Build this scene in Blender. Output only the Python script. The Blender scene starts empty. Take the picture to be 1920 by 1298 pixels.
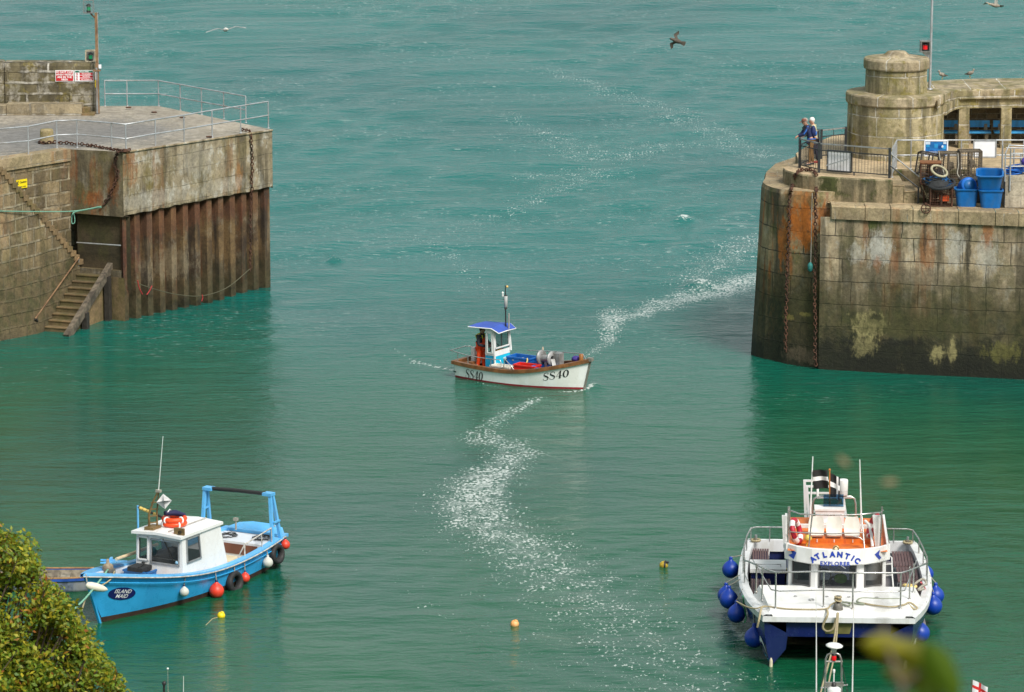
import bpy, math, random
import numpy as np
from mathutils import Vector as V, Matrix
R_ = math.radians
random.seed(7)
scene = bpy.context.scene
COL = scene.collection

# ---------------------------------------------------------------- camera model (pixels of a 1920 x 1298 frame -> the world)
F = 7620.0; CH = 29.6; PIT = math.atan(1503 / F)
_c, _s = math.cos(PIT), math.sin(PIT)
def ray(px, py):
    u = (px - 960) / F; v = (649 - py) / F
    return V((u, _c + v * _s, -_s + v * _c))
def P(px, py, z=0.0):
    d = ray(px, py); t = (z - CH) / d.z
    return V((d.x * t, d.y * t, z))
def PY(px, py, Y):
    d = ray(px, py); t = Y / d.y
    return V((d.x * t, Y, CH + d.z * t))
def xy(v): return (v[0], v[1])

# ---------------------------------------------------------------- mesh builder
class MB:
    def __init__(s):
        s.v = []; s.f = []; s.m = []; s.sm = []; s.uv = []; s.mats = []
    def mi(s, m):
        if m not in s.mats: s.mats.append(m)
        return s.mats.index(m)
    def add(s, verts, faces, m, smooth=False, uvs=None):
        o = len(s.v); k = s.mi(m)
        s.v += [tuple(p) for p in verts]
        for i, f in enumerate(faces):
            s.f.append([o + j for j in f]); s.m.append(k); s.sm.append(smooth)
            s.uv.append(uvs[i] if uvs else None)
        return s
    def quad(s, a, b, c, d, m, uvs=None):
        return s.add([a, b, c, d], [(0, 1, 2, 3)], m, False, [uvs] if uvs else None)
    def box(s, c, size, m, rz=0.0, mat=None, taper=1.0):
        hx, hy, hz = size[0] / 2, size[1] / 2, size[2] / 2
        pts = []
        for dz in (-1, 1):
            k = taper if dz > 0 else 1.0
            for dx, dy in ((-1, -1), (1, -1), (1, 1), (-1, 1)):
                pts.append(V((dx * hx * k, dy * hy * k, dz * hz)))
        Rm = mat if mat else Matrix.Rotation(rz, 3, 'Z')
        pts = [Rm @ p + V(c) for p in pts]
        return s.add(pts, [(0, 3, 2, 1), (4, 5, 6, 7), (0, 1, 5, 4), (1, 2, 6, 5), (2, 3, 7, 6), (3, 0, 4, 7)], m)
    def beam(s, p, q, w, h, m, up=(0, 0, 1)):
        p = V(p); q = V(q); d = (q - p)
        u = V(up); sd = d.cross(u)
        if sd.length < 1e-6: sd = d.cross(V((1, 0, 0)))
        sd.normalize(); u = sd.cross(d).normalized()
        pts = []
        for e in (p, q):
            for a, b in ((-1, -1), (1, -1), (1, 1), (-1, 1)):
                pts.append(e + sd * a * w / 2 + u * b * h / 2)
        return s.add(pts, [(0, 1, 2, 3), (7, 6, 5, 4), (0, 4, 5, 1), (1, 5, 6, 2), (2, 6, 7, 3), (3, 7, 4, 0)], m)
    def grid(s, rows, m, closev=False, smooth=True, uvs=None, flip=False):
        n = len(rows[0]); vs = [p for r in rows for p in r]; fs = []; us = []
        for i in range(len(rows) - 1):
            for j in range(n if closev else n - 1):
                k = (j + 1) % n
                f = (i * n + j, i * n + k, (i + 1) * n + k, (i + 1) * n + j)
                if flip: f = f[::-1]
                fs.append(f)
                if uvs:
                    uu = [uvs(i, j), uvs(i, j + 1), uvs(i + 1, j + 1), uvs(i + 1, j)]
                    us.append(uu[::-1] if flip else uu)
        return s.add(vs, fs, m, smooth, us if uvs else None)
    def tube(s, pts, r, m, n=7, closed=False, smooth=True, cap=True):
        pts = [V(p) for p in pts]; L = len(pts)
        rr = r if isinstance(r, (list, tuple)) else [r] * L
        rows = []; prev = None
        for i, p in enumerate(pts):
            if closed: t = pts[(i + 1) % L] - pts[i - 1]
            elif i == 0: t = pts[1] - p
            elif i == L - 1: t = p - pts[i - 1]
            else: t = (pts[i + 1] - p).normalized() + (p - pts[i - 1]).normalized()
            if t.length < 1e-9: t = V((0, 0, 1))
            t.normalize()
            if prev is None:
                a = V((0, 0, 1)) if abs(t.z) < .9 else V((1, 0, 0))
                x = t.cross(a).normalized()
            else:
                x = prev - t * prev.dot(t)
                x = x.normalized() if x.length > 1e-6 else t.orthogonal().normalized()
            prev = x; y = t.cross(x)
            rows.append([p + (x * math.cos(2 * math.pi * k / n) + y * math.sin(2 * math.pi * k / n)) * rr[i] for k in range(n)])
        if closed: rows.append(rows[0])
        s.grid(rows, m, closev=True, smooth=smooth)
        if cap and not closed:
            s.add(rows[0], [tuple(range(n))[::-1]], m); s.add(rows[-1], [tuple(range(n))], m)
        return s
    def lathe(s, prof, c, m, n=32, axis=None, smooth=True, a0=0.0, a1=2 * math.pi):
        c = V(c); rows = []; full = abs(a1 - a0 - 2 * math.pi) < 1e-6
        Rm = V((0, 0, 1)).rotation_difference(V(axis).normalized()).to_matrix() if axis else Matrix.Identity(3)
        for r, z in prof:
            rows.append([Rm @ V((r * math.cos(a0 + (a1 - a0) * k / n), r * math.sin(a0 + (a1 - a0) * k / n), z)) + c for k in range(n if full else n + 1)])
        Rr = max(p[0] for p in prof)
        acc = [0.0]
        for i in range(1, len(prof)): acc.append(acc[-1] + math.hypot(prof[i][0] - prof[i-1][0], prof[i][1] - prof[i-1][1]))
        zb = prof[0][1] + c.z
        return s.grid(rows, m, closev=full, smooth=smooth, uvs=lambda i, j: ((a1 - a0) * j / n * Rr, zb + acc[i]))
    def ball(s, c, r, m, n=14, rx=None):
        rx = rx or (1, 1, 1); rows = []; h = n // 2 + 1
        for i in range(h + 1):
            a = math.pi * i / h
            rows.append([V((r * rx[0] * math.sin(a) * math.cos(2 * math.pi * k / n), r * rx[1] * math.sin(a) * math.sin(2 * math.pi * k / n), -r * rx[2] * math.cos(a))) + V(c) for k in range(n)])
        return s.grid(rows, m, closev=True)
    def prism(s, poly, z0, z1, m, mtop=None, bot=None, top=True):
        """vertical walls over a plan outline (counter-clockwise); z1 may be a list, bot another outline for a batter"""
        n = len(poly); zt = z1 if isinstance(z1, (list, tuple)) else [z1] * n
        b = bot or poly
        acc = 0.0
        for i in range(n):
            k = (i + 1) % n
            L = math.hypot(poly[k][0] - poly[i][0], poly[k][1] - poly[i][1])
            s.quad((b[i][0], b[i][1], z0), (b[k][0], b[k][1], z0), (poly[k][0], poly[k][1], zt[k]), (poly[i][0], poly[i][1], zt[i]), m,
                   [(acc, z0), (acc + L, z0), (acc + L, zt[k]), (acc, zt[i])])
            acc += L
        if top:
            s.add([(poly[i][0], poly[i][1], zt[i]) for i in range(n)], [tuple(range(n))], mtop or m)
        return s
    def torus(s, c, R, r, m, axis=(0, 0, 1), n=24, k=8, sx=1.0, xdir=None):
        c = V(c); Rm = V((0, 0, 1)).rotation_difference(V(axis).normalized()).to_matrix()
        pts = [c + Rm @ V((R * sx * math.cos(2 * math.pi * i / n), R * math.sin(2 * math.pi * i / n), 0)) for i in range(n)]
        return s.tube(pts, r, m, n=k, closed=True)
    def text(s, string, size, m, fn, shear=0.0, bold=0.0, spacing=1.0):
        vs, fs = text_mesh(string, size, shear, bold, spacing)
        return s.add([fn(x, y) for x, y in vs], fs, m)
    def build(s, name, parent=None):
        me = bpy.data.meshes.new(name)
        me.from_pydata(s.v, [], s.f)
        for m in s.mats: me.materials.append(m)
        me.polygons.foreach_set('material_index', s.m)
        me.polygons.foreach_set('use_smooth', s.sm)
        uvl = me.uv_layers.new(name='UVMap')
        buf = []
        for i, f in enumerate(s.f):
            u = s.uv[i]
            if u is None:
                p = [V(s.v[j]) for j in f]
                nn = V((0, 0, 0))
                for a in range(1, len(p) - 1): nn += (p[a] - p[0]).cross(p[a + 1] - p[0])
                if nn.length < 1e-12: u = [(q.x, q.y) for q in p]
                else:
                    nn.normalize()
                    if abs(nn.z) > .75: u = [(q.x, q.y) for q in p]
                    else:
                        t = V((-nn.y, nn.x, 0)).normalized(); u = [(q.dot(t), q.z) for q in p]
            for q in u: buf += [q[0], q[1]]
        uvl.data.foreach_set('uv', buf)
        me.update()
        o = bpy.data.objects.new(name, me); COL.objects.link(o)
        if parent: o.parent = parent
        return o

_tcache = {}
def text_mesh(string, size, shear=0.0, bold=0.0, spacing=1.0):
    key = (string, size, shear, bold, spacing)
    if key in _tcache: return _tcache[key]
    cu = bpy.data.curves.new('lettering', 'FONT'); cu.body = string; cu.size = size
    cu.align_x = 'CENTER'; cu.align_y = 'CENTER'; cu.resolution_u = 3; cu.shear = shear; cu.offset = bold; cu.space_character = spacing
    ob = bpy.data.objects.new('lettering', cu); COL.objects.link(ob)
    dg = bpy.context.evaluated_depsgraph_get()
    ev = ob.evaluated_get(dg); me = ev.to_mesh()
    vs = [(v.co.x, v.co.y) for v in me.vertices]; fs = [tuple(p.vertices) for p in me.polygons]
    ev.to_mesh_clear(); bpy.data.objects.remove(ob); bpy.data.curves.remove(cu)
    _tcache[key] = (vs, fs)
    return vs, fs

def tag(o, label=None, cat=None, group=None, kind=None):
    if label: o['label'] = label
    if cat: o['category'] = cat
    if group: o['group'] = group
    if kind: o['kind'] = kind
    return o
def thing(name, label, cat, loc=(0, 0, 0), rz=0.0, group=None):
    o = bpy.data.objects.new(name, None); COL.objects.link(o)
    o.location = loc; o.rotation_euler = (0, 0, rz); o.empty_display_size = .2
    return tag(o, label, cat, group)
def copy_thing(o, loc, rz=None, label=None, group=None, parent=None):
    c = o.copy(); COL.objects.link(c)
    if parent: c.parent = parent
    for ch in list(o.children): copy_thing(ch, None, parent=c)
    if loc is not None: c.location = loc
    if rz is not None: c.rotation_euler = (0, 0, rz)
    if label: c['label'] = label
    if group: c['group'] = group
    return c

# ---------------------------------------------------------------- node helper
class NT:
    def __init__(s, name):
        s.mat = bpy.data.materials.new(name); s.mat.use_nodes = True
        s.t = s.mat.node_tree; s.t.nodes.clear()
        s.out = s.t.nodes.new('ShaderNodeOutputMaterial'); s.b = s.t.nodes.new('ShaderNodeBsdfPrincipled')
        s.t.links.new(s.b.outputs[0], s.out.inputs[0])
        s.geo = s.t.nodes.new('ShaderNodeNewGeometry'); s.tc = s.t.nodes.new('ShaderNodeTexCoord')
        s.pos = s.geo.outputs['Position']; s.obj = s.tc.outputs['Object']; s.uv = s.tc.outputs['UV']
    def set(s, inp, val):
        if isinstance(val, bpy.types.NodeSocket): s.t.links.new(val, inp)
        elif hasattr(inp, 'default_value'):
            try: inp.default_value = val
            except Exception: inp.default_value = tuple(val) + (1.0,)
    def node(s, typ, **kw):
        n = s.t.nodes.new(typ)
        for k, v in kw.items(): setattr(n, k, v)
        return n
    def math(s, op, a, b=0.0, clamp=False):
        n = s.node('ShaderNodeMath', operation=op, use_clamp=clamp); s.set(n.inputs[0], a); s.set(n.inputs[1], b); return n.outputs[0]
    def map(s, vec, scale=(1, 1, 1), loc=(0, 0, 0), rot=(0, 0, 0)):
        n = s.node('ShaderNodeMapping'); s.set(n.inputs['Vector'], vec)
        n.inputs['Scale'].default_value = scale; n.inputs['Location'].default_value = loc; n.inputs['Rotation'].default_value = rot
        return n.outputs[0]
    def noise(s, vec, scale=1.0, detail=3.0, rough=.55, dist=0.0):
        n = s.node('ShaderNodeTexNoise'); s.set(n.inputs['Vector'], vec)
        n.inputs['Scale'].default_value = scale; n.inputs['Detail'].default_value = detail
        n.inputs['Roughness'].default_value = rough; n.inputs['Distortion'].default_value = dist
        return n.outputs['Fac']
    def vor(s, vec, scale=1.0, feature='F1', rnd=1.0):
        n = s.node('ShaderNodeTexVoronoi', feature=feature); s.set(n.inputs['Vector'], vec); n.inputs['Scale'].default_value = scale
        n.inputs['Randomness'].default_value = rnd
        return n.outputs
    def step(s, x, a, b):
        n = s.node('ShaderNodeMapRange', interpolation_type='SMOOTHSTEP'); s.set(n.inputs[0], x)
        s.set(n.inputs[1], a); s.set(n.inputs[2], b); return n.outputs[0]
    def lin(s, x, a, b, c=0.0, d=1.0):
        n = s.node('ShaderNodeMapRange'); s.set(n.inputs[0], x); s.set(n.inputs[1], a); s.set(n.inputs[2], b); s.set(n.inputs[3], c); s.set(n.inputs[4], d)
        return n.outputs[0]
    def mix(s, fac, a, b, blend='MIX'):
        n = s.node('ShaderNodeMix', data_type='RGBA', blend_type=blend); s.set(n.inputs[0], fac)
        for i, v in ((6, a), (7, b)):
            if isinstance(v, bpy.types.NodeSocket): s.t.links.new(v, n.inputs[i])
            else: n.inputs[i].default_value = tuple(v)[:3] + (1.0,)
        return n.outputs[2]
    def sep(s, vec):
        n = s.node('ShaderNodeSeparateXYZ'); s.set(n.inputs[0], vec); return n.outputs
    def attr(s, name, typ='GEOMETRY'):
        return s.node('ShaderNodeAttribute', attribute_name=name, attribute_type=typ).outputs
    def bump(s, h, dist=.02, strength=1.0, normal=None):
        n = s.node('ShaderNodeBump'); s.set(n.inputs['Height'], h); n.inputs['Distance'].default_value = dist; n.inputs['Strength'].default_value = strength
        if normal: s.set(n.inputs['Normal'], normal)
        return n.outputs[0]
    def done(s, color=None, rough=None, normal=None, metal=None, **kw):
        if color is not None:
            if isinstance(color, bpy.types.NodeSocket): s.t.links.new(color, s.b.inputs['Base Color'])
            else: s.b.inputs['Base Color'].default_value = tuple(color)[:3] + (1.0,)
        if rough is not None: s.set(s.b.inputs['Roughness'], rough)
        if metal is not None: s.set(s.b.inputs['Metallic'], metal)
        if normal is not None: s.set(s.b.inputs['Normal'], normal)
        for k, v in kw.items(): s.set(s.b.inputs[k], v)
        return s.mat

def mat(name, col, rough=.5, metal=0.0, var=.12, scale=5.0, dirt=None, damt=.4, dscale=3.0, bump=0.0, coords='obj', **kw):
    """paint / plastic / metal with mottling and, if asked, worn or dirty patches"""
    n = NT(name); vec = n.obj if coords == 'obj' else n.pos
    c = n.mix(n.step(n.noise(vec, scale, 4), .3, .7), [x * (1 - var) for x in col], [min(1, x * (1 + var)) for x in col])
    if dirt is not None:
        k = n.math('MULTIPLY', n.step(n.noise(n.map(vec, (1, 1, .35)), dscale, 6, .65), .48, .62), damt)
        c = n.mix(k, c, dirt)
    r = n.lin(n.noise(vec, scale * 2, 3), .3, .7, max(.03, rough - .1), min(1, rough + .1))
    nm = n.bump(n.noise(vec, scale * 6, 4), bump) if bump else None
    return n.done(c, r, nm, metal, **kw)

def stone(name, c1, c2, scale=1.0, brick=None, mortar=(.42, .40, .35), msize=.03, vary=.5, white=0.0, wcol=(.5, .48, .42),
          streak=None, samt=.5, rust=0.0, rcol=(.25, .075, .015), moss=None, mamt=.6, tide=None, tcol=(.09, .065, .03), weed=(.018, .022, .008), wz=.8,
          lichen=0.0, bumpd=.03, rough=.9, pit=0.0, mcut=.45, spots=()):
    n = NT(name); pos = n.pos; z = n.sep(pos)[2]
    c1 = (c1[0] * 1.26, c1[1] * 1.17, c1[2] * 1.0); c2 = (c2[0] * 1.2, c2[1] * 1.1, c2[2] * .93)
    big = n.noise(pos, .55 * scale, 5, .6); fine = n.noise(pos, 11 * scale, 5, .7)
    c = n.mix(n.step(big, .35, .65), c1, c2)
    h = n.math('MULTIPLY', fine, .5)
    mm = None
    if brick:
        # small wander of the courses
        wob = n.node('ShaderNodeVectorMath', operation='MULTIPLY_ADD')
        nz = n.node('ShaderNodeTexNoise'); n.set(nz.inputs['Vector'], pos); nz.inputs['Scale'].default_value = 1.3
        n.set(wob.inputs[0], nz.outputs['Color']); wob.inputs[1].default_value = (.13, .12, 0); n.set(wob.inputs[2], n.uv)
        b = n.node('ShaderNodeTexBrick', offset=.5, squash=.7, squash_frequency=3); n.set(b.inputs['Vector'], wob.outputs[0])
        b.inputs['Color1'].default_value = (.15, .15, .15, 1); b.inputs['Color2'].default_value = (.95, .95, .95, 1); b.inputs['Mortar'].default_value = (.5, .5, .5, 1)
        b.inputs['Scale'].default_value = 1.0; b.inputs['Mortar Size'].default_value = msize; b.inputs['Mortar Smooth'].default_value = .35
        b.inputs['Brick Width'].default_value = brick[0]; b.inputs['Row Height'].default_value = brick[1]; b.inputs['Bias'].default_value = 0
        tint = n.lin(b.outputs['Color'], .15, .95, 1 - vary * .55, 1 + vary * .45)
        tn = n.node('ShaderNodeCombineColor'); [n.set(tn.inputs[i], tint) for i in range(3)]
        c = n.mix(1.0, c, tn.outputs[0], 'MULTIPLY')
        mm = n.math('MULTIPLY', b.outputs['Fac'], n.step(n.noise(pos, 1.4, 4), mcut, mcut + .15))
        h = n.math('SUBTRACT', h, n.math('MULTIPLY', b.outputs['Fac'], .9))
    if lichen:
        c = n.mix(n.math('MULTIPLY', n.step(n.noise(pos, 2.2, 6, .7), .53, .62), lichen), c, (.24, .19, .035))
    if white:
        w = n.math('MULTIPLY', n.step(n.noise(n.map(pos, (1, 1, .8)), 1.5, 8, .72), .51, .60), white)
        c = n.mix(w, c, wcol)
    if mm is not None: c = n.mix(mm, c, mortar)
    sv = n.map(pos, (1, 1, .1))
    if streak is not None:
        c = n.mix(n.math('MULTIPLY', n.step(n.noise(sv, 2.0, 5, .6), .47, .61), samt), c, streak)
    if rust:
        sv2 = n.map(pos, (1, 1, .13), (7, 3, 1))
        c = n.mix(n.math('MULTIPLY', n.step(n.noise(sv2, 1.1, 5, .65), .54, .64), rust), c, rcol)
    if moss is not None:
        c = n.mix(n.math('MULTIPLY', n.step(n.noise(n.map(pos, (1, 1, .6), (3, 1, 9)), 1.2, 6, .68), .48, .60), mamt), c, moss)
    if tide:
        zz = n.math('ADD', z, n.math('MULTIPLY', n.math('SUBTRACT', n.noise(n.map(pos, (1, 1, .7)), .9, 6, .65), .5), 3.4))
        k = n.math('SUBTRACT', 1.0, n.step(zz, tide[0], tide[1]))
        tc2 = n.mix(n.step(n.noise(pos, 1.8, 6, .7), .4, .62), tcol, [tcol[0] * .45, tcol[1] * .6, tcol[2] * .4])
        c = n.mix(n.math('MULTIPLY', k, .88), c, tc2)
        k2 = n.math('SUBTRACT', 1.0, n.step(n.math('ADD', z, n.math('MULTIPLY', n.math('SUBTRACT', n.noise(pos, 1.6, 6, .7), .5), 3.0)), wz - .5, wz + .5))
        c = n.mix(n.math('MULTIPLY', k2, .92), c, weed)
        h = n.math('ADD', h, n.math('MULTIPLY', k2, n.noise(pos, 9, 5, .7)))
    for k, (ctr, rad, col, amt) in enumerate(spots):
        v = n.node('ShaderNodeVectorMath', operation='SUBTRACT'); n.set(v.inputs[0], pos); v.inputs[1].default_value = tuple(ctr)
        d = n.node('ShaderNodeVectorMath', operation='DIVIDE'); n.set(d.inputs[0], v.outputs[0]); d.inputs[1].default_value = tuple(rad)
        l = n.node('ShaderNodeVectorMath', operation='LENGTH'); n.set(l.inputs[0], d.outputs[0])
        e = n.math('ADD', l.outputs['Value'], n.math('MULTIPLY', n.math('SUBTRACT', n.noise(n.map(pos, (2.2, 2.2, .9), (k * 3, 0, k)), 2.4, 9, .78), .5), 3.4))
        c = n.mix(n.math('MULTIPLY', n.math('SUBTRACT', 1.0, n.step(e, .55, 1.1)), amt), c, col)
    c = n.mix(n.math('MULTIPLY', n.step(fine, .44, .62), .45), c, n.mix(1.0, c, (.52, .50, .46), 'MULTIPLY'))
    mid = n.lin(n.noise(pos, 4.2 * scale, 5, .68), .36, .64, .78, 1.18); mc = n.node('ShaderNodeCombineColor'); [n.set(mc.inputs[i], mid) for i in range(3)]
    c = n.mix(1.0, c, mc.outputs[0], 'MULTIPLY')
    if pit:
        c = n.mix(n.math('MULTIPLY', n.step(n.noise(pos, 26, 2), .56, .68), pit), c, [x * .35 for x in c1])
    return n.done(c, rough, n.bump(h, bumpd))
# ================================================================ camera, sky, sun
cam = bpy.data.cameras.new('camera'); camo = bpy.data.objects.new('camera', cam); COL.objects.link(camo)
camo.location = (0, 0, CH); camo.rotation_euler = (math.pi / 2 - PIT, 0, 0)
cam.sensor_width = 36.0; cam.lens = F / 1920 * 36; cam.clip_start = .5; cam.clip_end = 12000
cam.dof.use_dof = True; cam.dof.focus_distance = 128; cam.dof.aperture_fstop = 7.0
scene.camera = camo
SUN_EL, SUN_AZ = 48.0, 148.0        # azimuth measured clockwise from +Y: the light comes from the right and a little behind the viewer
w = bpy.data.worlds.new('World'); scene.world = w; w.use_nodes = True
wt = w.node_tree; bg = wt.nodes['Background']
sky = wt.nodes.new('ShaderNodeTexSky'); sky.sky_type = 'NISHITA'; sky.sun_disc = False
sky.sun_elevation = R_(SUN_EL); sky.sun_rotation = R_(SUN_AZ); sky.air_density = 1.0; sky.dust_density = 4.0; sky.ozone_density = 1.0
hs = wt.nodes.new('ShaderNodeHueSaturation'); hs.inputs['Saturation'].default_value = .4; hs.inputs['Value'].default_value = 1.0
wt.links.new(sky.outputs[0], hs.inputs['Color'])
veil = wt.nodes.new('ShaderNodeMix'); veil.data_type = 'RGBA'; veil.inputs[0].default_value = .62; veil.inputs[7].default_value = (2.25, 2.75, 2.72, 1)   # thin high cloud
wt.links.new(hs.outputs[0], veil.inputs[6]); wt.links.new(veil.outputs[2], bg.inputs['Color'])
bg.inputs['Strength'].default_value = .118
sl = bpy.data.lights.new('sun', 'SUN'); sl.energy = 2.2; sl.angle = R_(18); sl.color = (1, .95, .87)
so = bpy.data.objects.new('sun', sl); COL.objects.link(so)
so.rotation_euler = (R_(90 - SUN_EL), 0, R_(180 - SUN_AZ))
scene.view_settings.view_transform = 'Standard'; scene.view_settings.look = 'None'; scene.view_settings.exposure = 0.80; scene.view_settings.gamma = 1.0
scene.cycles.max_bounces = 6; scene.cycles.use_denoising = True; scene.cycles.denoising_input_passes = 'RGB_ALBEDO_NORMAL'; scene.cycles.denoising_prefilter = 'ACCURATE'
scene.cycles.caustics_reflective = False; scene.cycles.caustics_refractive = False

# ================================================================ water
WAKE = [((1015, 745, 20, .8), (965, 768, 24, .8), (915, 800, 38, .75), (900, 830, 45, .8)),
        ((900, 812, 45, .8), (935, 828, 60, .8), (970, 850, 62, .82), (950, 868, 62, .8), (915, 888, 66, .9)),
        ((985, 850, 60, .7), (905, 898, 72, .95), (885, 945, 90, .9), (915, 985, 105, .84), (985, 1030, 125, .76), (1045, 1080, 150, .70), (1120, 1135, 170, .66), (1190, 1200, 190, .62), (1260, 1260, 205, .6), (1300, 1320, 215, .56)),
        ((905, 840, 90, .5), (905, 880, 140, .42), (900, 960, 170, .46), (960, 1040, 190, .44), (1060, 1130, 250, .42), (1130, 1230, 300, .4)),
        ((560, 1015, 40, .28), (680, 1060, 45, .33), (770, 1105, 45, .4), (850, 1160, 50, .42), (940, 1205, 60, .42), (1050, 1240, 70, .42)),
        ((1100, 668, 14, .75), (1140, 640, 18, .85), (1150, 600, 40, .9), (1150, 578, 42, .8)),
        ((1160, 600, 34, .85), (1230, 575, 45, .9), (1300, 555, 62, .95), (1370, 540, 70, .95), (1440, 520, 80, .92)),
        ((1300, 530, 60, .68), (1360, 485, 80, .72), (1420, 450, 80, .72)),
        ((852, 694, 5, 1.25), (815, 687, 5, 1.2), (780, 677, 5, 1.1), (755, 666, 5, .95), (738, 652, 5, .7)),
        ((775, 680, 16, .6), (840, 694, 14, .62)),
        ((848, 694, 8, .8), (880, 712, 5, .8), (930, 728, 5, .75), (1000, 736, 5, .8), (1085, 734, 6, 1.0)),
        ((1090, 733, 6, 1.1), (1112, 727, 6, 1.7)),
        ((1030, 130, 30, .6), (1120, 165, 50, .62), (1250, 205, 60, .6), (1340, 250, 70, .64), (1430, 290, 70, .66)),
        ((950, 215, 40, .54), (1060, 270, 60, .62), (1130, 300, 80, .68), (1250, 270, 70, .6), (1350, 275, 60, .62)),
        ((1000, 330, 60, .6), (1120, 320, 70, .62), (1020, 370, 60, .58), (860, 430, 40, .5)),
        ((640, 260, 40, .36), (760, 250, 60, .36), (700, 330, 40, .36)),
        ((740, 440, 40, .52), (830, 470, 50, .54), (930, 560, 40, .5)),
        ]
CAPS = [(1282, 413, 17, 1.15), (628, 486, 11, .95), (1185, 328, 12, .95), (1210, 316, 9, .6), (1312, 535, 20, 1.2), (1231, 368, 8, .9), (655, 110, 9, .7), (780, 146, 10, .6), (1100, 20, 9, .6), (1770, 70, 9, .6),
        (1118, 722, 6, 1.9), (1108, 728, 6, 1.7), (1440, 1262, 14, .6), (545, 180, 8, .5), (600, 565, 9, .5)]
def water():
    xs = np.concatenate([[-4000, -1200, -400, -150, -80], np.arange(-46, 46.01, .2), [80, 150, 400, 1200, 4000]])
    ys = np.concatenate([[60, 85], np.arange(98, 285, .26), [310, 360, 450, 700, 1500, 4000, 9000]])
    X, Y = np.meshgrid(xs, ys); nx, ny = len(xs), len(ys)
    D = np.zeros_like(X)
    def sc(Yw): return F / (Yw * _c + CH * _s)
    for line in WAKE:
        pts = [(P(a, b), c / sc(P(a, b).y), d) for a, b, c, d in line]
        for (p, wp, dp), (q, wq, dq) in zip(pts, pts[1:]):
            ex, ey = q.x - p.x, q.y - p.y; L2 = ex * ex + ey * ey + 1e-9
            t = np.clip(((X - p.x) * ex + (Y - p.y) * ey) / L2, 0, 1)
            dist = np.hypot(X - p.x - ex * t, (Y - p.y - ey * t))
            wd = wp + (wq - wp) * t; de = dp + (dq - dp) * t
            D = np.maximum(D, de * np.exp(-(dist / (wd * 1.35)) ** 2))
    for px, py, hw, de in CAPS:
        p = P(px, py); wd = hw / sc(p.y)
        D = np.maximum(D, de * np.exp(-(((X - p.x) / wd) ** 2 + ((Y - p.y) / (wd * 1.6)) ** 2)))
    Z = np.zeros_like(X)
    for px, py, hw, de in CAPS[:2] + CAPS[4:5]:
        p = P(px, py); wd = hw / sc(p.y)
        Z += .22 * np.exp(-(((X - p.x) / (wd * 1.3)) ** 2 + ((Y - p.y) / (wd * 1.2)) ** 2))
    p = P(1112, 726); Z += .16 * np.exp(-(((X - p.x) / .28) ** 2 + ((Y - p.y) / .4) ** 2))
    # low swell outside the mouth
    out = np.clip((Y - 135) / 40, 0, 1) * np.clip((285 - Y) / 20, 0, 1)
    Z += out * (.06 * np.sin(.62 * Y - .16 * X + 1.3 * np.sin(.11 * X)) + .06 * np.sin(1.15 * Y + .33 * X + 1.7 * np.sin(.23 * X + .1 * Y)) + .04 * np.sin(1.9 * Y - .8 * X + 2 * np.sin(.4 * X)))
    # rings round the moored boats
    for cx, cy, lam, am in ((9.0, 110.5, 1.4, .042), (-9.0, 114, .8, .006), (2.5, 143, .9, .01)):
        r = np.hypot(X - cx, Y - cy); Z += am * np.exp(-r / 9) * np.sin(2 * math.pi * r / lam + .8 * np.sin(X * .9) + .5 * np.sin(Y * .7))
    co = np.stack([X, Y, Z], -1).reshape(-1, 3).astype(np.float32)
    idx = np.arange(nx * ny).reshape(ny, nx)
    q = np.stack([idx[:-1, :-1], idx[:-1, 1:], idx[1:, 1:], idx[1:, :-1]], -1).reshape(-1, 4)
    me = bpy.data.meshes.new('water'); me.vertices.add(len(co)); me.vertices.foreach_set('co', co.ravel())
    me.loops.add(q.size); me.loops.foreach_set('vertex_index', q.ravel().astype(np.int32))
    me.polygons.add(len(q)); me.polygons.foreach_set('loop_start', np.arange(0, q.size, 4, dtype=np.int32))
    me.polygons.foreach_set('loop_total', np.full(len(q), 4, dtype=np.int32)); me.polygons.foreach_set('use_smooth', np.ones(len(q), dtype=bool))
    at = me.attributes.new('foam', 'FLOAT', 'POINT'); at.data.foreach_set('value', D.ravel().astype(np.float32))
    me.update(); me.validate()
    n = NT('sea_water'); pos = n.pos; sp = n.sep(pos)
    outer = n.step(sp[1], 124, 172)
    foam = n.attr('foam')[2]
    # colour of the water body: greener over the sand inside, bluer outside, with slow patches
    pt = n.noise(n.map(pos, (.05, .03, 0)), 1.0, 3, .5)
    body = n.mix(outer, (.0055, .082, .033), (.002, .118, .104))
    body = n.mix(n.step(pt, .42, .66), body, n.mix(outer, (.0035, .068, .039), (.002, .098, .090)))
    gn = n.noise(n.map(pos, (9.5, 5.2, 1)), 1.0, 3, .6)
    gn2 = n.noise(n.map(pos, (1.3, 1.0, 1), rot=(0, 0, .4)), 1.0, 3, .6)
    val = n.math('ADD', n.math('MULTIPLY', gn, .72), n.math('MULTIPLY', gn2, .28))
    thr = n.math('SUBTRACT', .705, n.math('MULTIPLY', foam, .25))
    mask = n.math('MULTIPLY', n.step(val, thr, n.math('ADD', thr, .09)), .85)
    mask = n.math('MULTIPLY', mask, n.step(foam, .1, .3))
    # veil of tiny bubbles in the thick of the wake
    mask = n.math('MAXIMUM', mask, n.math('MULTIPLY', n.math('MULTIPLY', n.step(foam, .55, 1.05), n.step(n.noise(n.map(pos, (2.6, 1.3, 1), rot=(0, 0, -.15)), 1.0, 7, .72), .40, .66)), .62))
    crest_highlight = n.math('MULTIPLY', n.step(n.noise(n.map(pos, (.42, 1.15, 1), rot=(0, 0, -.22)), 1.0, 5, .68), .58, .76), n.math('MULTIPLY', outer, .26))  # highlights on the outer wave crests, painted into the water colour
    mask = n.math('MAXIMUM', mask, crest_highlight)
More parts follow.
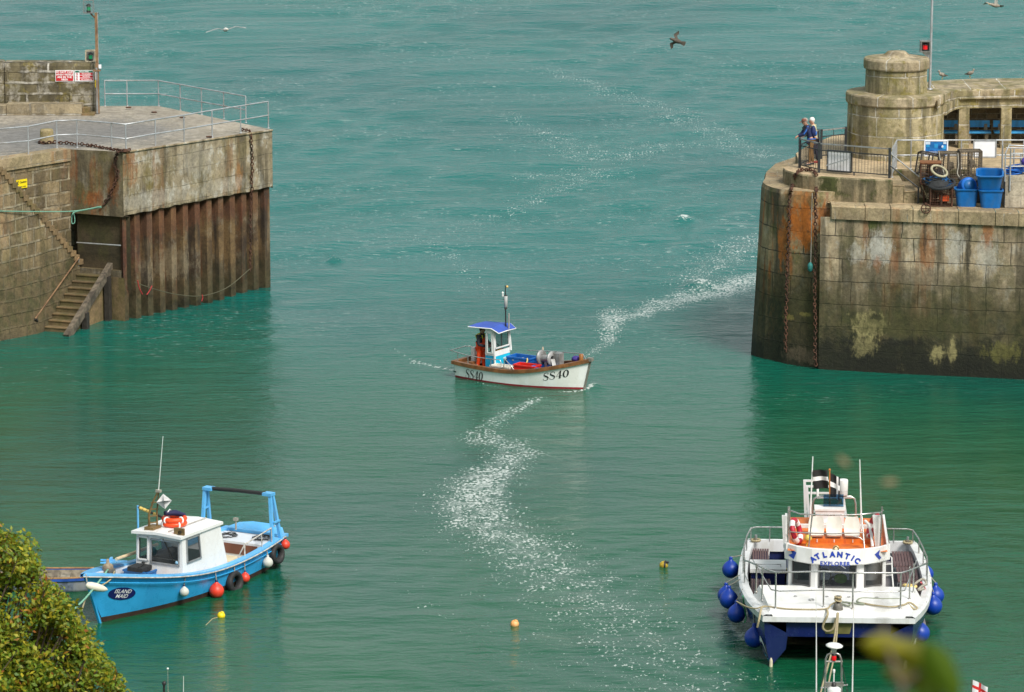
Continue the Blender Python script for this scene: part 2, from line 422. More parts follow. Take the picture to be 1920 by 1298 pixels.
    sparkle = n.math('MULTIPLY', n.step(n.noise(n.map(pos, (2.2, 4.0, 1), rot=(0, 0, -.3)), 1.0, 4, .65), .565, .69), n.math('MULTIPLY', n.math('MULTIPLY', outer, .40), n.step(n.noise(n.map(pos, (.10, .12, 1)), 1.0, 3, .6), .40, .60)))  # fine sparkle on the outer chop, painted into the water colour
    mask = n.math('MAXIMUM', mask, sparkle)
    col = n.mix(mask, body, (.56, .60, .58))
    h1 = n.noise(n.map(pos, (.30, .95, 1), rot=(0, 0, -.2)), 1.0, 4, .6)
    h2 = n.noise(n.map(pos, (1.3, 2.7, 1), rot=(0, 0, -.16)), 1.0, 5, .64)
    h3 = n.noise(n.map(pos, (.20, .52, 1), rot=(0, 0, .1)), 1.0, 3, .5)
    amp1 = n.lin(outer, 0, 1, .045, .17); amp2 = n.lin(outer, 0, 1, .055, .125)
    gust = n.lin(n.noise(n.map(pos, (.07, .05, 1)), 1.0, 3), .35, .65, .6, 1.35)
    h = n.math('ADD', n.math('MULTIPLY', h1, amp1), n.math('MULTIPLY', h2, n.math('MULTIPLY', amp2, gust)))
    h = n.math('ADD', h, n.math('MULTIPLY', h3, n.lin(outer, 0, 1, .17, .05)))
    m = n.done(col, n.lin(mask, 0, 1, .06, .75), n.bump(h, 1.0, 1.0), IOR=1.333)
    me.materials.append(m)
    o = bpy.data.objects.new('water', me); COL.objects.link(o)
    tag(o, kind='structure')
water()

# ================================================================ the cliff slope under the viewer
def cliff():
    m = stone('cliff_ground', (.10, .085, .05), (.07, .085, .03), 1.0, bumpd=.15)
    rows = []
    for Y in list(np.arange(-14, 3, 2.5)) + list(np.arange(3, 97, 3.0)):
        row = []
        for X in np.arange(-70, 71, 3.5):
            z = 27.9 if Y < 1.5 else 27.9 - (Y - 1.5) * .316
            z += .35 * math.sin(X * .31 + Y * .17) * min(1, max(0, Y) / 12)
            if X < -4 and 45 < Y < 80: z += .8 * min(1, (-4 - X) / 5) * math.sin(math.pi * (Y - 45) / 35)
            row.append((X, Y, max(z, -2.5)))
        rows.append(row)
    b = MB(); b.grid(rows, m, flip=True)
    o = b.build('cliff_slope'); tag(o, kind='structure')
cliff()

def leaf_mat(name, trans=.25):
    n = NT(name); a = n.attr('leaf_tint')[0]
    c = n.mix(n.noise(n.pos, 9, 2), a, n.mix(.5, a, (.05, .06, .008)))
    m = n.done(c, .5)
    n.b.inputs['Specular IOR Level'].default_value = .3
    tr = n.node('ShaderNodeBsdfTranslucent'); n.set(tr.inputs[0], c)
    mx = n.node('ShaderNodeMixShader'); mx.inputs[0].default_value = trans
    n.t.links.new(n.b.outputs[0], mx.inputs[1]); n.t.links.new(tr.outputs[0], mx.inputs[2]); n.t.links.new(mx.outputs[0], n.out.inputs[0])
    return m
BARK = mat('bark', (.10, .075, .05), .85, var=.3, scale=12)

def bush():
    rng = np.random.default_rng(11)
    Y0 = 60.0
    s0 = F / (Y0 * _c + 15 * _s)
    # clumps: pixel of the middle, radius in pixels, offset in depth
    cl = []
    edge = [(-30, 985), (10, 1000), (38, 1030), (58, 1052), (88, 1090), (112, 1120), (128, 1150), (150, 1175), (165, 1208), (190, 1235), (215, 1268), (243, 1300), (260, 1340)]
    for ex, ey in edge:
        for k in range(5):
            r = rng.uniform(16, 30)
            cl.append((ex - r * .75 + rng.uniform(-8, 4), ey + r * .8 + rng.uniform(-4, 8), r, rng.uniform(-1.0, .8)))
    for k in range(150):
        t = rng.uniform(0, 1); i = min(int(t * 12), 11); f = t * 12 - i
        ex = edge[i][0] * (1 - f) + edge[i + 1][0] * f; ey = edge[i][1] * (1 - f) + edge[i + 1][1] * f
        dd = rng.uniform(20, 260)
        cl.append((ex - dd * .75, ey + dd * .62, rng.uniform(22, 46), -dd / 170 + rng.uniform(-.5, .5)))
    cs = []
    for px, py, r, dy in cl:
        if py > 1370 or px < -170: continue
        c = PY(px, py, Y0 + dy); cs.append((c.x + .12, c.y, c.z, r / s0))
    V_, F_, T_ = [], [], []
    tints = np.array([(.115, .135, .010), (.072, .115, .010), (.155, .15, .010), (.04, .085, .010), (.20, .165, .012), (.21, .10, .015), (.16, .05, .012), (.10, .12, .03)])
    pr = np.array([.28, .32, .18, .10, .07, .025, .012, .013]); 
    for cx, cy, cz, r in cs:
        n_ = int(175 * (r / .25) ** 2)
        p2 = pr.copy(); p2[4:7] *= rng.uniform(.2, 2.6); p2[1:4] *= rng.uniform(.6, 1.6); p2 /= p2.sum()
        d = rng.normal(size=(n_, 3)); d /= np.linalg.norm(d, axis=1)[:, None]
        rad = r * (1 - rng.uniform(0, 1, n_) ** 2 * .55) * rng.uniform(.85, 1.18, n_)
        q = d * rad[:, None] * np.array([1.05, 1.1, .95]) + np.array([cx, cy, cz])
        nn = d * .55 + rng.normal(size=(n_, 3)) * .6 + np.array([0, -.1, .5]); nn /= np.linalg.norm(nn, axis=1)[:, None]
        a = np.cross(nn, rng.normal(size=(n_, 3))); a /= np.linalg.norm(a, axis=1)[:, None]; bb = np.cross(nn, a)
        ln = rng.uniform(.030, .058, n_)[:, None]; wd = ln * rng.uniform(.42, .62, n_)[:, None]
        o = len(V_) if False else sum(len(x) for x in V_)
        tip = q + a * ln + nn * ln * -.15; base = q - a * ln
        V_.append(np.stack([base, q + bb * wd, tip, q - bb * wd], 1).reshape(-1, 3))
        k = np.arange(n_) * 4 + o
        F_.append(np.stack([k, k + 1, k + 2, k + 3], 1))
        ti = tints[rng.choice(len(tints), n_, p=p2)] * rng.uniform(1.7, 3.0, (n_, 1))
        T_.append(np.repeat(ti, 4, 0))
    co = np.concatenate(V_).astype(np.float32); q = np.concatenate(F_).astype(np.int32); tc = np.concatenate(T_)
    me = bpy.data.meshes.new('foliage'); me.vertices.add(len(co)); me.vertices.foreach_set('co', co.ravel())
    me.loops.add(q.size); me.loops.foreach_set('vertex_index', q.ravel())
    me.polygons.add(len(q)); me.polygons.foreach_set('loop_start', np.arange(0, q.size, 4, dtype=np.int32)); me.polygons.foreach_set('loop_total', np.full(len(q), 4, dtype=np.int32))
    at = me.color_attributes.new('leaf_tint', 'FLOAT_COLOR', 'POINT')
    at.data.foreach_set('color', np.concatenate([tc, np.ones((len(tc), 1))], 1).astype(np.float32).ravel())
    me.update(); me.materials.append(leaf_mat('bush_leaf', .3))
    base = PY(40, 1330, Y0)
    root = thing('bush', 'dense olive green and rust tinted bush on the cliff edge, covering the bottom left corner', 'bush', (base.x, base.y, 9.6))
    o = bpy.data.objects.new('foliage', me); COL.objects.link(o); o.parent = root; o.location = -root.location
    b = MB(); org = root.location
    for cx, cy, cz, r in cs:
        if rng.uniform() < .75:
            st = V((org.x - 1.2 + rng.uniform(-.8, .8) + (cx - org.x) * .5, org.y + rng.uniform(-.4, .4), 9.4))
            en = V((cx, cy, cz)); mid = (st + en) / 2 + V((rng.uniform(-.3, .3), rng.uniform(-.2, .2), .2))
            b.tube([st - org, mid - org, en - org], [.05, .03, .012], BARK, n=5)
    for k in range(70):   # bare twig ends that stick out of the leaves
        cx, cy, cz, r = cs[rng.integers(0, len(cs))]
        d = V((rng.normal() + .6, rng.normal() - .4, rng.normal() + 1.0)).normalized()
        st = V((cx, cy, cz)); en = st + d * r * rng.uniform(1.1, 1.9)
        b.tube([st - org, (st + en) / 2 - org + V((0, 0, .02)), en - org], [.012, .008, .004], BARK, n=4)
    b.build('branches', root)
bush()

def near_sprig():
    """twigs with a few leaves right in front of the viewer, far out of focus"""
    Y0 = 4.6; rng = random.Random(5)
    root = thing('leafy_sprig', 'blurred green and yellow leafy sprig close to the viewer, in front of the catamaran bow', 'sprig', (1.05, Y0, 26.6))
    org = root.location
    lm = leaf_mat('sprig_leaf', .55)
    base = V((.55, Y0, 26.5))
    stem = MB(); pts = [base, PY(1700, 1330, Y0) + V((0, 0, -.06)), PY(1690, 1285, Y0), PY(1668, 1225, Y0), PY(1655, 1165, Y0 + .02), PY(1649, 1080, Y0 + .05), PY(1642, 960, Y0 + .06), PY(1625, 900, Y0 + .06)]
    stem.tube([p - org for p in pts], [.008, .005, .004, .0035, .0022, .0016, .0012, .0006], BARK, n=6)
    stem.tube([p - org for p in (PY(1690, 1285, Y0), PY(1735, 1255, Y0), PY(1775, 1235, Y0))], [.003, .002, .001], BARK, n=5)
    stem.tube([p - org for p in (PY(1649, 1080, Y0 + .05), PY(1690, 960, Y0 + .05), PY(1680, 915, Y0 + .05))], [.0012, .0009, .0005], BARK, n=5)
    stem.build('stem', root)
    def leaf(px, py, L, W, ang, tint, dy=0.0, til=.3):
        c = PY(px, py, Y0 + dy) - org; rows = []
        for i in range(9):
            t = i / 8; w_ = W * math.sin(math.pi * min(1, t * .96 + .02)) ** .75
            row = []
            for j in (-1, -.5, 0, .5, 1):
                u = (t - .5) * L; v = j * w_ / 2
                row.append(c + V((u * math.cos(ang) - v * math.sin(ang), abs(j) * w_ * til + .15 * L * (t - .5) ** 2, u * math.sin(ang) + v * math.cos(ang))))
            rows.append(row)
        b = MB(); b.grid(rows, lm); o = b.build('leaf', root)
        at = o.data.color_attributes.new('leaf_tint', 'FLOAT_COLOR', 'POINT')
        for d in at.data: d.color = tuple(tint) + (1,)
    k = Y0 / F * 1.0
    G, YL, OR = (.12, .22, .012), (.38, .34, .015), (.42, .18, .02)
    leaf(1662, 1216, 95 * k, 55 * k, R_(-12), YL)
    leaf(1712, 1230, 90 * k, 60 * k, R_(-35), (.22, .22, .015), .02)
    leaf(1762, 1255, 120 * k, 62 * k, R_(-62), G, -.02)
    leaf(1742, 1290, 110 * k, 62 * k, R_(-80), (.13, .19, .02), .03)
    leaf(1690, 1272, 80 * k, 40 * k, R_(-25), (.22, .2, .015), .01)
    leaf(1694, 1262, 52 * k, 26 * k, R_(-20), OR, .03)
    leaf(1785, 1285, 80 * k, 40 * k, R_(-85), G, 0)
    leaf(1725, 1322, 90 * k, 50 * k, R_(30), G, 0)
    leaf(1582, 866, 36 * k, 13 * k, R_(-40), (.62, .42, .26), 1.1)
    leaf(1668, 905, 40 * k, 12 * k, R_(5), (.62, .42, .26), .9)
near_sprig()
# ================================================================ stone, concrete and iron
BK, YG, WHT, RU, GN, DK = (.010, .011, .005), (.29, .25, .11), (.50, .48, .43), (.28, .095, .02), (.065, .085, .012), (.03, .026, .016)
def SPW(*a): return [(PY(x, y, 144.6), (rx, 1.5, rz), c, k) for x, y, rx, rz, c, k in a]
SP_W = SPW((1650, 470, .55, .7, WHT, .75), (1608, 480, .3, .5, WHT, .5), (1790, 465, .35, .8, WHT, .55), (1850, 480, .5, .6, WHT, .5), (1735, 475, .25, .8, RU, .55), (1850, 430, .22, .8, RU, .75), (1862, 405, .4, .3, RU, .7), (1640, 428, .22, .4, GN, .8), (1648, 500, .15, .4, RU, .5),
           (1815, 455, .09, 1.3, DK, .75), (1735, 450, .08, .8, DK, .6), (1700, 520, 2.4, .35, (.16, .13, .085), .6), (1630, 615, .75, .55, YG, .85), (1620, 655, .55, .45, YG, .6), (1757, 670, .30, .5, YG, .85), (1786, 662, .16, .6, YG, .85), (1690, 690, .16, .14, YG, .8), (1880, 655, .9, .4, (.13, .12, .03), .7),
           (1640, 690, 1.6, .42, BK, .95), (1780, 688, 1.8, .40, BK, .95), (1880, 700, 1.5, .25, BK, .8), (1645, 600, .28, .14, BK, .9), (1680, 645, .9, .14, BK, .8), (1590, 660, .3, .4, BK, .7), (1700, 610, 2.8, .5, (.055, .055, .016), .6))
SP_B = [(PY(x, y, 146.2), (rx, 1.6, rz), c, k) for x, y, rx, rz, c, k in ((1506, 420, .62, 1.15, (.38, .115, .014), 1), (1472, 460, .28, 1.2, (.34, .11, .018), .95), (1545, 410, .28, .7, (.32, .11, .022), .9), (1500, 372, .8, .35, (.30, .15, .05), .7), (1428, 430, .30, 1.8, (.035, .05, .010), 1), (1550, 520, .13, 3.2, (.22, .11, .065), .8), (1510, 640, .9, .7, (.05, .042, .018), .7), (1450, 600, .55, 1.1, (.018, .024, .008), .92), (1425, 650, .35, .7, (.025, .025, .01), .9), (1510, 570, .6, .6, (.06, .055, .02), .7), (1545, 620, .22, .9, (.20, .17, .07), .75), (1480, 600, .3, .12, (.22, .18, .05), .8), (1510, 590, .25, .1, (.22, .18, .05), .8), (1505, 665, .9, .3, (.10, .075, .045), .8))]
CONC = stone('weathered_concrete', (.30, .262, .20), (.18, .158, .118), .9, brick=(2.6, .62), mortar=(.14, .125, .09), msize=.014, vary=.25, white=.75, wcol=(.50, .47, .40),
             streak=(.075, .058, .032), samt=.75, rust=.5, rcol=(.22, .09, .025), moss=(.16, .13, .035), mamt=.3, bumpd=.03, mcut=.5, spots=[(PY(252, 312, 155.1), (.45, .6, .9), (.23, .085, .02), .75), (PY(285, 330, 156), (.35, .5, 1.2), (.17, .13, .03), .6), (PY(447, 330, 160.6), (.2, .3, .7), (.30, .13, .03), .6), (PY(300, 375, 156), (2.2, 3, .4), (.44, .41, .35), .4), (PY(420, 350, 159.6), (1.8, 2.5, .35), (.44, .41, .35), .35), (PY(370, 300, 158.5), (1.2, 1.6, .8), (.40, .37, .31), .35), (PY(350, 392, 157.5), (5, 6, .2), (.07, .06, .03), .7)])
CONC_D = stone('stained_concrete', (.19, .165, .115), (.115, .10, .07), 1.1, white=.35, wcol=(.33, .31, .26), streak=(.05, .04, .025), samt=.6, rust=.75, moss=(.12, .10, .025), mamt=.5, bumpd=.03, spots=[(PY(180, 370, 156), (.7, .7, .4), (.26, .085, .02), .85), (PY(215, 345, 155.3), (.3, .4, .9), (.19, .07, .02), .8), (PY(165, 310, 156.5), (.5, .5, .6), (.12, .11, .03), .8), (PY(200, 330, 156), (.6, .6, .8), (.06, .05, .03), .6)])
CONC_DK = stone('dark_concrete', (.065, .05, .03), (.035, .03, .018), 1.2, moss=(.06, .06, .015), mamt=.5, bumpd=.03)  # much darker concrete, for the recessed wall and the undersides
MASON_L = stone('rough_masonry', (.225, .18, .115), (.145, .115, .07), 1.0, brick=(.95, .5), mortar=(.34, .29, .20), msize=.05, vary=1.0, white=.3, wcol=(.36, .32, .25),
                streak=(.08, .06, .035), samt=.4, rust=.2, moss=(.12, .10, .03), mamt=.35, tide=(1.6, 4.2), tcol=(.115, .085, .04), weed=(.11, .085, .045), wz=.1, bumpd=.07, mcut=.38)
GRANITE = stone('granite_coping', (.36, .30, .21), (.25, .21, .15), 1.2, brick=(1.25, .9), mortar=(.42, .39, .33), msize=.018, vary=.35, rust=.45, rcol=(.30, .12, .035), moss=(.16, .14, .05), mamt=.3, pit=.55, bumpd=.03)
STEP_L = stone('worn_step_stone', (.21, .15, .085), (.14, .105, .065), 1.6, moss=(.09, .085, .02), mamt=.55, bumpd=.03)
STEP_W = stone('wet_step_stone', (.13, .10, .055), (.08, .068, .035), 1.6, moss=(.075, .075, .02), mamt=.55, bumpd=.03)
DECK = stone('pier_deck', (.30, .285, .27), (.225, .215, .205), .7, white=.3, wcol=(.40, .37, .32), streak=(.22, .19, .15), samt=.35, moss=(.16, .15, .07), mamt=.12, bumpd=.015, spots=[(P(150, 246, 6.6), (4.2, 5.2, 9), (.17, .165, .16), .8), (P(20, 262, 6.6), (3.6, 4.6, 9), (.17, .165, .16), .8), (P(250, 243, 6.6), (1.6, 2.6, 9), (.17, .165, .16), .75)])
TARMAC = stone('old_tarmac', (.22, .205, .18), (.15, .14, .125), .8, moss=(.16, .16, .06), mamt=.2, pit=.6, bumpd=.02)
PILE = stone('rusty_sheet_pile', (.15, .10, .05), (.05, .032, .02), 1.8, white=.30, wcol=(.26, .23, .17), streak=(.022, .016, .012), samt=.8, rust=.85, rcol=(.15, .045, .015), tide=(.0, 2.2), tcol=(.075, .06, .028), weed=(.02, .018, .01), wz=-.1, bumpd=.03, spots=[(PY(300, 410, 157), (3, 4, .8), (.16, .06, .024), .5), (PY(430, 385, 160), (3, 4, .7), (.14, .052, .024), .5), (PY(250, 480, 155), (.8, 1, 1.6), (.13, .045, .025), .6), (PY(340, 500, 157), (1.5, 2, .7), (.24, .19, .12), .6)])
WALL_R = stone('harbour_ashlar', (.38, .325, .25), (.26, .22, .165), .8, brick=(1.75, .84), mortar=(.06, .05, .035), msize=.017, vary=.4, white=.42, wcol=(.46, .43, .37),
               streak=(.06, .05, .03), samt=.75, rust=.6, rcol=(.24, .09, .028), moss=(.07, .075, .016), mamt=.4, tide=(2.2, 4.4), tcol=(.062, .054, .019), weed=(.010, .012, .005), wz=1.15, bumpd=.04, mcut=.12, spots=SP_W)
BAST = stone('bastion_stone', (.27, .215, .135), (.175, .145, .09), .9, brick=(1.35, .84), mortar=(.055, .048, .03), msize=.022, vary=.3, white=.2, streak=(.035, .03, .016), samt=.8, rust=1.0, rcol=(.34, .105, .016),
             moss=(.055, .075, .012), mamt=.6, tide=(2.2, 4.6), tcol=(.050, .043, .014), weed=(.014, .018, .007), wz=.95, bumpd=.035, mcut=.2, spots=SP_B)
PLAT = stone('platform_stone', (.27, .235, .165), (.19, .165, .115), .9, streak=(.06, .055, .03), samt=.7, rust=.15, moss=(.05, .06, .012), mamt=.95, bumpd=.04)
PAVE = stone('promenade_paving', (.43, .35, .25), (.34, .28, .20), .8, rust=.15, moss=(.26, .22, .13), mamt=.3, bumpd=.015)
TOWER = stone('tower_granite', (.34, .31, .215), (.26, .235, .165), 1.0, brick=(1.3, .72), mortar=(.56, .52, .43), msize=.03, vary=.3, lichen=.8, streak=(.075, .066, .035), samt=.7, moss=(.16, .15, .05), mamt=.5, pit=.5, bumpd=.025, mcut=.3)
COPE = stone('lichen_coping', (.35, .31, .24), (.27, .235, .175), 1.0, brick=(1.35, 9), mortar=(.62, .57, .48), msize=.03, vary=.2, lichen=.7, streak=(.09, .075, .04), samt=.5, moss=(.14, .135, .04), mamt=.55, pit=.5, bumpd=.025, mcut=.15)
RUBBLE = stone('slate_rubble', (.22, .18, .12), (.11, .095, .075), 1.6, brick=(.55, .2), mortar=(.42, .36, .25), msize=.025, vary=1.1, bumpd=.05, mcut=.3)
PARAP = stone('parapet_blocks', (.15, .135, .09), (.085, .077, .05), .9, brick=(2.6, .46), mortar=(.52, .49, .43), msize=.06, vary=.5, white=.55, wcol=(.44, .41, .35), lichen=.55, streak=(.035, .03, .02), samt=.7, moss=(.085, .075, .022), mamt=.4, bumpd=.05, mcut=.42)
RUST = mat('rusty_iron', (.095, .042, .024), .85, .2, .35, 9, dirt=(.035, .02, .014), damt=.8, coords='pos')
GALV = mat('galvanised_steel', (.47, .49, .51), .45, .55, .12, 3, dirt=(.34, .30, .25), damt=.5, coords='pos')
BLACKP = mat('black_fence_paint', (.028, .032, .036), .45, 0, .2, 4, coords='pos')
GREYP = mat('grey_rail_paint', (.24, .25, .25), .5, 0, .2, 5, dirt=(.16, .10, .06), damt=.6, coords='pos')
TIMBER = mat('weathered_timber', (.13, .105, .075), .85, 0, .35, 7, dirt=(.04, .032, .024), damt=.8, coords='pos', bump=.02)
TIMBER_D = mat('wet_black_timber', (.03, .025, .02), .7, 0, .3, 7, coords='pos')
WHITEP = mat('white_board', (.84, .85, .88), .5, 0, .05, 3)
REDS = mat('red_sign', (.50, .012, .02), .45, 0, .06, 4)
YELS = mat('yellow_sign', (.85, .66, .01), .45, 0, .05, 4)
GRNS = mat('green_sign', (.01, .14, .09), .45)
INK = mat('black_ink', (.02, .02, .02), .5)
WHITEI = mat('white_ink', (.82, .82, .82), .5)
BROWNP = mat('brown_post_paint', (.22, .13, .065), .6, 0, .25, 6, dirt=(.10, .05, .025), damt=.7, coords='pos')
LAMPBOX = mat('lamp_box_grey', (.20, .21, .20), .5, .3, .2)
def glow(name, col, e):
    n = NT(name); m = n.done(col, .25); n.b.inputs['Emission Color'].default_value = tuple(col) + (1,); n.b.inputs['Emission Strength'].default_value = e; return m
GREENL = glow('green_lens', (.01, .30, .12), .08)
REDL = glow('red_lens', (.60, .008, .012), .15)

ZL = 6.55
def lerp(a, b, t): return a + (b - a) * t

def onface(px, py, A=V((-17.3, 157.5, 0)), B=V((-15.0, 155.0, 0)), off=.07):
    d = ray(px, py); e = B - A; nn = V((e.y, -e.x, 0)).normalized(); nn = nn if nn.y < 0 else -nn
    o = V((0, 0, CH)); t = (A + nn * off - o).dot(nn) / d.dot(nn); return o + d * t
# ================================================================ the pier on the left
def left_pier():
    root = thing('harbour_pier', 'concrete pier head with rusty sheet piling and water steps, left of the harbour mouth', 'pier', (-15, 158, 0))
    o_ = root.location
    def mk(b, n):
        o = b.build(n, root); o.location = -o_; return o
    l1 = P(130, 280, 6.6); l0 = P(0, 300, 6.6); lm = l0 + (l0 - l1) * 3.2
    C1 = V((-15.0, 155.0, 6.65)); C2 = V((-9.66, 162.26, 6.48)); C3 = P(298, 199, 6.5); C4 = V((-45, C3.y + .3, 6.5))
    # deck sheet
    b = MB(); poly = [lm, l1, C1, C2, C3, C4]
    b.add(poly, [(0, 1, 2, 3, 4, 5)], DECK)
    mk(b, 'deck')
    tp = [(-60, 262), (0, 248), (60, 238), (110, 232), (180, 226), (235, 229), (285, 234), (300, 240), (262, 249), (190, 259), (110, 263), (60, 268), (0, 279), (-60, 285)]
    # concrete head
    b = MB(); N = 30; rng = random.Random(3)
    jz = [4.16 + rng.uniform(-.035, .03) for _ in range(N + 1)]
    nrm = V((.81, -.59, 0))
    jo = [rng.uniform(-.012, .010) for _ in range(N + 1)]
    for i in range(N):
        a, c = C1.lerp(C2, i / N), C1.lerp(C2, (i + 1) / N)
        L = (C2 - C1).length; u0, u1 = L * i / N, L * (i + 1) / N
        am, cm = V((a.x, a.y, 5.3)), V((c.x, c.y, 5.3))
        ab, cb = V((a.x, a.y, jz[i])) + nrm * jo[i], V((c.x, c.y, jz[i + 1])) + nrm * jo[i + 1]
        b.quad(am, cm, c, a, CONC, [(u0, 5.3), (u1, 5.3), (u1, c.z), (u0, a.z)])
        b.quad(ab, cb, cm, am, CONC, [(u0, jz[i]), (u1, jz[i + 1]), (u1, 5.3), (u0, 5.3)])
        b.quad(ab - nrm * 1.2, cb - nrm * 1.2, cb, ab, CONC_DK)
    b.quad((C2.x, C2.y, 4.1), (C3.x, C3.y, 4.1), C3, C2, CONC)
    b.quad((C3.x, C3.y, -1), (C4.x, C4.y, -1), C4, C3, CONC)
    # worn rounded rim
    b.tube([C1 + V((0, 0, -.03)), C2 + V((0, 0, -.03))], .05, CONC, n=6)
    mk(b, 'concrete_head')
    b = MB()
    b.quad((l1.x, l1.y, 4.1), (C1.x, C1.y, 4.1), C1, l1, CONC_D)
    d = V((.74, .68, 0)) * .3
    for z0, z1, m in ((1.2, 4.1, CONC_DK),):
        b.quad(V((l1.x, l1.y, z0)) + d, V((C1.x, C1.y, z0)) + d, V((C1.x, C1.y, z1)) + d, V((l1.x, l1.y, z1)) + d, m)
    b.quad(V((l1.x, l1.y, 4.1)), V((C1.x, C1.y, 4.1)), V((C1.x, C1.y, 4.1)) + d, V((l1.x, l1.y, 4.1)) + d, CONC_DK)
    mk(b, 'stained_end_wall')
    # corrugated sheet piling
    b = MB(); u = (C2 - C1); u.z = 0; L = u.length; u.normalize(); inn = V((-u.y, u.x, 0)); inn = inn if inn.dot(V((-1, 1, 0))) > 0 else -inn
    s0 = V((C1.x, C1.y, 0)) + inn * .12 + u * .05; pts = []; t = 0.0
    while t < L - .75:
        for dx, dy in ((0, 0), (.29, 0), (.34, .42), (.62, .42)): pts.append(s0 + u * (t + dx) + inn * dy)
        pts.append(s0 + u * (t + .67) + inn * .22); pts.append(s0 + u * (t + .70) + inn * .0)
        t += .715
    pts.append(s0 + u * (L - .12)); pts.append(s0 + u * (L - .12) + inn * 3)
    acc = 0
    for p, q in zip(pts, pts[1:]):
        b.quad((p.x, p.y, -1.5), (q.x, q.y, -1.5), (q.x, q.y, 4.3), (p.x, p.y, 4.3), PILE, [(acc, -1.5), (acc + (q - p).length, -1.5), (acc + (q - p).length, 4.3), (acc, 4.3)]); acc += (q - p).length
    p = s0 - V((.30, -.1, 0))
    b.quad((p.x, p.y + .6, -1.5), (s0.x, s0.y, -1.5), (s0.x, s0.y, 4.3), (p.x, p.y + .6, 4.3), PILE)
    mk(b, 'sheet_piling')
    # wall behind the stairs, with a granite coping
    b = MB()
    b.quad((lm.x, lm.y, -1), (l1.x, l1.y, -1), (l1.x, l1.y, 6.16), (lm.x, lm.y, 6.16), MASON_L)
    mk(b, 'back_masonry')
    b = MB(); out = V((.76, -.65, 0))
    a, c = lm + out * .05, l1 + out * .05
    b.beam(V((lm.x, lm.y, 6.385)) + out * -.25, V((l1.x, l1.y, 6.385)) + out * -.25, .65, .46, GRANITE)
    mk(b, 'coping')
    # outer stair wall with the upper flight on its head
    TA = PY(150, 497, 155.9); TB = P(0, 322, 6.35)
    W1 = P(75, 627, 0); W0 = P(0, 642, 0); Bs = [(0, V((-16.8, 155.6, 0))), (.5, W1), (1.0, W0), (1.5, W0 + (W0 - W1) * .95)]
    def Bp(s):
        for (s0_, a_), (s1_, c_) in zip(Bs, Bs[1:]):
            if s <= s1_ + 1e-6: return a_.lerp(c_, (s - s0_) / (s1_ - s0_))
        return Bs[-1][1]
    b = MB(); bt = MB(); N = 31; inw = V((-.76, .65, 0)) * 1.35
    acc = 0
    for k in range(N):
        s, e = k * 1.42 / N, (k + 1) * 1.42 / N
        z = min(TA.z + (TB.z - TA.z) * e, 6.5)
        a, c = TA.lerp(TB, s), TA.lerp(TB, e)
        pa, pc = V((a.x, a.y, z)), V((c.x, c.y, z)); ba, bc = Bp(s), Bp(e); ba = V((ba.x, ba.y, -.6)); bc = V((bc.x, bc.y, -.6))
        w_ = (c - a).length
        rows = [[ba.lerp(pa, t), bc.lerp(pc, t)] for t in (0, .25, .5, .75, 1)]
        for i in range(4):
            b.quad(rows[i][0], rows[i][1], rows[i + 1][1], rows[i + 1][0], MASON_L, [(acc, rows[i][0].z), (acc + w_, rows[i][1].z), (acc + w_, rows[i + 1][1].z), (acc, rows[i + 1][0].z)])
        acc += w_
        mid = (pa + pc) / 2 + inw * .46
        ang = math.atan2(c.y - a.y, c.x - a.x)
        bt.box((mid.x, mid.y, z - .07), (w_ * 1.06, 1.36, .2), STEP_L, rz=ang)
    mk(b, 'stair_wall'); mk(bt, 'upper_steps')
    # pale footing at the foot of that wall
    b = MB(); f0 = P(-90, 664, 0); f1 = P(0, 640, 0); f2 = P(66, 628, 0)
    for a, c in ((f0, f1), (f1, f2)):
        b.quad((a.x + .12, a.y - .1, -.5), (c.x + .12, c.y - .1, -.5), (c.x - .15, c.y + .2, .42), (a.x - .15, a.y + .2, .42), STEP_L)
        b.quad((a.x - .15, a.y + .2, .42), (c.x - .15, c.y + .2, .42), (c.x - .6, c.y + .7, .5), (a.x - .6, a.y + .7, .5), STEP_L)
    mk(b, 'footing')
    # landing and lower flight
    P1 = V((-16.83, 155.9, 0)); d = V((-.347, -.938, 0)); wv = V((.938, -.347, 0)); W = 1.12
    b = MB(); R1 = V((-15.16, 155.25, 0))
    lp = [(P1.x, P1.y), (P1.x + wv.x * W, P1.y + wv.y * W), (R1.x, R1.y), (-15.0, 156.2), (-16.6, 158.0), (-17.6, 157.2)]
    b.prism(lp, -1, 1.95, CONC_D, STEP_W); mk(b, 'landing')
    b = MB()
    for i in range(11):
        z = 1.95 - .195 * (i + 1); c = P1 + d * .35 * (i + .5) + wv * W / 2
        b.box((c.x, c.y, (z - 1.0) / 2), (.35, W, z + 1.0), STEP_W, rz=math.atan2(d.y, d.x))
        n_ = P1 + d * .35 * (i + 1 - .06) + wv * W / 2
        b.box((n_.x, n_.y, z - .018), (.1, W - .02, .045), STEP_L, rz=math.atan2(d.y, d.x))
    mk(b, 'lower_steps')
    b = MB()
    e0 = P1 + wv * (W + .12) + V((0, 0, 2.0)); e1 = P1 + d * 3.75 + wv * (W + .12) + V((0, 0, -.05))
    b.beam(e0 - d * .25 + V((0, 0, .1)), e1, .22, .3, TIMBER)
    mk(b, 'timber_stringer')
    for t in (.28, 2.25):
        b = MB(); q = P1 + d * t + wv * (W + .2); b.beam((q.x, q.y, -1), (q.x, q.y, 1.9 - .55 * t), .2, .26, TIMBER_D, up=d)
        mk(b, 'timber_post')
    # blocks under the landing
    b = MB(); q = P1 + wv * (W + .02); g = q + d * 2.3
    b.quad((g.x, g.y, -1), (q.x, q.y, -1), (q.x, q.y, 1.6), (g.x, g.y, .3), STEP_L)
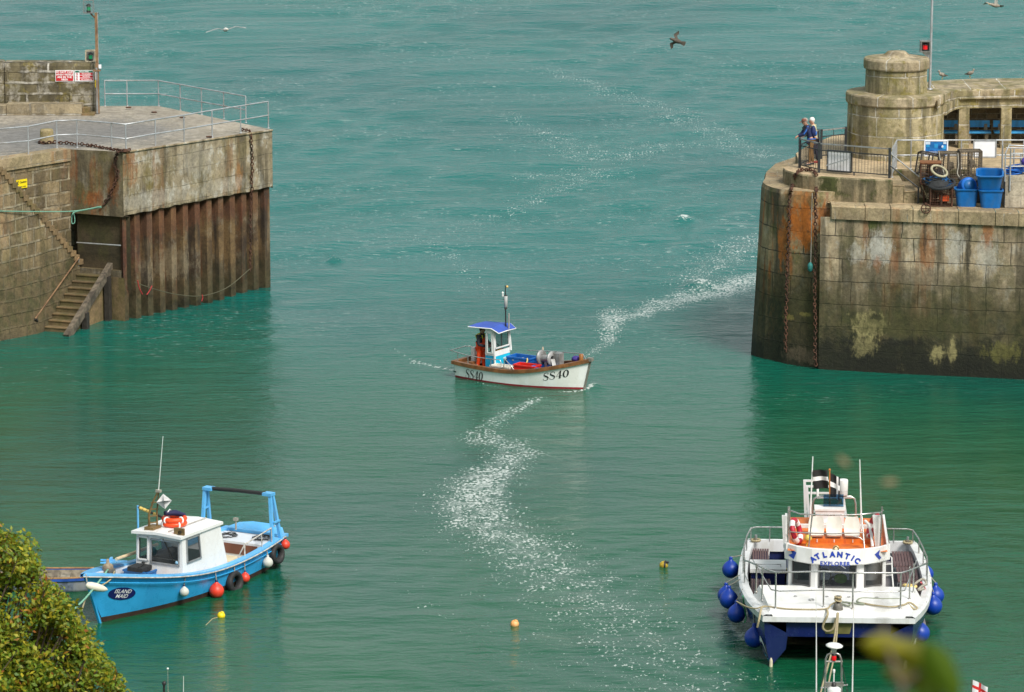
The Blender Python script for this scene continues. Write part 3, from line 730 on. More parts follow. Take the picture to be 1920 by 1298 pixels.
    b.quad((q.x, q.y, -1), (-15.02, 155.02, -1), (-15.02, 155.02, 1.7), (q.x, q.y, 1.7), STEP_L)
    mk(b, 'concrete_apron')
    # handrails and pipe
    xyl, xyc = V((l1.x, l1.y, 0)), V((C1.x, C1.y, 0))
    b = MB(); b.tube([PY(66, 598, 152.45), PY(148, 483, 155.7)], .035, BROWNP, n=6)
    b.tube([PY(66, 598, 152.45), PY(70, 602, 152.6)], .06, TIMBER_D, n=5)
    b.tube([PY(148, 483, 155.7), PY(147, 500, 155.8)], .025, GREYP, n=5)
    mk(b, 'handrail')
    b = MB(); b.tube([PY(0, 312, 154.6), PY(30, 350, 155.4), PY(100, 440, 156.3), PY(140, 482, 156.6), PY(152, 492, 156.6)], .03, BLACKP, n=6)
    mk(b, 'handrail')
    b = MB(); b.tube([onface(144, 455, xyl, xyc, .02), onface(226, 460.5, xyl, xyc, .02)], .03, GALV, n=6); mk(b, 'pipe')
    b = MB(); a = PY(125, 407, 156.3); b.box(a, (.42, .1, .4), RUST, rz=.6); mk(b, 'iron_bracket')
    # small ring bolts on the deck
    for x, y in ((241, 203), (289, 212), (342, 222), (392, 258)):
        b = MB(); q = P(x, y, 6.57); b.torus((q.x, q.y, 6.6), .10, .025, RUST, n=12, k=6); mk(b, 'ring_bolt')
    return root
left_pier()

def left_parapet():
    a = P(-120, 217, 6.5); c = P(178, 213.4, 6.5); Y = (a.y + c.y) / 2 + .55
    zt = PY(90, 117, Y).z
    root = thing('stone_wall', 'mossy stone parapet wall with a low stone bench, behind the left pier deck', 'wall', (-19, Y, 6.5)); o_ = root.location
    b = MB(); xr = PY(178, 213, Y).x; xl = -34
    # rounded end and head
    for x0, x1, z1, dy in ((xl, PY(9, 200, Y).x, zt + .03, -.06), (PY(9, 200, Y).x + .03, xr, zt, 0)):
        prof = [(Y + dy, 6.3), (Y + dy, z1 - .16), (Y + dy + .05, z1 - .04), (Y + dy + .16, z1), (Y + dy + .75, z1), (Y + dy + .85, 6.3)]
        rows = []
        for x, k in ((x0, 1), (x1 - .12, 1), (x1 - .03, .93), (x1, .75)):
            cy = Y + dy + .42; rows.append([V((x, cy + (p[0] - cy) * k, 6.3 + (p[1] - 6.3) * (1 - (1 - k) * .12))) for p in prof])
        b.grid(rows, PARAP, smooth=False, uvs=lambda i, j, rows=rows: (rows[i][j].x, rows[i][j].z if j < 3 else rows[i][j].y))
        b.add(rows[-1], [tuple(range(6))], PARAP)
    o = b.build('wall', root); o.location = -o_
    b = MB(); yb = P(80, 215.5, 6.52).y; x1 = PY(153, 200, yb).x; x2 = PY(168, 205, yb).x; xs = PY(12, 200, yb).x
    b.box(((xs + x1) / 2, (yb + Y) / 2, 6.73), (x1 - xs, Y - yb, .46), stone('bench_stone', (.25, .22, .165), (.17, .15, .11), 1.2, brick=(2.2, .6), white=.4, wcol=(.4, .37, .3), streak=(.10, .085, .06), samt=.5, bumpd=.03))
    b.box(((xl + xs) / 2 - .02, (yb + Y) / 2 - .06, 6.70), (xs - xl, Y - yb, .40), b.mats[0])
    o = b.build('bench', root); o.location = -o_
    b = MB(); b.box(((x1 + x2) / 2, (yb + Y) / 2 + .02, 6.64), (x2 - x1 - .02, .5, .26), STEP_L); b.box(((x1 + x2) / 2 + .1, (yb + Y) / 2 - .1, 6.535), (x2 - x1 + .2, .7, .08), STEP_L)
    o = b.build('end_step', root); o.location = -o_
    # signs fixed on the wall
    def sign(name, label, x0, y0, x1, y1, face, fill):
        A = PY(x0, y1, Y - .04); B = PY(x1, y0, Y - .04); cx, cz = (A.x + B.x) / 2, (A.z + B.z) / 2; Wd, H = B.x - A.x, B.z - A.z
        r = thing(name, label, 'sign', (cx, Y - .04, cz))
        b = MB(); b.box((0, .015, 0), (Wd, .03, H), WHITEI); b.build('backing', r)
        b = MB(); b.box((0, -.006, 0), (Wd - .05, .01, H - .05), face); b.build('panel', r)
        fill(r, Wd, H)
    def T(r, lines, m, name='lettering'):
        for s, size, x, z, bold in lines: b = MB(); b.text(s, size, m, lambda u, v, x=x, z=z: V((x + u, -.016, z + v)), bold=bold); b.build(name, r)
    def f1(r, W, H): T(r, [('DO NOT CAST', .115, 0, .155, .003), ('WHEN VESSELS', .105, 0, .05, .003), ('ARE IN THE', .115, 0, -.055, .003), ('AREA', .115, 0, -.155, .003)], WHITEI)
    def f2(r, W, H):
        b = MB(); b.box((0, -.012, H / 2 - .055), (W - .06, .006, .075), GRNS); b.build('header_band', r)
        for k in range(3): b = MB(); b.box((W * .12, -.012, .085 - .112 * k), (W * .70, .006, .09), REDS); b.build('red_band', r)
        for k in range(3): b = MB(); b.torus((-W * .37, -.013, .085 - .112 * k), .038, .008, REDS, axis=(0, 1, 0), n=14, k=5); b.beam((-W * .37 - .03, -.013, .085 - .112 * k + .03), (-W * .37 + .03, -.013, .085 - .112 * k - .03), .01, .01, REDS); b.build('prohibition_symbol', r)
        T(r, [('Harbour Safety', .066, 0, H / 2 - .055, .002), ('No Jumping', .075, W * .12, .085, .002), ('No Diving', .075, W * .12, -.027, .002), ('No Tombstoning', .064, W * .12, -.139, .002)], WHITEI)
    sign('warning_sign', 'red sign in white capitals about casting, on the mossy parapet wall', 104, 132, 138, 153, REDS, f1)
    sign('warning_sign', 'white sign with green header and three red bands, on the parapet wall end', 140, 132, 175, 153, WHITEP, f2)
    # small yellow and white marker on the wall end
    q = PY(179.4, 152, Y + .1); b = MB(); b.box((0, 0, .18), (.03, .12, .3), WHITEI); b.box((0, 0, -.14), (.03, .12, .3), YELS)
    o = b.build('wall_marker'); o.location = (xr + .02, Y + .3, q.z); tag(o, 'narrow yellow and white marker strip on the end of the parapet wall', 'marker')
    # the navigation light post
    base = P(184, 212.5, 6.52); Yp = base.y
    root = thing('light_post', 'tall brown post topped by a caged green light, at the parapet wall end', 'light post', base)
    zt_ = PY(180, 24, Yp).z - base.z; dx = PY(180, 24, Yp).x - base.x
    b = MB(); b.beam((0, 0, 0), (dx * .5, 0, zt_ * .5), .13, .13, BROWNP, up=(0, 1, 0)); b.beam((dx * .5, 0, zt_ * .5), (dx, 0, zt_), .11, .11, BROWNP, up=(0, 1, 0)); b.beam((-.02, -.075, 0), (-.02, -.075, 1.9), .07, .02, GREYP, up=(0, 1, 0))
    b.build('post', root)
    b = MB(); b.beam((.06, 0, zt_ * .5), (.06 + dx * .5, 0, zt_ + .02), .025, .025, GALV, up=(0, 1, 0)); b.tube([(dx + .06, 0, zt_), (dx + .1, 0, zt_ - .02), (dx + .13, 0, zt_ - .1)], .015, BLACKP, n=5); b.build('cable_conduit', root)
    b = MB(); b.box((.12, -.05, 1.95), (.11, .1, .15), WHITEP); b.box((-.02, 0, 1.78), (.3, .2, .06), BROWNP); b.build('junction_box', root)
    def lamp(nm, cx, cz, W, H, frame, par, cage):
        f = MB(); D = .34; r_ = .02 if cage else .035
        for sx in (-1, 1):
            for sy in (-1, 1): f.beam((cx + sx * W / 2, sy * D / 2, cz), (cx + sx * W / 2, sy * D / 2, cz + H), r_, r_, frame, up=(0, 1, 0))
        for z in (0, H):
            for sy in (-1, 1): f.beam((cx - W / 2, sy * D / 2, cz + z), (cx + W / 2, sy * D / 2, cz + z), r_, r_, frame)
            for sx in (-1, 1): f.beam((cx + sx * W / 2, -D / 2, cz + z), (cx + sx * W / 2, D / 2, cz + z), r_, r_, frame)
        if cage:
            for k in range(1, 4):
                f.beam((cx - W / 2, -D / 2, cz + H * k / 4), (cx + W / 2, -D / 2, cz + H * k / 4), .008, .008, frame); f.beam((cx - W / 2 + W * k / 4, -D / 2, cz), (cx - W / 2 + W * k / 4, -D / 2, cz + H), .008, .008, frame, up=(0, 1, 0))
        f.box((cx, 0, cz), (W, D, .03), frame)
        if not cage: f.box((cx, D / 2, cz + H / 2), (W, .02, H), LAMPBOX)
        o = f.build(nm, par)
        g = MB(); g.lathe([(.09, cz + .02), (.09, cz + .1)], (cx, 0, 0), INK, n=14); g.lathe([(.08, cz + .1), (.075, cz + .27)], (cx, 0, 0), GREENL, n=14); g.lathe([(.12, cz + .27), (.10, cz + .31), (.03, cz + .37)], (cx, 0, 0), INK, n=14); g.build('green_lamp', o)
    lamp('lamp_cage', dx - .30, zt_ + .0, .40, .52, LAMPBOX, root, True)
    b = MB(); b.beam((dx - .02, 0, zt_ - .25), (dx - .25, 0, zt_), .04, .06, BROWNP); b.build('bracket', root)
    r2 = thing('signal_light', 'green lamp in a pale metal box sitting on the parapet wall top', 'light', (PY(170, 116, Y + .3).x, Y + .3, zt + .01))
    lamp('lamp_box', 0, 0, .38, .44, mat('pale_lamp_frame', (.42, .37, .27), .6, 0, .2), r2, False)
left_parapet()

# ---------------------------------------------------------------- rails, chains, ropes
def rail(name, label, bases, h, mids, m, r=.025, posts=None, group=None, skip_first=False, topper=None):
    root = thing(name, label, 'railing', bases[0], 0, group); o_ = root.location
    for i, p in enumerate(bases):
        if posts is not None and i not in posts: continue
        b = MB(); b.tube([p - o_, p - o_ + V((0, 0, h))], r, m, n=6); b.lathe([(.06, 0), (.06, .015), (0, .016)], p - o_, m, n=8); b.build('post', root)
    for hh, nm in [(h, 'top_rail')] + [(k, 'middle_rail') for k in mids]:
        b = MB(); b.tube([p - o_ + V((0, 0, hh)) for p in bases], r, m, n=6); b.build(nm, root)
    return root
def zpx(lst, z, k=3.5556, x0=0, y0=0): return [P(a / k + x0, b / k + y0, z) for a, b in lst]
front = zpx([(-240, 1092), (-20, 1048), (190, 1030), (380, 990), (515, 985), (745, 1005), (840, 1015)], 6.6) + zpx([(1037, 980), (1228, 950), (1415, 917), (1605, 886), (1790, 855)], 6.55)
rail('guard_rail', 'galvanised two-bar guard rail along the front edge of the left pier deck', front, 1.08, [.52], GALV, .03, group='guard rails on the left pier')
back = zpx([(1790, 853), (1640, 818), (1493, 790), (1345, 763), (1203, 736), (1058, 708), (848, 708), (700, 708)], 6.5)
rail('guard_rail', 'galvanised two-bar guard rail along the seaward edge behind the left pier deck', back[1:], 1.08, [.52], GALV, .028, group='guard rails on the left pier')

def chain(name, label, path, link=.24, r=.035, m=RUST, group=None, shake=.02):
    pts = [V(p) for p in path]; seg = [0]
    for a, c in zip(pts, pts[1:]): seg.append(seg[-1] + (c - a).length)
    def at(t):
        for i in range(len(pts) - 1):
            if t <= seg[i + 1] or i == len(pts) - 2: return pts[i].lerp(pts[i + 1], (t - seg[i]) / max(1e-6, seg[i + 1] - seg[i]))
    b = MB(); t = 0; k = 0; rng = random.Random(len(pts)); org = pts[0]
    step = link * .72
    while t + link < seg[-1]:
        a, c = at(t), at(t + link); d = (c - a).normalized(); side = d.orthogonal().normalized(); up = d.cross(side)
        ang = (math.pi / 2 if k % 2 else 0) + rng.uniform(-.3, .3) + .6
        s2 = side * math.cos(ang) + up * math.sin(ang); mid = (a + c) / 2 + V((rng.uniform(-1, 1), rng.uniform(-1, 1), rng.uniform(-1, 1))) * shake - org
        w_ = link * .30; L = link * .5; ring = []
        for i in range(10):
            an = 2 * math.pi * i / 10; ring.append(mid + d * (L - r) * (math.copysign(abs(math.cos(an)) ** .6, math.cos(an))) + s2 * w_ * math.sin(an))
        b.tube(ring, r, m, n=5, closed=True)
        t += step; k += 1
    o = b.build(name); o.location = org
    return tag(o, label, 'chain', group)
bp = P(88, 268, 6.6)
chain('iron_chain', 'rusty chain lying along the left pier deck from the stone bollard to the corner', [bp + V((-.32, -.05, .06)), bp + V((-.1, -.36, .06)), bp + V((.3, -.2, .06)), P(125, 268, 6.66), P(170, 273, 6.66), P(205, 279, 6.68), P(236, 283.5, 6.72)], .18, .025)
n1 = V((-.74, -.68, 0)) * .08
L1 = P(130, 280, 6.6)
fA = lambda x, y: onface(x, y, V((L1.x, L1.y, 0)), V((-15.0, 155.0, 0)))
fB = lambda x, y, off=.08: onface(x, y, V((-15.0, 155.0, 0)), V((-9.66, 162.26, 0)), off)
chain('iron_chain', 'rusty chain heaped at the left pier corner and hanging down its stained wall', [P(245, 281, 6.74), P(228, 283, 6.76), P(238, 284, 6.78), P(222, 284, 6.72), fA(217, 292), fA(216, 315), fA(222, 325), fA(214, 345), fA(206, 366), fA(196, 382), fA(190, 388)], .19, .030)
chain('iron_chain', 'rusty chain hanging straight down the sheet piling near the left pier right end', [P(453, 242, 6.58), P(466, 243.5, 6.60), fB(471, 252), fB(473, 300), fB(472, 353), fB(470, 420, .1), fB(469, 515, .1)], .17, .022)
b = MB(); b.lathe([(.30, 0), (.275, .1), (.26, .42), (.255, .50), (.22, .54), (0, .55)], (0, 0, 0), stone('bollard_stone', (.36, .31, .21), (.24, .21, .13), 3, lichen=.7, pit=.5), n=24)
o = b.build('bollard'); o.location = bp; tag(o, 'short round lichen-spotted stone bollard on the left pier deck with chain round it', 'bollard')

def rope(name, label, path, r, m, group=None, cat='rope', n=6, smooth=True):
    pts = [V(p) for p in path]; org = pts[0].copy()
    if smooth and len(pts) > 2:   # Catmull-Rom
        out = []
        for i in range(len(pts) - 1):
            p0 = pts[max(0, i - 1)]; p1 = pts[i]; p2 = pts[i + 1]; p3 = pts[min(len(pts) - 1, i + 2)]
            for k in range(6):
                t = k / 6; out.append(.5 * ((2 * p1) + (p2 - p0) * t + (2 * p0 - 5 * p1 + 4 * p2 - p3) * t * t + (3 * p1 - p0 - 3 * p2 + p3) * t ** 3))
        pts = out + [pts[-1]]
    b = MB(); b.tube([p - org for p in pts], r, m, n=n); o = b.build(name); o.location = org
    return tag(o, label, cat, group)
GREENR = mat('green_rope', (.16, .36, .27), .8, 0, .2, 30); TANR = mat('tan_rope', (.36, .30, .18), .85, 0, .25, 30); REDR = mat('red_rope', (.35, .03, .03), .8)
DARKR = mat('dark_weedy_rope', (.09, .085, .05), .85); GREYR = mat('grey_rope', (.33, .31, .26), .85, 0, .25, 30)
rope('mooring_rope', 'pale green rope stretched across the left pier stairs to the hanging chain', [PY(-60, 394, 150.6), PY(0, 396, 151.6), PY(70, 397, 153.4), PY(139, 396, 155.0), fA(190, 387)], .022, GREENR)
rope('mooring_rope', 'pale green rope doubled back from the chain with a loop hanging over the stairs', [fA(191, 389), PY(160, 394, 155.4), PY(138, 399, 155.2), PY(134.5, 410, 155.2), PY(135, 419, 155.2), PY(139.5, 418, 155.2), PY(140, 409, 155.2), PY(137, 397, 155.2)], .02, GREENR)
rope('mooring_rope', 'thin dark rope sagging in front of the rusty sheet piling', [fB(252, 529, .16), fB(285, 541, .16), fB(330, 552, .16), fB(378, 555, .16), fB(425, 540, .16), fB(468, 505, .16)], .018, DARKR)
rope('rope_scrap', 'frayed red rope end hanging on the sheet piling near the stairs', [fB(258, 526, .18), fB(261, 540, .18), fB(267, 552, .18)], .025, REDR)
rope('rope_scrap', 'frayed red rope end tied to the sagging rope, second from the stairs', [fB(285, 536, .18), fB(280, 546, .18), fB(275, 553, .18)], .022, REDR)
rope('rope_scrap', 'frayed red rope end dangling at the lowest point of the sagging rope', [fB(379, 553, .18), fB(380, 559, .18), fB(378, 565, .18)], .022, REDR)
# yellow caution plate on the wall behind the stairs
l1_, l0_ = P(130, 280, 6.6), P(0, 300, 6.6)
c0 = onface(41, 345, V((l0_.x, l0_.y, 0)), V((l1_.x, l1_.y, 0)), .06)
r = thing('caution_sign', 'small yellow caution sign on the masonry above the left pier stairs', 'sign', c0, math.atan2(l1_.y - l0_.y, l1_.x - l0_.x))
b = MB(); b.box((0, .01, 0), (.56, .02, .34), YELS); b.build('plate', r)
b = MB(); b.text('Caution', .11, INK, lambda u, v: V((u + .06, -.012, v + .07)), bold=.002); b.build('lettering', r); b = MB(); b.text('Slippery steps', .075, INK, lambda u, v: V((u, -.012, v - .1)), bold=.001); b.build('lettering', r)
b = MB(); b.ball((-.2, -.01, .12), .025, INK, 8, (1, .3, 1)); b.beam((-.2, -.012, .1), (-.23, -.012, .03), .03, .008, INK, up=(0, 1, 0)); b.beam((-.23, -.012, .04), (-.18, -.012, 0), .02, .008, INK, up=(0, 1, 0)); b.build('falling_figure', r)
# ================================================================ the pier on the right
ZQ, ZP = 6.1, 6.95
def right_pier():
    root = thing('harbour_pier', 'massive stone pier with rounded mossy bastion and algae-dark wall, right of the harbour mouth', 'pier', (15, 150, 0)); o_ = root.location
    def mk(b, n):
        o = b.build(n, root); o.location = -o_; return o
    # quay wall
    b = MB(); A = V((11.72, 145.50, 0)); B = V((26, 142.0, 0)); A0 = A; A = V((11.2, 145.63, 0))
    L = (B - A).length; N = 8
    b.quad((A.x, A.y - .1, -1.5), (B.x, B.y - .1, -1.5), (B.x, B.y + .02, 5.66), (A.x, A.y + .02, 5.66), WALL_R, [(0, -1.5), (L, -1.5), (L, 5.66), (0, 5.66)])
    mk(b, 'quay_wall')
    A = A0; L = (B - A).length; b = MB(); u = (B - A).normalized(); rng = random.Random(9); t = -.12
    while t < L:
        w_ = rng.uniform(.8, 1.75); p = A + u * t; q = A + u * (t + w_ - .025); j = rng.uniform(-.02, .02)
        n_ = V((u.y, -u.x, 0)) * (.07 + j)
        a0, a1 = p + n_, q + n_; i0, i1 = p - n_ * 0 + V((0, .9, 0)), q + V((0, .9, 0)); z = 6.1 + j * .6
        e = V((0, 0, .05)); f = V((0, .06, 0))
        b.quad((a0.x, a0.y, 5.6), (a1.x, a1.y, 5.6), (a1.x, a1.y, z - .05), (a0.x, a0.y, z - .05), GRANITE)
        b.quad((a0.x, a0.y, z - .05), (a1.x, a1.y, z - .05), (a1.x, a1.y + .06, z), (a0.x, a0.y + .06, z), GRANITE)
        b.quad((a0.x, a0.y + .06, z), (a1.x, a1.y + .06, z), (i1.x, i1.y, z), (i0.x, i0.y, z), GRANITE)
        b.quad((a0.x, a0.y, 5.6), (a0.x, a0.y, z - .05), (i0.x, i0.y, z), (i0.x, i0.y, 5.6), GRANITE)
        t += w_
    mk(b, 'coping')
    b = MB(); b.add([(11.5, 146.3, 6.06), (26, 142.8, 6.06), (26, 149, 6.06), (11.5, 149, 6.06)], [(0, 1, 2, 3)], PAVE); mk(b, 'quay_deck')
    # bastion
    bot = [P(1557, 694, 0), P(1530, 691, 0), P(1500, 687, 0), P(1475, 683, 0), P(1452, 678, 0), P(1432, 674, 0), P(1418, 669.5, 0), P(1409, 663, 0), V((9.05, 149.2, 0)), V((9.22, 151, 0)), V((9.7, 153.5, 0)), V((10.6, 155.5, 0)), V((12, 157, 0))]
    top = [P(1565, 362, 6.4), P(1540, 361.5, 6.4), P(1510, 360.5, 6.4), P(1485, 359, 6.4), P(1462, 356.5, 6.4), P(1446, 353, 6.4), P(1434, 348, 6.4), P(1428, 343, 6.4), V((9.40, 149.9, 6.4)), V((9.52, 151.4, 6.4)), V((10.0, 153.5, 6.4)), V((10.9, 155.3, 6.4)), V((12, 157, 6.4))]
    b = MB(); rows = []; us = [0]
    for p, q in zip(bot, bot[1:]): us.append(us[-1] + (q - p).length)
    zs = [-1.2, 0, .6, 1.3, 2.2, 3.2, 4.3, 5.4, 6.28]
    for z in zs:
        t = z / 6.4; bulge = .05 * max(0, 1 - abs(z - .3) / 1.6)
        rows.append([V((lerp(p.x, q.x, t) - bulge * (.5 if i > 4 else .1), lerp(p.y, q.y, t) - bulge * .5, z)) for i, (p, q) in enumerate(zip(bot, top))])
    rows.append([p + (V((13, 152, p.z)) - p).normalized() * .06 + V((0, 0, .02)) for p in top])
    zz = zs + [6.45]
    b.grid(rows, BAST, smooth=False, uvs=lambda i, j: (us[j], zz[i]))
    e = [V((p.x, p.y, 0)) for p in (rows[-1][0], bot[0])]
    # right-hand return of the bastion block
    col = [r[0] for r in rows]
    b.grid([col, [V((c.x + .06, c.y + 1.4, c.z)) for c in col]], BAST, smooth=False)
    mk(b, 'bastion')
    b = MB(); tp = rows[-1]
    b.add([p for p in tp] + [V((12, 150, 6.42)), V((tp[0].x + .12, tp[0].y + 1.5, 6.42))], [tuple(range(len(tp) + 2))], GRANITE); mk(b, 'bastion_cap')
    # raised platform and promenade
    pl = [P(1674, 337.5, ZP), P(1640, 336.5, ZP), P(1600, 334.5, ZP), P(1560, 332.5, ZP), P(1530, 330, ZP), P(1505, 327, ZP), P(1486, 323.5, ZP), P(1472, 319, ZP), P(1468, 315, ZP), P(1476, 311, ZP), P(1498, 306.5, ZP), V((10.75, 152.6, ZP)), V((11.3, 154.5, ZP)), V((12.6, 157.5, ZP)), V((27, 158.5, ZP)), V((27, 148.55, ZP)), V((pl0x(), 148.55, ZP))]
    pp = [xy(p) for p in pl]
    b = MB(); b.prism(pp, 5.7, ZP - .05, PLAT, top=False)
    cen = V((13.5, 152, 0)); ins = [(p[0] + (cen.x - p[0]) * .008, p[1] + (cen.y - p[1]) * .012) for p in pp]
    for i in range(len(pp)):
        k = (i + 1) % len(pp)
        b.quad((*pp[i], ZP - .05), (*pp[k], ZP - .05), (*ins[k], ZP), (*ins[i], ZP), PLAT)
    mk(b, 'platform')
    b = MB(); b.add([(*p, ZP) for p in ins], [tuple(range(len(ins)))], PAVE); mk(b, 'promenade')
    b = MB()
    for i in range(3):
        z = ZP - .22 * (i + 1); b.box((pl0x() + .22 + .42 * i, 147.35, (z + 5.9) / 2), (.44, 2.2, z - 5.9), PLAT)
        b.box((pl0x() + .24 + .42 * i, 147.35, z - .02), (.43, 2.24, .05), GRANITE)
    mk(b, 'steps')
    return root
def pl0x(): return P(1674, 337.5, ZP).x
right_pier()

TX, TY = PY(1678.5, 250, 152.3).x, 152.3
def zt(py, Y=TY): return PY(1678, py, Y).z
def tower():
    z0, z1, z2, z3, z4 = ZP, zt(191), zt(172), zt(127.5), zt(108)
    root = thing('lookout_tower', 'squat round granite tower of two stepped drums on the right pier end', 'tower', (TX, TY, ZP)); o_ = V((TX, TY, 0))
    def mk(b, n):
        o = b.build(n, root); o.location = (0, 0, -ZP)
    b = MB(); b.lathe([(1.83, z0 - .02), (1.81, z1)], (0, 0, 0), TOWER, n=56); mk(b, 'lower_drum')
    b = MB(); b.lathe([(1.78, z1 - .02), (1.86, z1), (1.89, z1 + .05), (1.89, z2 - .05), (1.86, z2), (1.1, z2 + .03)], (0, 0, 0), COPE, n=56, smooth=False); mk(b, 'collar')
    b = MB(); b.lathe([(1.175, z2), (1.15, z3)], (0, 0, 0), TOWER, n=48); mk(b, 'upper_drum')
    b = MB(); b.lathe([(1.1, z3 - .02), (1.22, z3), (1.24, z3 + .05), (1.24, z4 - .06), (1.20, z4), (.62, z4 + .06)], (0, 0, 0), COPE, n=48, smooth=False); mk(b, 'cap')
    zt_ = zt(96)
    b = MB(); b.lathe([(.64, z4 + .05), (.52, z4 + .09), (.42, z4 + .17), (.36, zt_ - .02), (.32, zt_), (0, zt_ + .01)], (0, 0, 0), COPE, n=36); mk(b, 'cap_dome')
    # light mast behind the upper drum
    Ym = 152.75; zb = z2 + .03; q = PY(1743, 172, Ym)
    r2 = thing('light_post', 'grey steel post with a boxed red light, standing on the round tower collar', 'light post', (q.x, Ym, zb))
    H = PY(1744, -8, Ym).z - zb
    b = MB(); b.tube([(0, 0, 0), (.03, 0, H)], [.055, .045], GALV, n=8); b.lathe([(.12, 0), (.12, .03), (0, .03)], (0, 0, 0), GALV, n=10); b.build('post', r2)
    b = MB(); zl = PY(1735, 97, Ym).z - zb; b.add([(0, -.02, zl - .35), (0, -.02, zl), (-.35, -.02, zl), (0, .02, zl - .35), (0, .02, zl), (-.35, .02, zl)], [(0, 1, 2), (5, 4, 3), (0, 2, 5, 3), (1, 4, 5, 2)], GALV); b.build('bracket', r2)
    b = MB()
    for sx in (-1, 1):
        for sy in (-1, 1): b.beam((-.2 + sx * .17, sy * .15, zl), (-.2 + sx * .17, sy * .15, zl + .40), .04, .04, LAMPBOX, up=(0, 1, 0))
    b.box((-.2, 0, zl + .40), (.40, .36, .04), LAMPBOX); b.box((-.2, 0, zl + .01), (.40, .36, .04), LAMPBOX); b.box((-.2, .16, zl + .2), (.36, .02, .38), LAMPBOX)
    o = b.build('lamp_box', r2)
    g = MB(); g.lathe([(.09, zl + .03), (.09, zl + .09)], (-.2, 0, 0), INK, n=14); g.lathe([(.095, zl + .09), (.085, zl + .26)], (-.2, 0, 0), REDL, n=14); g.lathe([(.12, zl + .26), (.04, zl + .35)], (-.2, 0, 0), INK, n=14); g.build('red_lamp', o)
    b = MB(); b.tube([(-.35, 0, H - .1), (.32, 0, H - .1)], .025, GALV, n=5); b.build('crossarm', r2)
tower()

def shelter():
    Yf = 153.75; zr = PY(1796, 168.5, Yf).z
    root = thing('promenade_shelter', 'open stone shelter with flat curved roof slab on square pillars, right of the round tower', 'shelter', (19, 155, ZP)); o_ = root.location
    def mk(b, n):
        o = b.build(n, root); o.location = -o_; return o
    f = [P(1758, 188, zr), P(1766, 182, zr), P(1774, 176, zr), P(1784, 171.5, zr), P(1796, 168.8, zr), P(1830, 168, zr), P(1920, 167, zr), V((26, P(1920, 167, zr).y - .05, zr))]
    bk = [V((26, 157.0, zr)), P(1920, 146.5, zr), P(1830, 147.3, zr), P(1780, 149.5, zr), P(1745, 151.5, zr), V((TX + .3, TY + 1.2, zr)), V((TX + 1.2, TY + .2, zr))]
    poly = [xy(p) for p in f + bk]
    b = MB(); b.prism(poly, zr - .36, zr - .04, COPE, top=False)
    cen = (20, 155.4); ins = [(p[0] + (cen[0] - p[0]) * .01, p[1] + (cen[1] - p[1]) * .03) for p in poly]
    for i in range(len(poly)):
        k = (i + 1) % len(poly); b.quad((*poly[i], zr - .04), (*poly[k], zr - .04), (*ins[k], zr), (*ins[i], zr), COPE)
    n_ = len(ins); b.add([(*p, zr) for p in ins], [tuple(range(n_))], COPE)
    b.add([(*p, zr - .36) for p in poly], [tuple(range(n_))], COPE)
    mk(b, 'roof_slab')
    b = MB(); fr = [p + V((.03, .16, 0)) for p in f[1:]]
    for p, q in zip(fr, fr[1:]):
        b.beam((p.x, p.y + .17, zr - .55), (q.x, q.y + .17, zr - .55), .36, .37, TOWER)
    mk(b, 'lintel')
    zl = zr - .735
    for px in (1806.5, 1885.5, 1964):
        b = MB(); q = PY(px, 240, Yf + .35); b.box((q.x, q.y, (ZP + zl) / 2), (.40, .40, zl - ZP), TOWER); mk(b, 'pillar')
    b = MB(); b.quad((TX + 1.4, 156.3, ZP), (26, 156.3, ZP), (26, 156.3, zl + .3), (TX + 1.4, 156.3, zl + .3), RUBBLE); mk(b, 'back_wall')
    # benches
    BL = mat('bench_blue', (.06, .42, .88), .5, 0, .12, 3, dirt=(.05, .16, .33), damt=.4); CONB = stone('bench_bracket_concrete', (.33, .30, .25), (.25, .23, .19), 2)
    for k, (xa, xb, lab) in enumerate(((1762, 1799, 'blue plank bench in the shelter, leftmost, beside the round tower'), (1809, 1856.5, 'blue plank bench in the shelter, between the two pillars'), (1863, 1940, 'blue plank bench in the shelter, behind the right-hand pillar'))):
        a, c = PY(xa, 250, 155.15).x, PY(xb, 250, 155.15).x; W = c - a
        r = thing('bench', lab, 'bench', ((a + c) / 2, 155.15, ZP), 0, 'blue benches in the shelter')
        b = MB(); b.box((0, -.1, .47), (W, .42, .07), BL); b.build('seat', r)
        b = MB(); b.box((0, .24, .74), (W, .06, .26), BL); b.build('backrest', r)
        for sx in (-.34, .34):
            b = MB(); b.box((W * sx, -.02, .22), (.13, .4, .43), CONB); b.beam((W * sx, .14, .40), (W * sx, .30, .88), .12, .08, CONB, up=(0, 1, 0)); b.build('bracket', r)
shelter()

# ---------------------------------------------------------------- black fence round the platform end
def fence(name, label, pts, h, group):
    root = thing(name, label, 'fence', pts[0], 0, group); o_ = root.location
    for p in pts:
        b = MB(); b.box(p - o_ + V((0, 0, (h + .04) / 2 - .1)), (.09, .09, h + .24), BLACKP); b.build('post', root)
    for p, q in zip(pts, pts[1:]):
        L = (q - p).length; u = (q - p) / L; b = MB(); a = p - o_; c = q - o_
        for z, w_ in ((h, .045), (h - .24, .035), (.12, .035)): b.beam(a + V((0, 0, z)), c + V((0, 0, z)), w_, w_, GREYP if z == h else BLACKP)
        n_ = max(1, int(L / .118))
        for i in range(1, n_):
            s_ = a + u * L * i / n_; b.beam(s_ + V((0, 0, .12)), s_ + V((0, 0, h - .24)), .014, .014, BLACKP, up=(0, 1, 0))
        m_ = (a + c) / 2; b.beam(m_ + V((0, 0, h - .24)), m_ + V((0, 0, h)), .025, .025, BLACKP, up=(0, 1, 0)); b.beam(m_ + V((0, 0, -.05)), m_ + V((0, 0, .12)), .05, .05, BLACKP, up=(0, 1, 0))
        b.build('bar_panel', root)
    return root
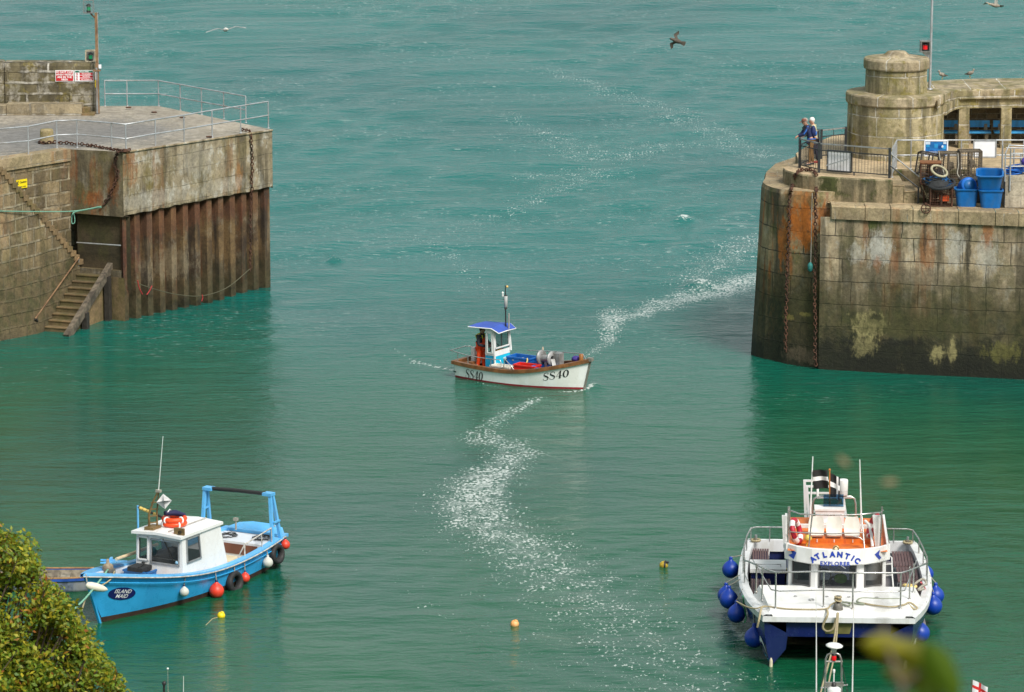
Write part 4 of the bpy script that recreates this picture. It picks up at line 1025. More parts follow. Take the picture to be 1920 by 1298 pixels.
F1, F2, F3 = P(1499.4, 315, ZP), P(1535.5, 324, ZP), P(1667.5, 334.5, ZP)
B1, B2 = P(1539.5, 298, ZP), P(1585, 293, ZP)
fence('black_fence', 'black barred fence along the front of the platform below the round tower', [F1, F2, F3], 1.08, 'black barred fences on the right pier')
fence('black_fence', 'black barred fence behind the two people, running to the round tower', [B1, B2], 1.08, 'black barred fences on the right pier')
fence('black_fence', 'short black barred fence at the seaward end where the two people lean', [F1 + V((.0, .12, 0)), B1 + V((-.12, .0, 0))], 1.08, 'black barred fences on the right pier')
# boards
u = (F3 - F2).normalized(); nb = V((-u.y, u.x, 0))
def board(name, label, c, W, H, rz, m, frame, extra=None, cat='board', th=.03):
    r = thing(name, label, cat, c, rz)
    b = MB(); b.box((0, 0, 0), (W, th, H), m); b.build('panel', r)
    b = MB()
    for sx in (-1, 1): b.beam((sx * W / 2, -.005, -H / 2), (sx * W / 2, -.005, H / 2), .045, .055, frame, up=(0, 1, 0))
    for sz in (-1, 1): b.beam((-W / 2, -.005, sz * H / 2), (W / 2, -.005, sz * H / 2), .055, .045, frame)
    b.build('frame', r)
    if extra: extra(r, W, H)
    return r
a_, c_ = F2 + u * (PY(1549, 300, 148).x - F2.x), F2 + u * (PY(1598, 300, 148).x - F2.x)
def diag(r, W, H):
    b = MB(); b.beam((-W / 2 + .02, -.16, -H * .22), (W / 2 - .08, -.16, H * .18), .02, .045, GALV); b.build('diagonal_bar', r)
board('white_board', 'white notice board seen from behind through the black fence bars', (a_ + c_) / 2 + nb * .12 + V((0, 0, .46)), (c_ - a_).length, .76, math.atan2(u.y, u.x), WHITEP, BLACKP, diag)
# galvanised rail along the promenade
Yr = 148.75
def pr(px): return V((PY(px, 290, Yr).x, Yr, ZP))
rail('guard_rail', 'galvanised two-bar guard rail on the promenade edge behind the lobster pots', [V((F3.x + .12, F3.y + .25, ZP)), pr(1681), pr(1708), pr(1802), pr(1879), pr(1960)], 1.06, [.5], GALV, .028, posts=(0, 1, 2, 3, 4))
r = thing('gate_panel', 'grey mesh side panel of the guard rail beside the pier steps', 'panel', V((F3.x + .2, F3.y + .4, ZP)))
p, q = V((F3.x + .14, F3.y + .3, ZP)) - r.location, pr(1681) - r.location + V((-.02, -.1, 0)); b = MB()
for z in (.15, .98): b.beam(p + V((0, 0, z)), q + V((0, 0, z)), .03, .03, GALV)
for k in range(9):
    s_ = p.lerp(q, k / 8); b.beam(s_ + V((0, 0, .15)), s_ + V((0, 0, .98)), .022, .022, GALV, up=(1, 0, 0))
b.build('bars', r)
def sea_board(r, W, H):
    D1, D2, D3 = mat('board_deep_blue', (.01, .06, .25), .4), mat('board_sky_blue', (.03, .30, .62), .4), mat('board_pale', (.55, .65, .75), .4)
    b = MB(); rng = random.Random(2)
    for k in range(5): b.box((-W * .36 + k * W * .18, -.02, H * .08 * rng.uniform(-3, 3)), (W * .15, .006, H * rng.uniform(.14, .3)), D1 if k % 2 else D2)
    b.box((-W * .1, -.021, -H * .28), (W * .55, .006, H * .2), D1); b.box((-W * .36, -.023, H * .34), (W * .2, .006, H * .18), D3); b.box((W * .38, -.023, H * .36), (W * .14, .006, H * .16), D3)
    for k in range(5): b.box((-W * .1, -.026, -H * (.21 + .035 * k)), (W * .5 * rng.uniform(.7, 1), .004, H * .012), D3)
    b.ball((W * .28, -.02, H * .1), .05, D3, 8, (1, .15, 1))
    b.build('printed_picture', r)
q = PY(1755, 278, Yr - .06); board('information_board', 'blue illustrated information board fixed to the promenade rail behind the pots', q, .84, .56, 0, mat('board_blue', (.02, .16, .45), .4, 0, .3, 3), WHITEP, sea_board)
q = PY(1846.5, 279, Yr - .06); board('white_board', 'plain white notice board on the promenade rail right of the pots', q, .82, .62, 0, WHITEP, GALV)
q = PY(1940, 281, Yr - .06); board('white_board', 'white notice board at the right frame edge, on the promenade rail', q, .82, .62, 0, WHITEP, GALV)
# step handrails
r = thing('stair_handrail', 'pair of sloping handrails on the short steps beside the platform', 'handrail', P(1668, 335, ZP)); o_ = r.location
b = MB(); b.tube([PY(1670, 284, 146.6) - o_, PY(1672, 290, 146.6) - o_, PY(1730, 337, 146.5) - o_], .026, GALV, n=6); b.build('pale_rail', r)
b = MB(); b.tube([PY(1669, 311, 146.2) - o_, PY(1722, 352, 146.1) - o_], .026, BLACKP, n=6); b.build('dark_rail', r)
b = MB(); q = PY(1722, 352, 146.1); b.beam(V((q.x, q.y, 6.08)) - o_, V((q.x, q.y, q.z + .02)) - o_, .06, .06, BLACKP, up=(0, 1, 0)); b.build('post', r)
# iron ring on the coping
q = PY(1736, 391.5, 145.0); yq = 145.5 + (q.x - 11.72) * (142 - 145.5) / (26 - 11.72) - .12
q = PY(1736, 391.5, yq); b = MB(); b.torus((0, 0, 0), .165, .025, RUST, axis=(0, -1, .25), n=20, k=6); b.beam((-.15, 0, 0), (.15, 0, 0), .03, .03, RUST); b.beam((0, .02, -.15), (0, -.02, .15), .03, .03, RUST, up=(0, 1, 0)); b.box((0, .05, .16), (.08, .1, .08), RUST)
o = b.build('mooring_ring'); o.location = q; tag(o, 'rusty iron wheel ring hanging on the quay coping below the pots', 'mooring ring')
# the great chain looped over the bastion
def bast(px, py, off=.1):
    # nearest bastion face point along the ray, on the battered front
    d = ray(px, py); o0 = V((0, 0, CH)); A0, A1, T0 = P(1530, 691, 0), P(1452, 678, 0), P(1485, 359, 6.4)
    nn = (A1 - A0).cross(T0 - A0).normalized(); nn = nn if nn.y < 0 else -nn
    t = (A0 + nn * off - o0).dot(nn) / d.dot(nn); return o0 + d * t
chain('iron_chain', 'heavy rusty chain draped over the bastion top, both ends hanging to the water', [bast(1473, 662, .22), bast(1474, 560, .16), bast(1478, 450), bast(1480, 375), bast(1482, 359, .04), P(1483, 356, 6.50), P(1486, 347, 6.50), P(1488, 341, 6.56), P(1490, 332, 6.80), P(1493, 325.5, 7.03), P(1500, 319.5, 7.03), P(1513, 317.5, 7.03), P(1525, 320, 7.03), P(1530, 326, 7.03), P(1532, 336, 6.82), P(1532, 345, 6.56), P(1531, 352, 6.5), P(1530, 359, 6.5), bast(1529, 362, .04), bast(1529, 375), bast(1529, 450), bast(1528, 560, .16), bast(1529, 690, .24)], .17, .026, shake=.02)
rope('hanging_rope', 'thin pale rope hanging down the rusty bastion face beside the chain', [bast(1523, 362, .06), bast(1522, 400, .1), bast(1521, 460, .1), bast(1520, 495, .12)], .018, GREYR)
b = MB(); b.lathe([(.02, 0), (.09, .06), (.10, .25), (.05, .34), (.0, .36)], (0, 0, 0), mat('teal_net_bundle', (.02, .16, .15), .7, 0, .3, 12), n=10); o = b.build('rope_bundle'); o.location = bast(1519, 510, .18); tag(o, 'small teal bundle tied to the end of the rope on the bastion', 'rope bundle')

# ---------------------------------------------------------------- fishing gear on the quay
BLUET = mat('blue_tub_plastic', (.004, .125, .40), .42, 0, .1, 4, dirt=(.03, .12, .28), damt=.45)
BLUED = mat('blue_drum_plastic', (.01, .14, .55), .38, 0, .08, 4)
BLACKT = mat('black_tub_plastic', (.02, .022, .025), .45, 0, .2, 5)
NETG = mat('old_netting', (.16, .13, .09), .9, 0, .35, 14); NETB = mat('blue_netting', (.015, .10, .26), .8, 0, .35, 14); NETK = mat('black_netting', (.02, .022, .024), .85, 0, .3, 14)
def tub(name, label, loc, rz=0.0, tilt=0.0, W=.84, D=.66, H=.66, m=BLUET, group=None):
    r = thing(name, label, 'tub', loc, rz, group); r.rotation_euler = (tilt, 0, rz)
    def sq(w_, d_, z, k=.16, n=5):
        pts = []
        for cx, cy, a in ((w_ / 2 - k, d_ / 2 - k, 0), (-w_ / 2 + k, d_ / 2 - k, 1), (-w_ / 2 + k, -d_ / 2 + k, 2), (w_ / 2 - k, -d_ / 2 + k, 3)):
            for i in range(n + 1):
                t = (a + i / n) * math.pi / 2; pts.append(V((cx + k * math.cos(t), cy + k * math.sin(t), z)))
        return pts
    b = MB(); t0 = .82
    rows = [sq(W * t0, D * t0, 0), sq(W, D, H - .06), sq(W + .07, D + .07, H - .055), sq(W + .08, D + .08, H - .01), sq(W + .05, D + .05, H), sq(W - .03, D - .03, H), sq(W - .06, D - .06, H - .06), sq(W * t0 - .05, D * t0 - .05, .05)]
    b.grid(rows, m, closev=True, smooth=False); b.add(rows[0], [tuple(range(len(rows[0])))[::-1]], m); b.add(rows[-1], [tuple(range(len(rows[-1])))], m)
    b.build('tub_body', r); return r
G_T = 'blue plastic tubs on the quay'
def onq(px, py, z=ZQ): return P(px, py, z)
t1 = onq(1812, 386); tub('fish_tub', 'blue plastic tub holding a blue drum, next to the lobster pots', t1, -.12, 0, group=G_T)
t2 = onq(1857, 388.5); tub('fish_tub', 'lower blue plastic tub of the stack beside the concrete block', t2, -.05, 0, group=G_T)
tub('fish_tub', 'upper blue plastic tub, tilted open on the stack beside the concrete block', t2 + V((-.05, .02, .66)), -.1, R_(14), W=.92, D=.74, H=.66, group=G_T)
r = thing('plastic_drum', 'round blue drum lying in the tub beside the lobster pots', 'drum', t1 + V((.0, .02, .62)), -.25); b = MB()
b.lathe([(0, -.34), (.26, -.33), (.29, -.28), (.29, -.1), (.305, -.08), (.29, -.06), (.29, .18), (.305, .2), (.29, .22), (.29, .3), (.26, .34), (0, .34)], (0, .08, .08), BLUED, n=26, axis=(.42, -1, .32)); b.build('drum_body', r)
b = MB(); b.lathe([(.2, .345), (.2, .36), (.0, .36)], (0, .08, .08), BLUET, n=22, axis=(.42, -1, .32)); b.build('lid', r)
tub('fish_tub', 'black plastic tub behind the blue tubs', V((t1.x + .35, t1.y + 1.0, 6.1)), .1, 0, W=1.0, D=.6, H=.85, m=BLACKT)
def pot(name, label, loc, size, rz=0.0, rx=0.0, frame=RUST, net=NETG, bait=None, ry=0.0, pitch=.085, lid=None):
    r = thing(name, label, 'lobster pot', loc, rz, 'lobster pots stacked on the quay'); r.rotation_euler = (rx, ry, rz)
    W, D, H = size; b = MB(); t = .05
    for z in (0, H):
        for sy in (-1, 1): b.beam((-W / 2, sy * D / 2, z), (W / 2, sy * D / 2, z), t, t, frame)
        for sx in (-1, 1): b.beam((sx * W / 2, -D / 2, z), (sx * W / 2, D / 2, z), t, t, frame)
    for sx in (-1, 0, 1):
        for sy in (-1, 1): b.beam((sx * W / 2, sy * D / 2, 0), (sx * W / 2, sy * D / 2, H), t, t, frame, up=(0, 1, 0))
    b.build('frame', r)
    b = MB(); g = .012
    nx = int(W / pitch); nz = int(H / pitch); nyy = int(D / pitch)
    for sy in (-1, 1):
        for i in range(1, nx): x = -W / 2 + W * i / nx; b.beam((x, sy * D / 2, 0), (x, sy * D / 2, H), g, g, net, up=(0, 1, 0))
        for i in range(1, nz): z = H * i / nz; b.beam((-W / 2, sy * D / 2, z), (W / 2, sy * D / 2, z), g, g, net)
    for sx in (-1, 1):
        for i in range(1, nyy): y = -D / 2 + D * i / nyy; b.beam((sx * W / 2, y, 0), (sx * W / 2, y, H), g, g, net, up=(0, 1, 0))
        for i in range(1, nz): z = H * i / nz; b.beam((sx * W / 2, -D / 2, z), (sx * W / 2, D / 2, z), g, g, net)
    for i in range(1, nyy): y = -D / 2 + D * i / nyy; b.beam((-W / 2, y, H), (W / 2, y, H), g, g, net)
    for i in range(1, nx): x = -W / 2 + W * i / nx; b.beam((x, -D / 2, H), (x, D / 2, H), g, g, net)
    b.build('netting', r)
    b = MB(); b.lathe([(.2, 0), (.14, .1), (.12, .2)], (0, -.02, H * .45), net, n=12, axis=(1, 0, .2)); b.build('entrance_funnel', r)
    if bait: b = MB(); b.box((W * .15, -D * .1, H * .42), (.26, .3, .2), bait, rz=.3); b.build('bait_box', r)
    if lid: b = MB(); b.box((0, 0, H + .03), (W + .06, D + .06, .03), lid); b.build('lid', r)
    return r
ORG = mat('orange_bait_box', (.75, .10, .02), .5)
pd = onq(1764, 385); pot('lobster_pot', 'rusty lobster pot with an orange bait box, lowest in front of the stack', pd, (.78, .6, .66), -.06, frame=RUST, net=RUST, bait=ORG)
pb = V((pd.x - .15, pd.y + .95, 6.1)); pot('lobster_pot', 'dark lobster pot at the base of the stack, behind the front pot', pb, (.85, .62, .62), .06)
pot('lobster_pot', 'rust red lobster pot with a solid rusty lid, left on the upper tier', V((PY(1744, 337, pb.y).x, pb.y - .05, 6.78)), (.72, .58, .74), -.05, frame=RUST, net=RUST, lid=mat('rust_lid', (.20, .08, .03), .85, .2, .4, 9))
pc = V((PY(1815, 330, 147.6).x, 147.55, 6.1)); 
pot('lobster_pot', 'lobster pot at the base of the stack, hidden behind the blue drum', pc + V((-.1, .15, 0)), (1.0, .6, .72), .0)
pot('lobster_pot', 'tall grey mesh lobster pot, right end of the upper tier under the white board', pc + V((.06, .1, .76)), (.78, .6, .92), .05, frame=TIMBER)
pot('lobster_pot', 'grey mesh lobster pot in the middle of the upper tier', pc + V((-.72, .15, .70)), (.70, .6, .90), -.04, frame=TIMBER)
pot('lobster_pot', 'dark lobster pot at the base of the stack, under the middle pot', pc + V((-.95, .2, 0)), (.8, .6, .66), .0)
q = V((PY(1741, 322, 147.6).x, 147.75, 6.85)); pot('lobster_pot', 'tilted open-framed lobster pot leaning at the top left of the stack', q, (.86, .5, .8), .15, frame=TIMBER_D, rx=R_(-14), ry=R_(12), pitch=.2)
def net_ring(name, label, loc, R, r_, m, tilt, net, cat):
    rt = thing(name, label, cat, loc); rt.rotation_euler = tilt
    b = MB(); b.torus((0, 0, 0), R, r_, m, n=26, k=8); b.build('ring', rt)
    b = MB()
    for k in range(9):
        a = math.pi * k / 9; b.tube([(R * math.cos(a), R * math.sin(a), 0), (R * .4 * math.cos(a + .4), R * .4 * math.sin(a + .4), -.10), (-R * math.cos(a + .2), -R * math.sin(a + .2), 0)], .008, net, n=4)
    for rr in (.35, .65): b.torus((0, 0, -.06), R * rr, .008, net, n=18, k=4)
    b.build('netting', rt)
net_ring('net_ring', 'pale roped net ring lying on the blue net heap in front of the pots', PY(1761, 321, pd.y + .1), .30, .045, mat('pale_rope_ring', (.36, .33, .22), .85, 0, .3, 20), (R_(28), R_(20), 0), NETK, 'net ring')
net_ring('net_ring', 'large black net ring with blue bars resting over the lowest lobster pot', PY(1766, 345, pd.y - .05), .46, .06, NETK, (R_(14), R_(-8), 0), NETB, 'net ring')
r = thing('net_heap', 'heap of blue and black netting bundled over the lobster pots', 'netting', PY(1758, 346, pd.y + .15)); rng = random.Random(21); b = MB()
for k in range(46):
    a = rng.uniform(0, 6.28); rr = rng.uniform(.1, .46); pts = []
    for i in range(6): pts.append((rr * math.cos(a + i * .5) * 1.25, rr * .7 * math.sin(a + i * .5), rng.uniform(.0, .34) * (1 - rr * 1.2) + .05))
    b.tube(pts, rng.uniform(.012, .026), rng.choice([NETK, NETK, NETB, BLUET]), n=4)
b.build('strands', r)
b = MB(); b.lathe([(.46, .0), (.40, .14), (.2, .26), (0, .3)], (0, 0, -.02), NETK, n=14); b.build('bundle', r)
for i, (pts, lab) in enumerate((([PY(1724, 325, 146.3), PY(1727, 345, 146.2), PY(1735, 362, 146.1), PY(1741, 374, 146.1)], 'pale rope end trailing down left of the lobster pots'), ([PY(1796, 288, 147.2), PY(1797, 310, 147.1), PY(1795, 325, 147), PY(1800, 333, 146.8), PY(1805, 328, 146.6)], 'pale rope looped down between the two mesh pots'), ([PY(1760, 283, 147.4), PY(1763, 300, 147.3), PY(1768, 318, 146.8), PY(1772, 336, 146.1)], 'pale rope hanging from the tilted pot over the net heap'), ([PY(1772, 343, 145.9), PY(1780, 346, 145.8), PY(1788, 350, 145.7), PY(1784, 353, 145.7)], 'pale knotted rope tail beside the blue drum'))):
    rope('pot_rope', lab, pts, .022, GREYR if i else TANR, group='ropes trailing from the lobster pots')
# concrete block and cage rail at the frame edge
CBLK = stone('pale_concrete_block', (.42, .40, .36), (.33, .31, .28), 1.4, brick=(.62, .5), mortar=(.36, .34, .3), msize=.015, vary=.15, streak=(.24, .21, .16), samt=.5, bumpd=.02)
q = onq(1884, 389.5); b = MB(); b.box((1.0, .75, .58), (2.0, 1.5, 1.16), CBLK); o = b.build('concrete_block'); o.location = q; tag(o, 'pale grey concrete block on the quay at the right edge, beside the blue tubs', 'concrete block')
qb = V((q.x, q.y, ZQ))
r = thing('cage_rail', 'galvanised cage-like guard rail standing over the concrete block at the right edge', 'railing', qb); b = MB()
for x, y, z0, z1 in ((-.02, .02, .95, 1.98), (.16, -.04, .62, 2.16), (.02, 1.2, 0, 2.1), (.36, .6, 1.16, 2.05), (.62, .7, 1.16, 1.85)): b = MB(); b.tube([(x, y, z0), (x, y, z1)], .03, GALV, n=6); b.build('post', r)
b = MB()
for pts in ([(-.02, .02, 1.98), (.16, .5, 2.2), (1.2, .5, 2.16)], [(.16, -.04, 1.98), (1.2, -.04, 1.98)], [(-.02, .02, 1.5), (1.2, .05, 1.5)], [(.0, .6, 1.72), (1.2, .6, 1.72)], [(.1, .9, 2.05), (1.2, .9, 2.02)]): b = MB(); b.tube(pts, .026, GALV, n=6); b.build('rail', r)
r = thing('rope_coil', 'coil of bright blue rope lying on top of the concrete block', 'rope', qb + V((.45, .6, 1.17))); b = MB(); rng = random.Random(3)
for k in range(9): b.torus((rng.uniform(-.1, .1), rng.uniform(-.1, .1), .03 + .03 * k), .30 + rng.uniform(-.08, .05), .025, BLUED, axis=(rng.uniform(-.2, .2), rng.uniform(-.2, .2), 1), n=20, k=5)
b.build('coil', r)
b = MB(); b.lathe([(.0, 0), (.14, .02), (.16, .14), (.1, .24), (0, .26)], (0, 0, 0), mat('purple_buoy', (.08, .05, .35), .5), n=14); o = b.build('small_buoy'); o.location = qb + V((.72, .15, 1.55)); tag(o, 'small purple-blue float hung on the cage rail at the right edge', 'buoy')
# ================================================================ boats: shared tools
class Frame:
    def __init__(s, loc, ang):
        s.o = V((loc[0], loc[1], 0)); s.a = ang; s.f = V((math.cos(ang), math.sin(ang), 0)); s.l = V((-math.sin(ang), math.cos(ang), 0))
    def tol(s, p): d = V(p) - s.o; return V((d.dot(s.f), d.dot(s.l), p[2]))
    def z(s, px, py, z): return s.tol(P(px, py, z))
    def pl(s, px, py, axis, k):
        d = ray(px, py); n = s.f if axis == 'x' else s.l; t = (k - (V((0, 0, CH)) - s.o).dot(n)) / d.dot(n)
        return s.tol(V((0, 0, CH)) + d * t)
    def w(s, q): return s.o + s.f * q[0] + s.l * q[1] + V((0, 0, q[2]))
class Hull:
    def __init__(s, xs, xw, xt, B, zst, zmid, zbow, tm=.42, rs=.82, rw=.9, pw=2.0, ps=2.7, zk=-.45, bulb=.8):
        s.__dict__.update(xs=xs, xw=xw, xt=xt, B=B, zst=zst, zmid=zmid, zbow=zbow, tm=tm, rs=rs, rw=rw, pw=pw, ps=ps, zk=zk, bulb=bulb)
    def zs(s, t):
        if t < s.tm: return s.zmid + (s.zst - s.zmid) * (1 - t / s.tm) ** 1.8
        return s.zmid + (s.zbow - s.zmid) * ((t - s.tm) / (1 - s.tm)) ** 1.9
    def x(s, t, z): return s.xs + (s.xw - s.xs) * t + (s.xt - s.xw) * (max(z, -.3) / s.zbow) * t ** 5
    def bs(s, t):
        if t < s.tm: return s.B * (1 - (1 - s.rs) * (1 - t / s.tm) ** 2)
        return s.B * max(.0, 1 - ((t - s.tm) / (1 - s.tm)) ** s.ps)
    def bw(s, t):
        if t < s.tm: return s.B * s.rw * (1 - (1 - s.rs * .95) * (1 - t / s.tm) ** 2)
        return s.B * s.rw * max(0, 1 - ((t - s.tm) / (1 - s.tm)) ** s.pw)
    def half(s, t, z):
        if z >= 0: return s.bw(t) + (s.bs(t) - s.bw(t)) * min(1, z / s.zs(t)) ** s.bulb
        return s.bw(t) * math.sqrt(max(0, 1 - (z / s.zk) ** 2))
    def t_at(s, x, z):
        lo, hi = 0, 1
        for _ in range(40):
            m = (lo + hi) / 2
            if s.x(m, z) < x: lo = m
            else: hi = m
        return lo
    def pt(s, x, z, side, off=0.0):
        t = s.t_at(x, z); e = .02; t2 = min(1, t + e); t1 = max(0, t - e)
        tx = s.x(t2, z) - s.x(t1, z); ty = s.half(t2, z) - s.half(t1, z); L = math.hypot(tx, ty)
        dz = (s.half(t, z + .05) - s.half(t, z - .05)) / .1
        n = V((-ty / L, tx / L, -dz)).normalized()
        return V((x, s.half(t, z), z)) * 1.0 + n * off if side > 0 else V((x + n.x * off, -(s.half(t, z) + n.y * off), z + n.z * off))
    def skin(s, b, bands, N=36):
        """bands: [(z or None for the sheer, material)] from the keel up"""
        for side in (1, -1):
            z0 = None; prev = lambda t: s.zk
            for zt, m in bands:
                top = (lambda t, zt=zt: zt) if zt is not None else s.zs
                K = 5; rows = []
                for i in range(N + 1):
                    t = 1 - (1 - i / N) ** 1.25; a, c = prev(t), top(t)
                    rows.append([V((s.x(t, a + (c - a) * j / K), side * max(.012, s.half(t, a + (c - a) * j / K)), a + (c - a) * j / K)) for j in range(K + 1)])
                b.grid(rows, m, flip=side < 0)
                prev = top
        # transom
        for i, (zt, m) in enumerate(bands):
            a = s.zk if i == 0 else bands[i - 1][0]; c = zt if zt is not None else s.zs(0); K = 4
            rows = [[V((s.x(0, z), sd * s.half(0, z), z)) for sd in (-1, -.5, 0, .5, 1)] for z in [a + (c - a) * j / K for j in range(K + 1)]]
            b.grid(rows, m)
    def sheer(s, off=0.0, dz=0.0, N=32, t0=0, t1=1):
        pts = []
        for i in range(N + 1):
            t = t0 + (t1 - t0) * (1 - (1 - i / N) ** 1.25); pts.append(V((s.x(t, s.zs(t)) + off * t ** 8 * .8, max(.0, s.bs(t) + off), s.zs(t) + dz)))
        return pts
    def cap(s, b, m, w=.13, h=.1, out=.05, dz=0.0, mirror=True, t0=0, t1=1, transom=True):
        for side in (1, -1):
            o_ = [s.sheer(out, dz, t0=t0, t1=t1), s.sheer(out, dz - h, t0=t0, t1=t1), s.sheer(out - w, dz - h, t0=t0, t1=t1), s.sheer(out - w, dz, t0=t0, t1=t1)]
            rows = [[V((c[i].x - (0 if k < 2 else 0), side * c[i].y, c[i].z)) for k, c in enumerate(o_)] for i in range(len(o_[0]))]
            b.grid(rows, m, closev=True, smooth=False); b.add(rows[0], [(0, 1, 2, 3)], m)
        if transom:
            y = s.bs(0) + out; z = s.zs(0) + dz - h / 2; b.beam((s.xs - .02, -y, z), (s.xs - .02, y, z), w, h, m)
    def inside(s, b, zf, m, mf, inset=.07, t0=.01, t1=.97, N=24):
        pts = []
        for side in (1, -1):
            rows = []
            for i in range(N + 1):
                t = t0 + (t1 - t0) * i / N; zt = s.zs(t) - .02; hb = lambda z: max(.0, s.half(t, z) - inset)
                rows.append([V((s.x(t, zz), side * hb(zz), zz)) for zz in (zf, (zf + zt) / 2, zt)])
            b.grid(rows, m, flip=side > 0); pts.append([r[0] for r in rows])
        b.grid([[p, q] for p, q in zip(pts[0], pts[1])], mf, smooth=False)
        b.grid([[pts[0][0], pts[1][0]], [V((pts[0][0].x, s.bs(0) - inset, s.zs(0) - .02)), V((pts[1][0].x, -(s.bs(0) - inset), s.zs(0) - .02))]], m, smooth=False)

def glassmat(name, tint=(.55, .6, .6), dark=.55):
    n = NT(name); tr = n.node('ShaderNodeBsdfTransparent'); tr.inputs[0].default_value = tuple(tint) + (1,)
    gl = n.node('ShaderNodeBsdfGlossy'); gl.inputs['Roughness'].default_value = .04
    df = n.node('ShaderNodeBsdfDiffuse'); df.inputs[0].default_value = (.03, .035, .04, 1)
    fr = n.node('ShaderNodeFresnel'); fr.inputs[0].default_value = 1.5
    m1 = n.node('ShaderNodeMixShader'); m1.inputs[0].default_value = dark; n.t.links.new(tr.outputs[0], m1.inputs[1]); n.t.links.new(df.outputs[0], m1.inputs[2])
    m2 = n.node('ShaderNodeMixShader'); n.t.links.new(fr.outputs[0], m2.inputs[0]); n.t.links.new(m1.outputs[0], m2.inputs[1]); n.t.links.new(gl.outputs[0], m2.inputs[2])
    n.t.links.new(m2.outputs[0], n.out.inputs[0]); n.t.nodes.remove(n.b); return n.mat
GLASS = glassmat('window_glass', (.75, .8, .8), .35); GLASS_D = glassmat('dark_window_glass', (.5, .5, .5), .7)
def panel(b, A, B_, C_, D, holes, m, mt=None):
    """bilinear sheet A(0,0) B(1,0) C(1,1) D(0,1) with rectangular openings"""
    A, B_, C_, D = map(V, (A, B_, C_, D)); us = sorted({0, 1, *[h[0] for h in holes], *[h[2] for h in holes]}); vs = sorted({0, 1, *[h[1] for h in holes], *[h[3] for h in holes]})
    f = lambda u, v: (A * (1 - u) + B_ * u) * (1 - v) + (D * (1 - u) + C_ * u) * v
    for u0, u1 in zip(us, us[1:]):
        for v0, v1 in zip(vs, vs[1:]):
            if any(h[0] <= (u0 + u1) / 2 <= h[2] and h[1] <= (v0 + v1) / 2 <= h[3] for h in holes): continue
            b.quad(f(u0, v0), f(u1, v0), f(u1, v1), f(u0, v1), m)
    return f
def window(par, f, h, frame, glass, w=.05, off=(0, 0, 0), fname='window'):
    c = [V(f(h[0], h[1])), V(f(h[2], h[1])), V(f(h[2], h[3])), V(f(h[0], h[3]))]; off = V(off)
    n = (c[1] - c[0]).cross(c[3] - c[0]).normalized()
    b = MB()
    for p, q in zip(c, c[1:] + c[:1]):
        d = (q - p).normalized() * w * .5; b.beam(p - d + off, q + d + off, w, .05, frame, up=n)
    o = b.build(fname, par)
    b = MB(); b.quad(*[p + off * .5 for p in c], glass); b.build('pane', o); return o
def crate(name, label, cat, fr, q, size, m, rz=0.0, group=None, slats=False, H=None, filled=None):
    w_, d_, h_ = size; r = thing(name, label, cat, fr.w(q) if fr else q, (fr.a if fr else 0) + rz, group); b = MB(); t = .03
    for sx in (-1, 1): b.box((sx * (w_ - t) / 2, 0, h_ / 2), (t, d_, h_), m)
    for sy in (-1, 1): b.box((0, sy * (d_ - t) / 2, h_ / 2), (w_ - 2 * t, t, h_), m)
    b.box((0, 0, .02), (w_ - 2 * t, d_ - 2 * t, .03), m); b.build('box_body', r)
    b = MB()
    for sx in (-1, 1): b.box((sx * w_ / 2, 0, h_ - .02), (.05, d_ + .05, .05), m)
    for sy in (-1, 1): b.box((0, sy * d_ / 2, h_ - .02), (w_ - .05, .05, .05), m)
    b.build('rim', r)
    if filled:
        b = MB(); rng = random.Random(int(w_ * 100)); [b.ball((rng.uniform(-.4, .4) * w_, rng.uniform(-.4, .4) * d_, h_ * .8), rng.uniform(.05, .1), filled, 7, (1, 1, .6)) for _ in range(14)]; b.build('contents', r)
    return r
def fender(name, label, pos, R, m, neck, top, group, cat='fender', tilt=None, long=1.0):
    r = thing(name, label, cat, pos, 0, group)
    if tilt: r.rotation_euler = tilt
    b = MB(); pr_ = [(0, -R)]
    for i in range(1, 12):
        a = math.pi * i / 14; pr_.append((R * math.sin(a), -R * math.cos(a) * long))
    pr_ += [(R * .50, R * .89 * long), (R * .26, R * 1.10 * long), (R * .18, R * 1.26 * long)]
    b.lathe(pr_, (0, 0, 0), m, n=20); b.build('float', r)
    b = MB(); b.lathe([(R * .205, R * 1.24 * long), (R * .22, R * 1.42 * long), (R * .13, R * 1.52 * long), (0, R * 1.52 * long)], (0, 0, 0), neck, n=12); b.build('neck', r)
    b = MB(); tp = V(top) - V(pos); b.tube([V((0, 0, R * 1.5 * long)), tp.lerp(V((0, 0, R * 1.5)), .5) + V((0, 0, -.01)), tp], .015, GREYR, n=5); b.build('lanyard', r)
    return r
SHIPW = mat('boat_white_paint', (.74, .75, .74), .35, 0, .05, 3, dirt=(.55, .53, .46), damt=.35, dscale=2)
STEEL = mat('stainless_tube', (.55, .55, .54), .3, .8, .1, 4, dirt=(.30, .22, .15), damt=.45)

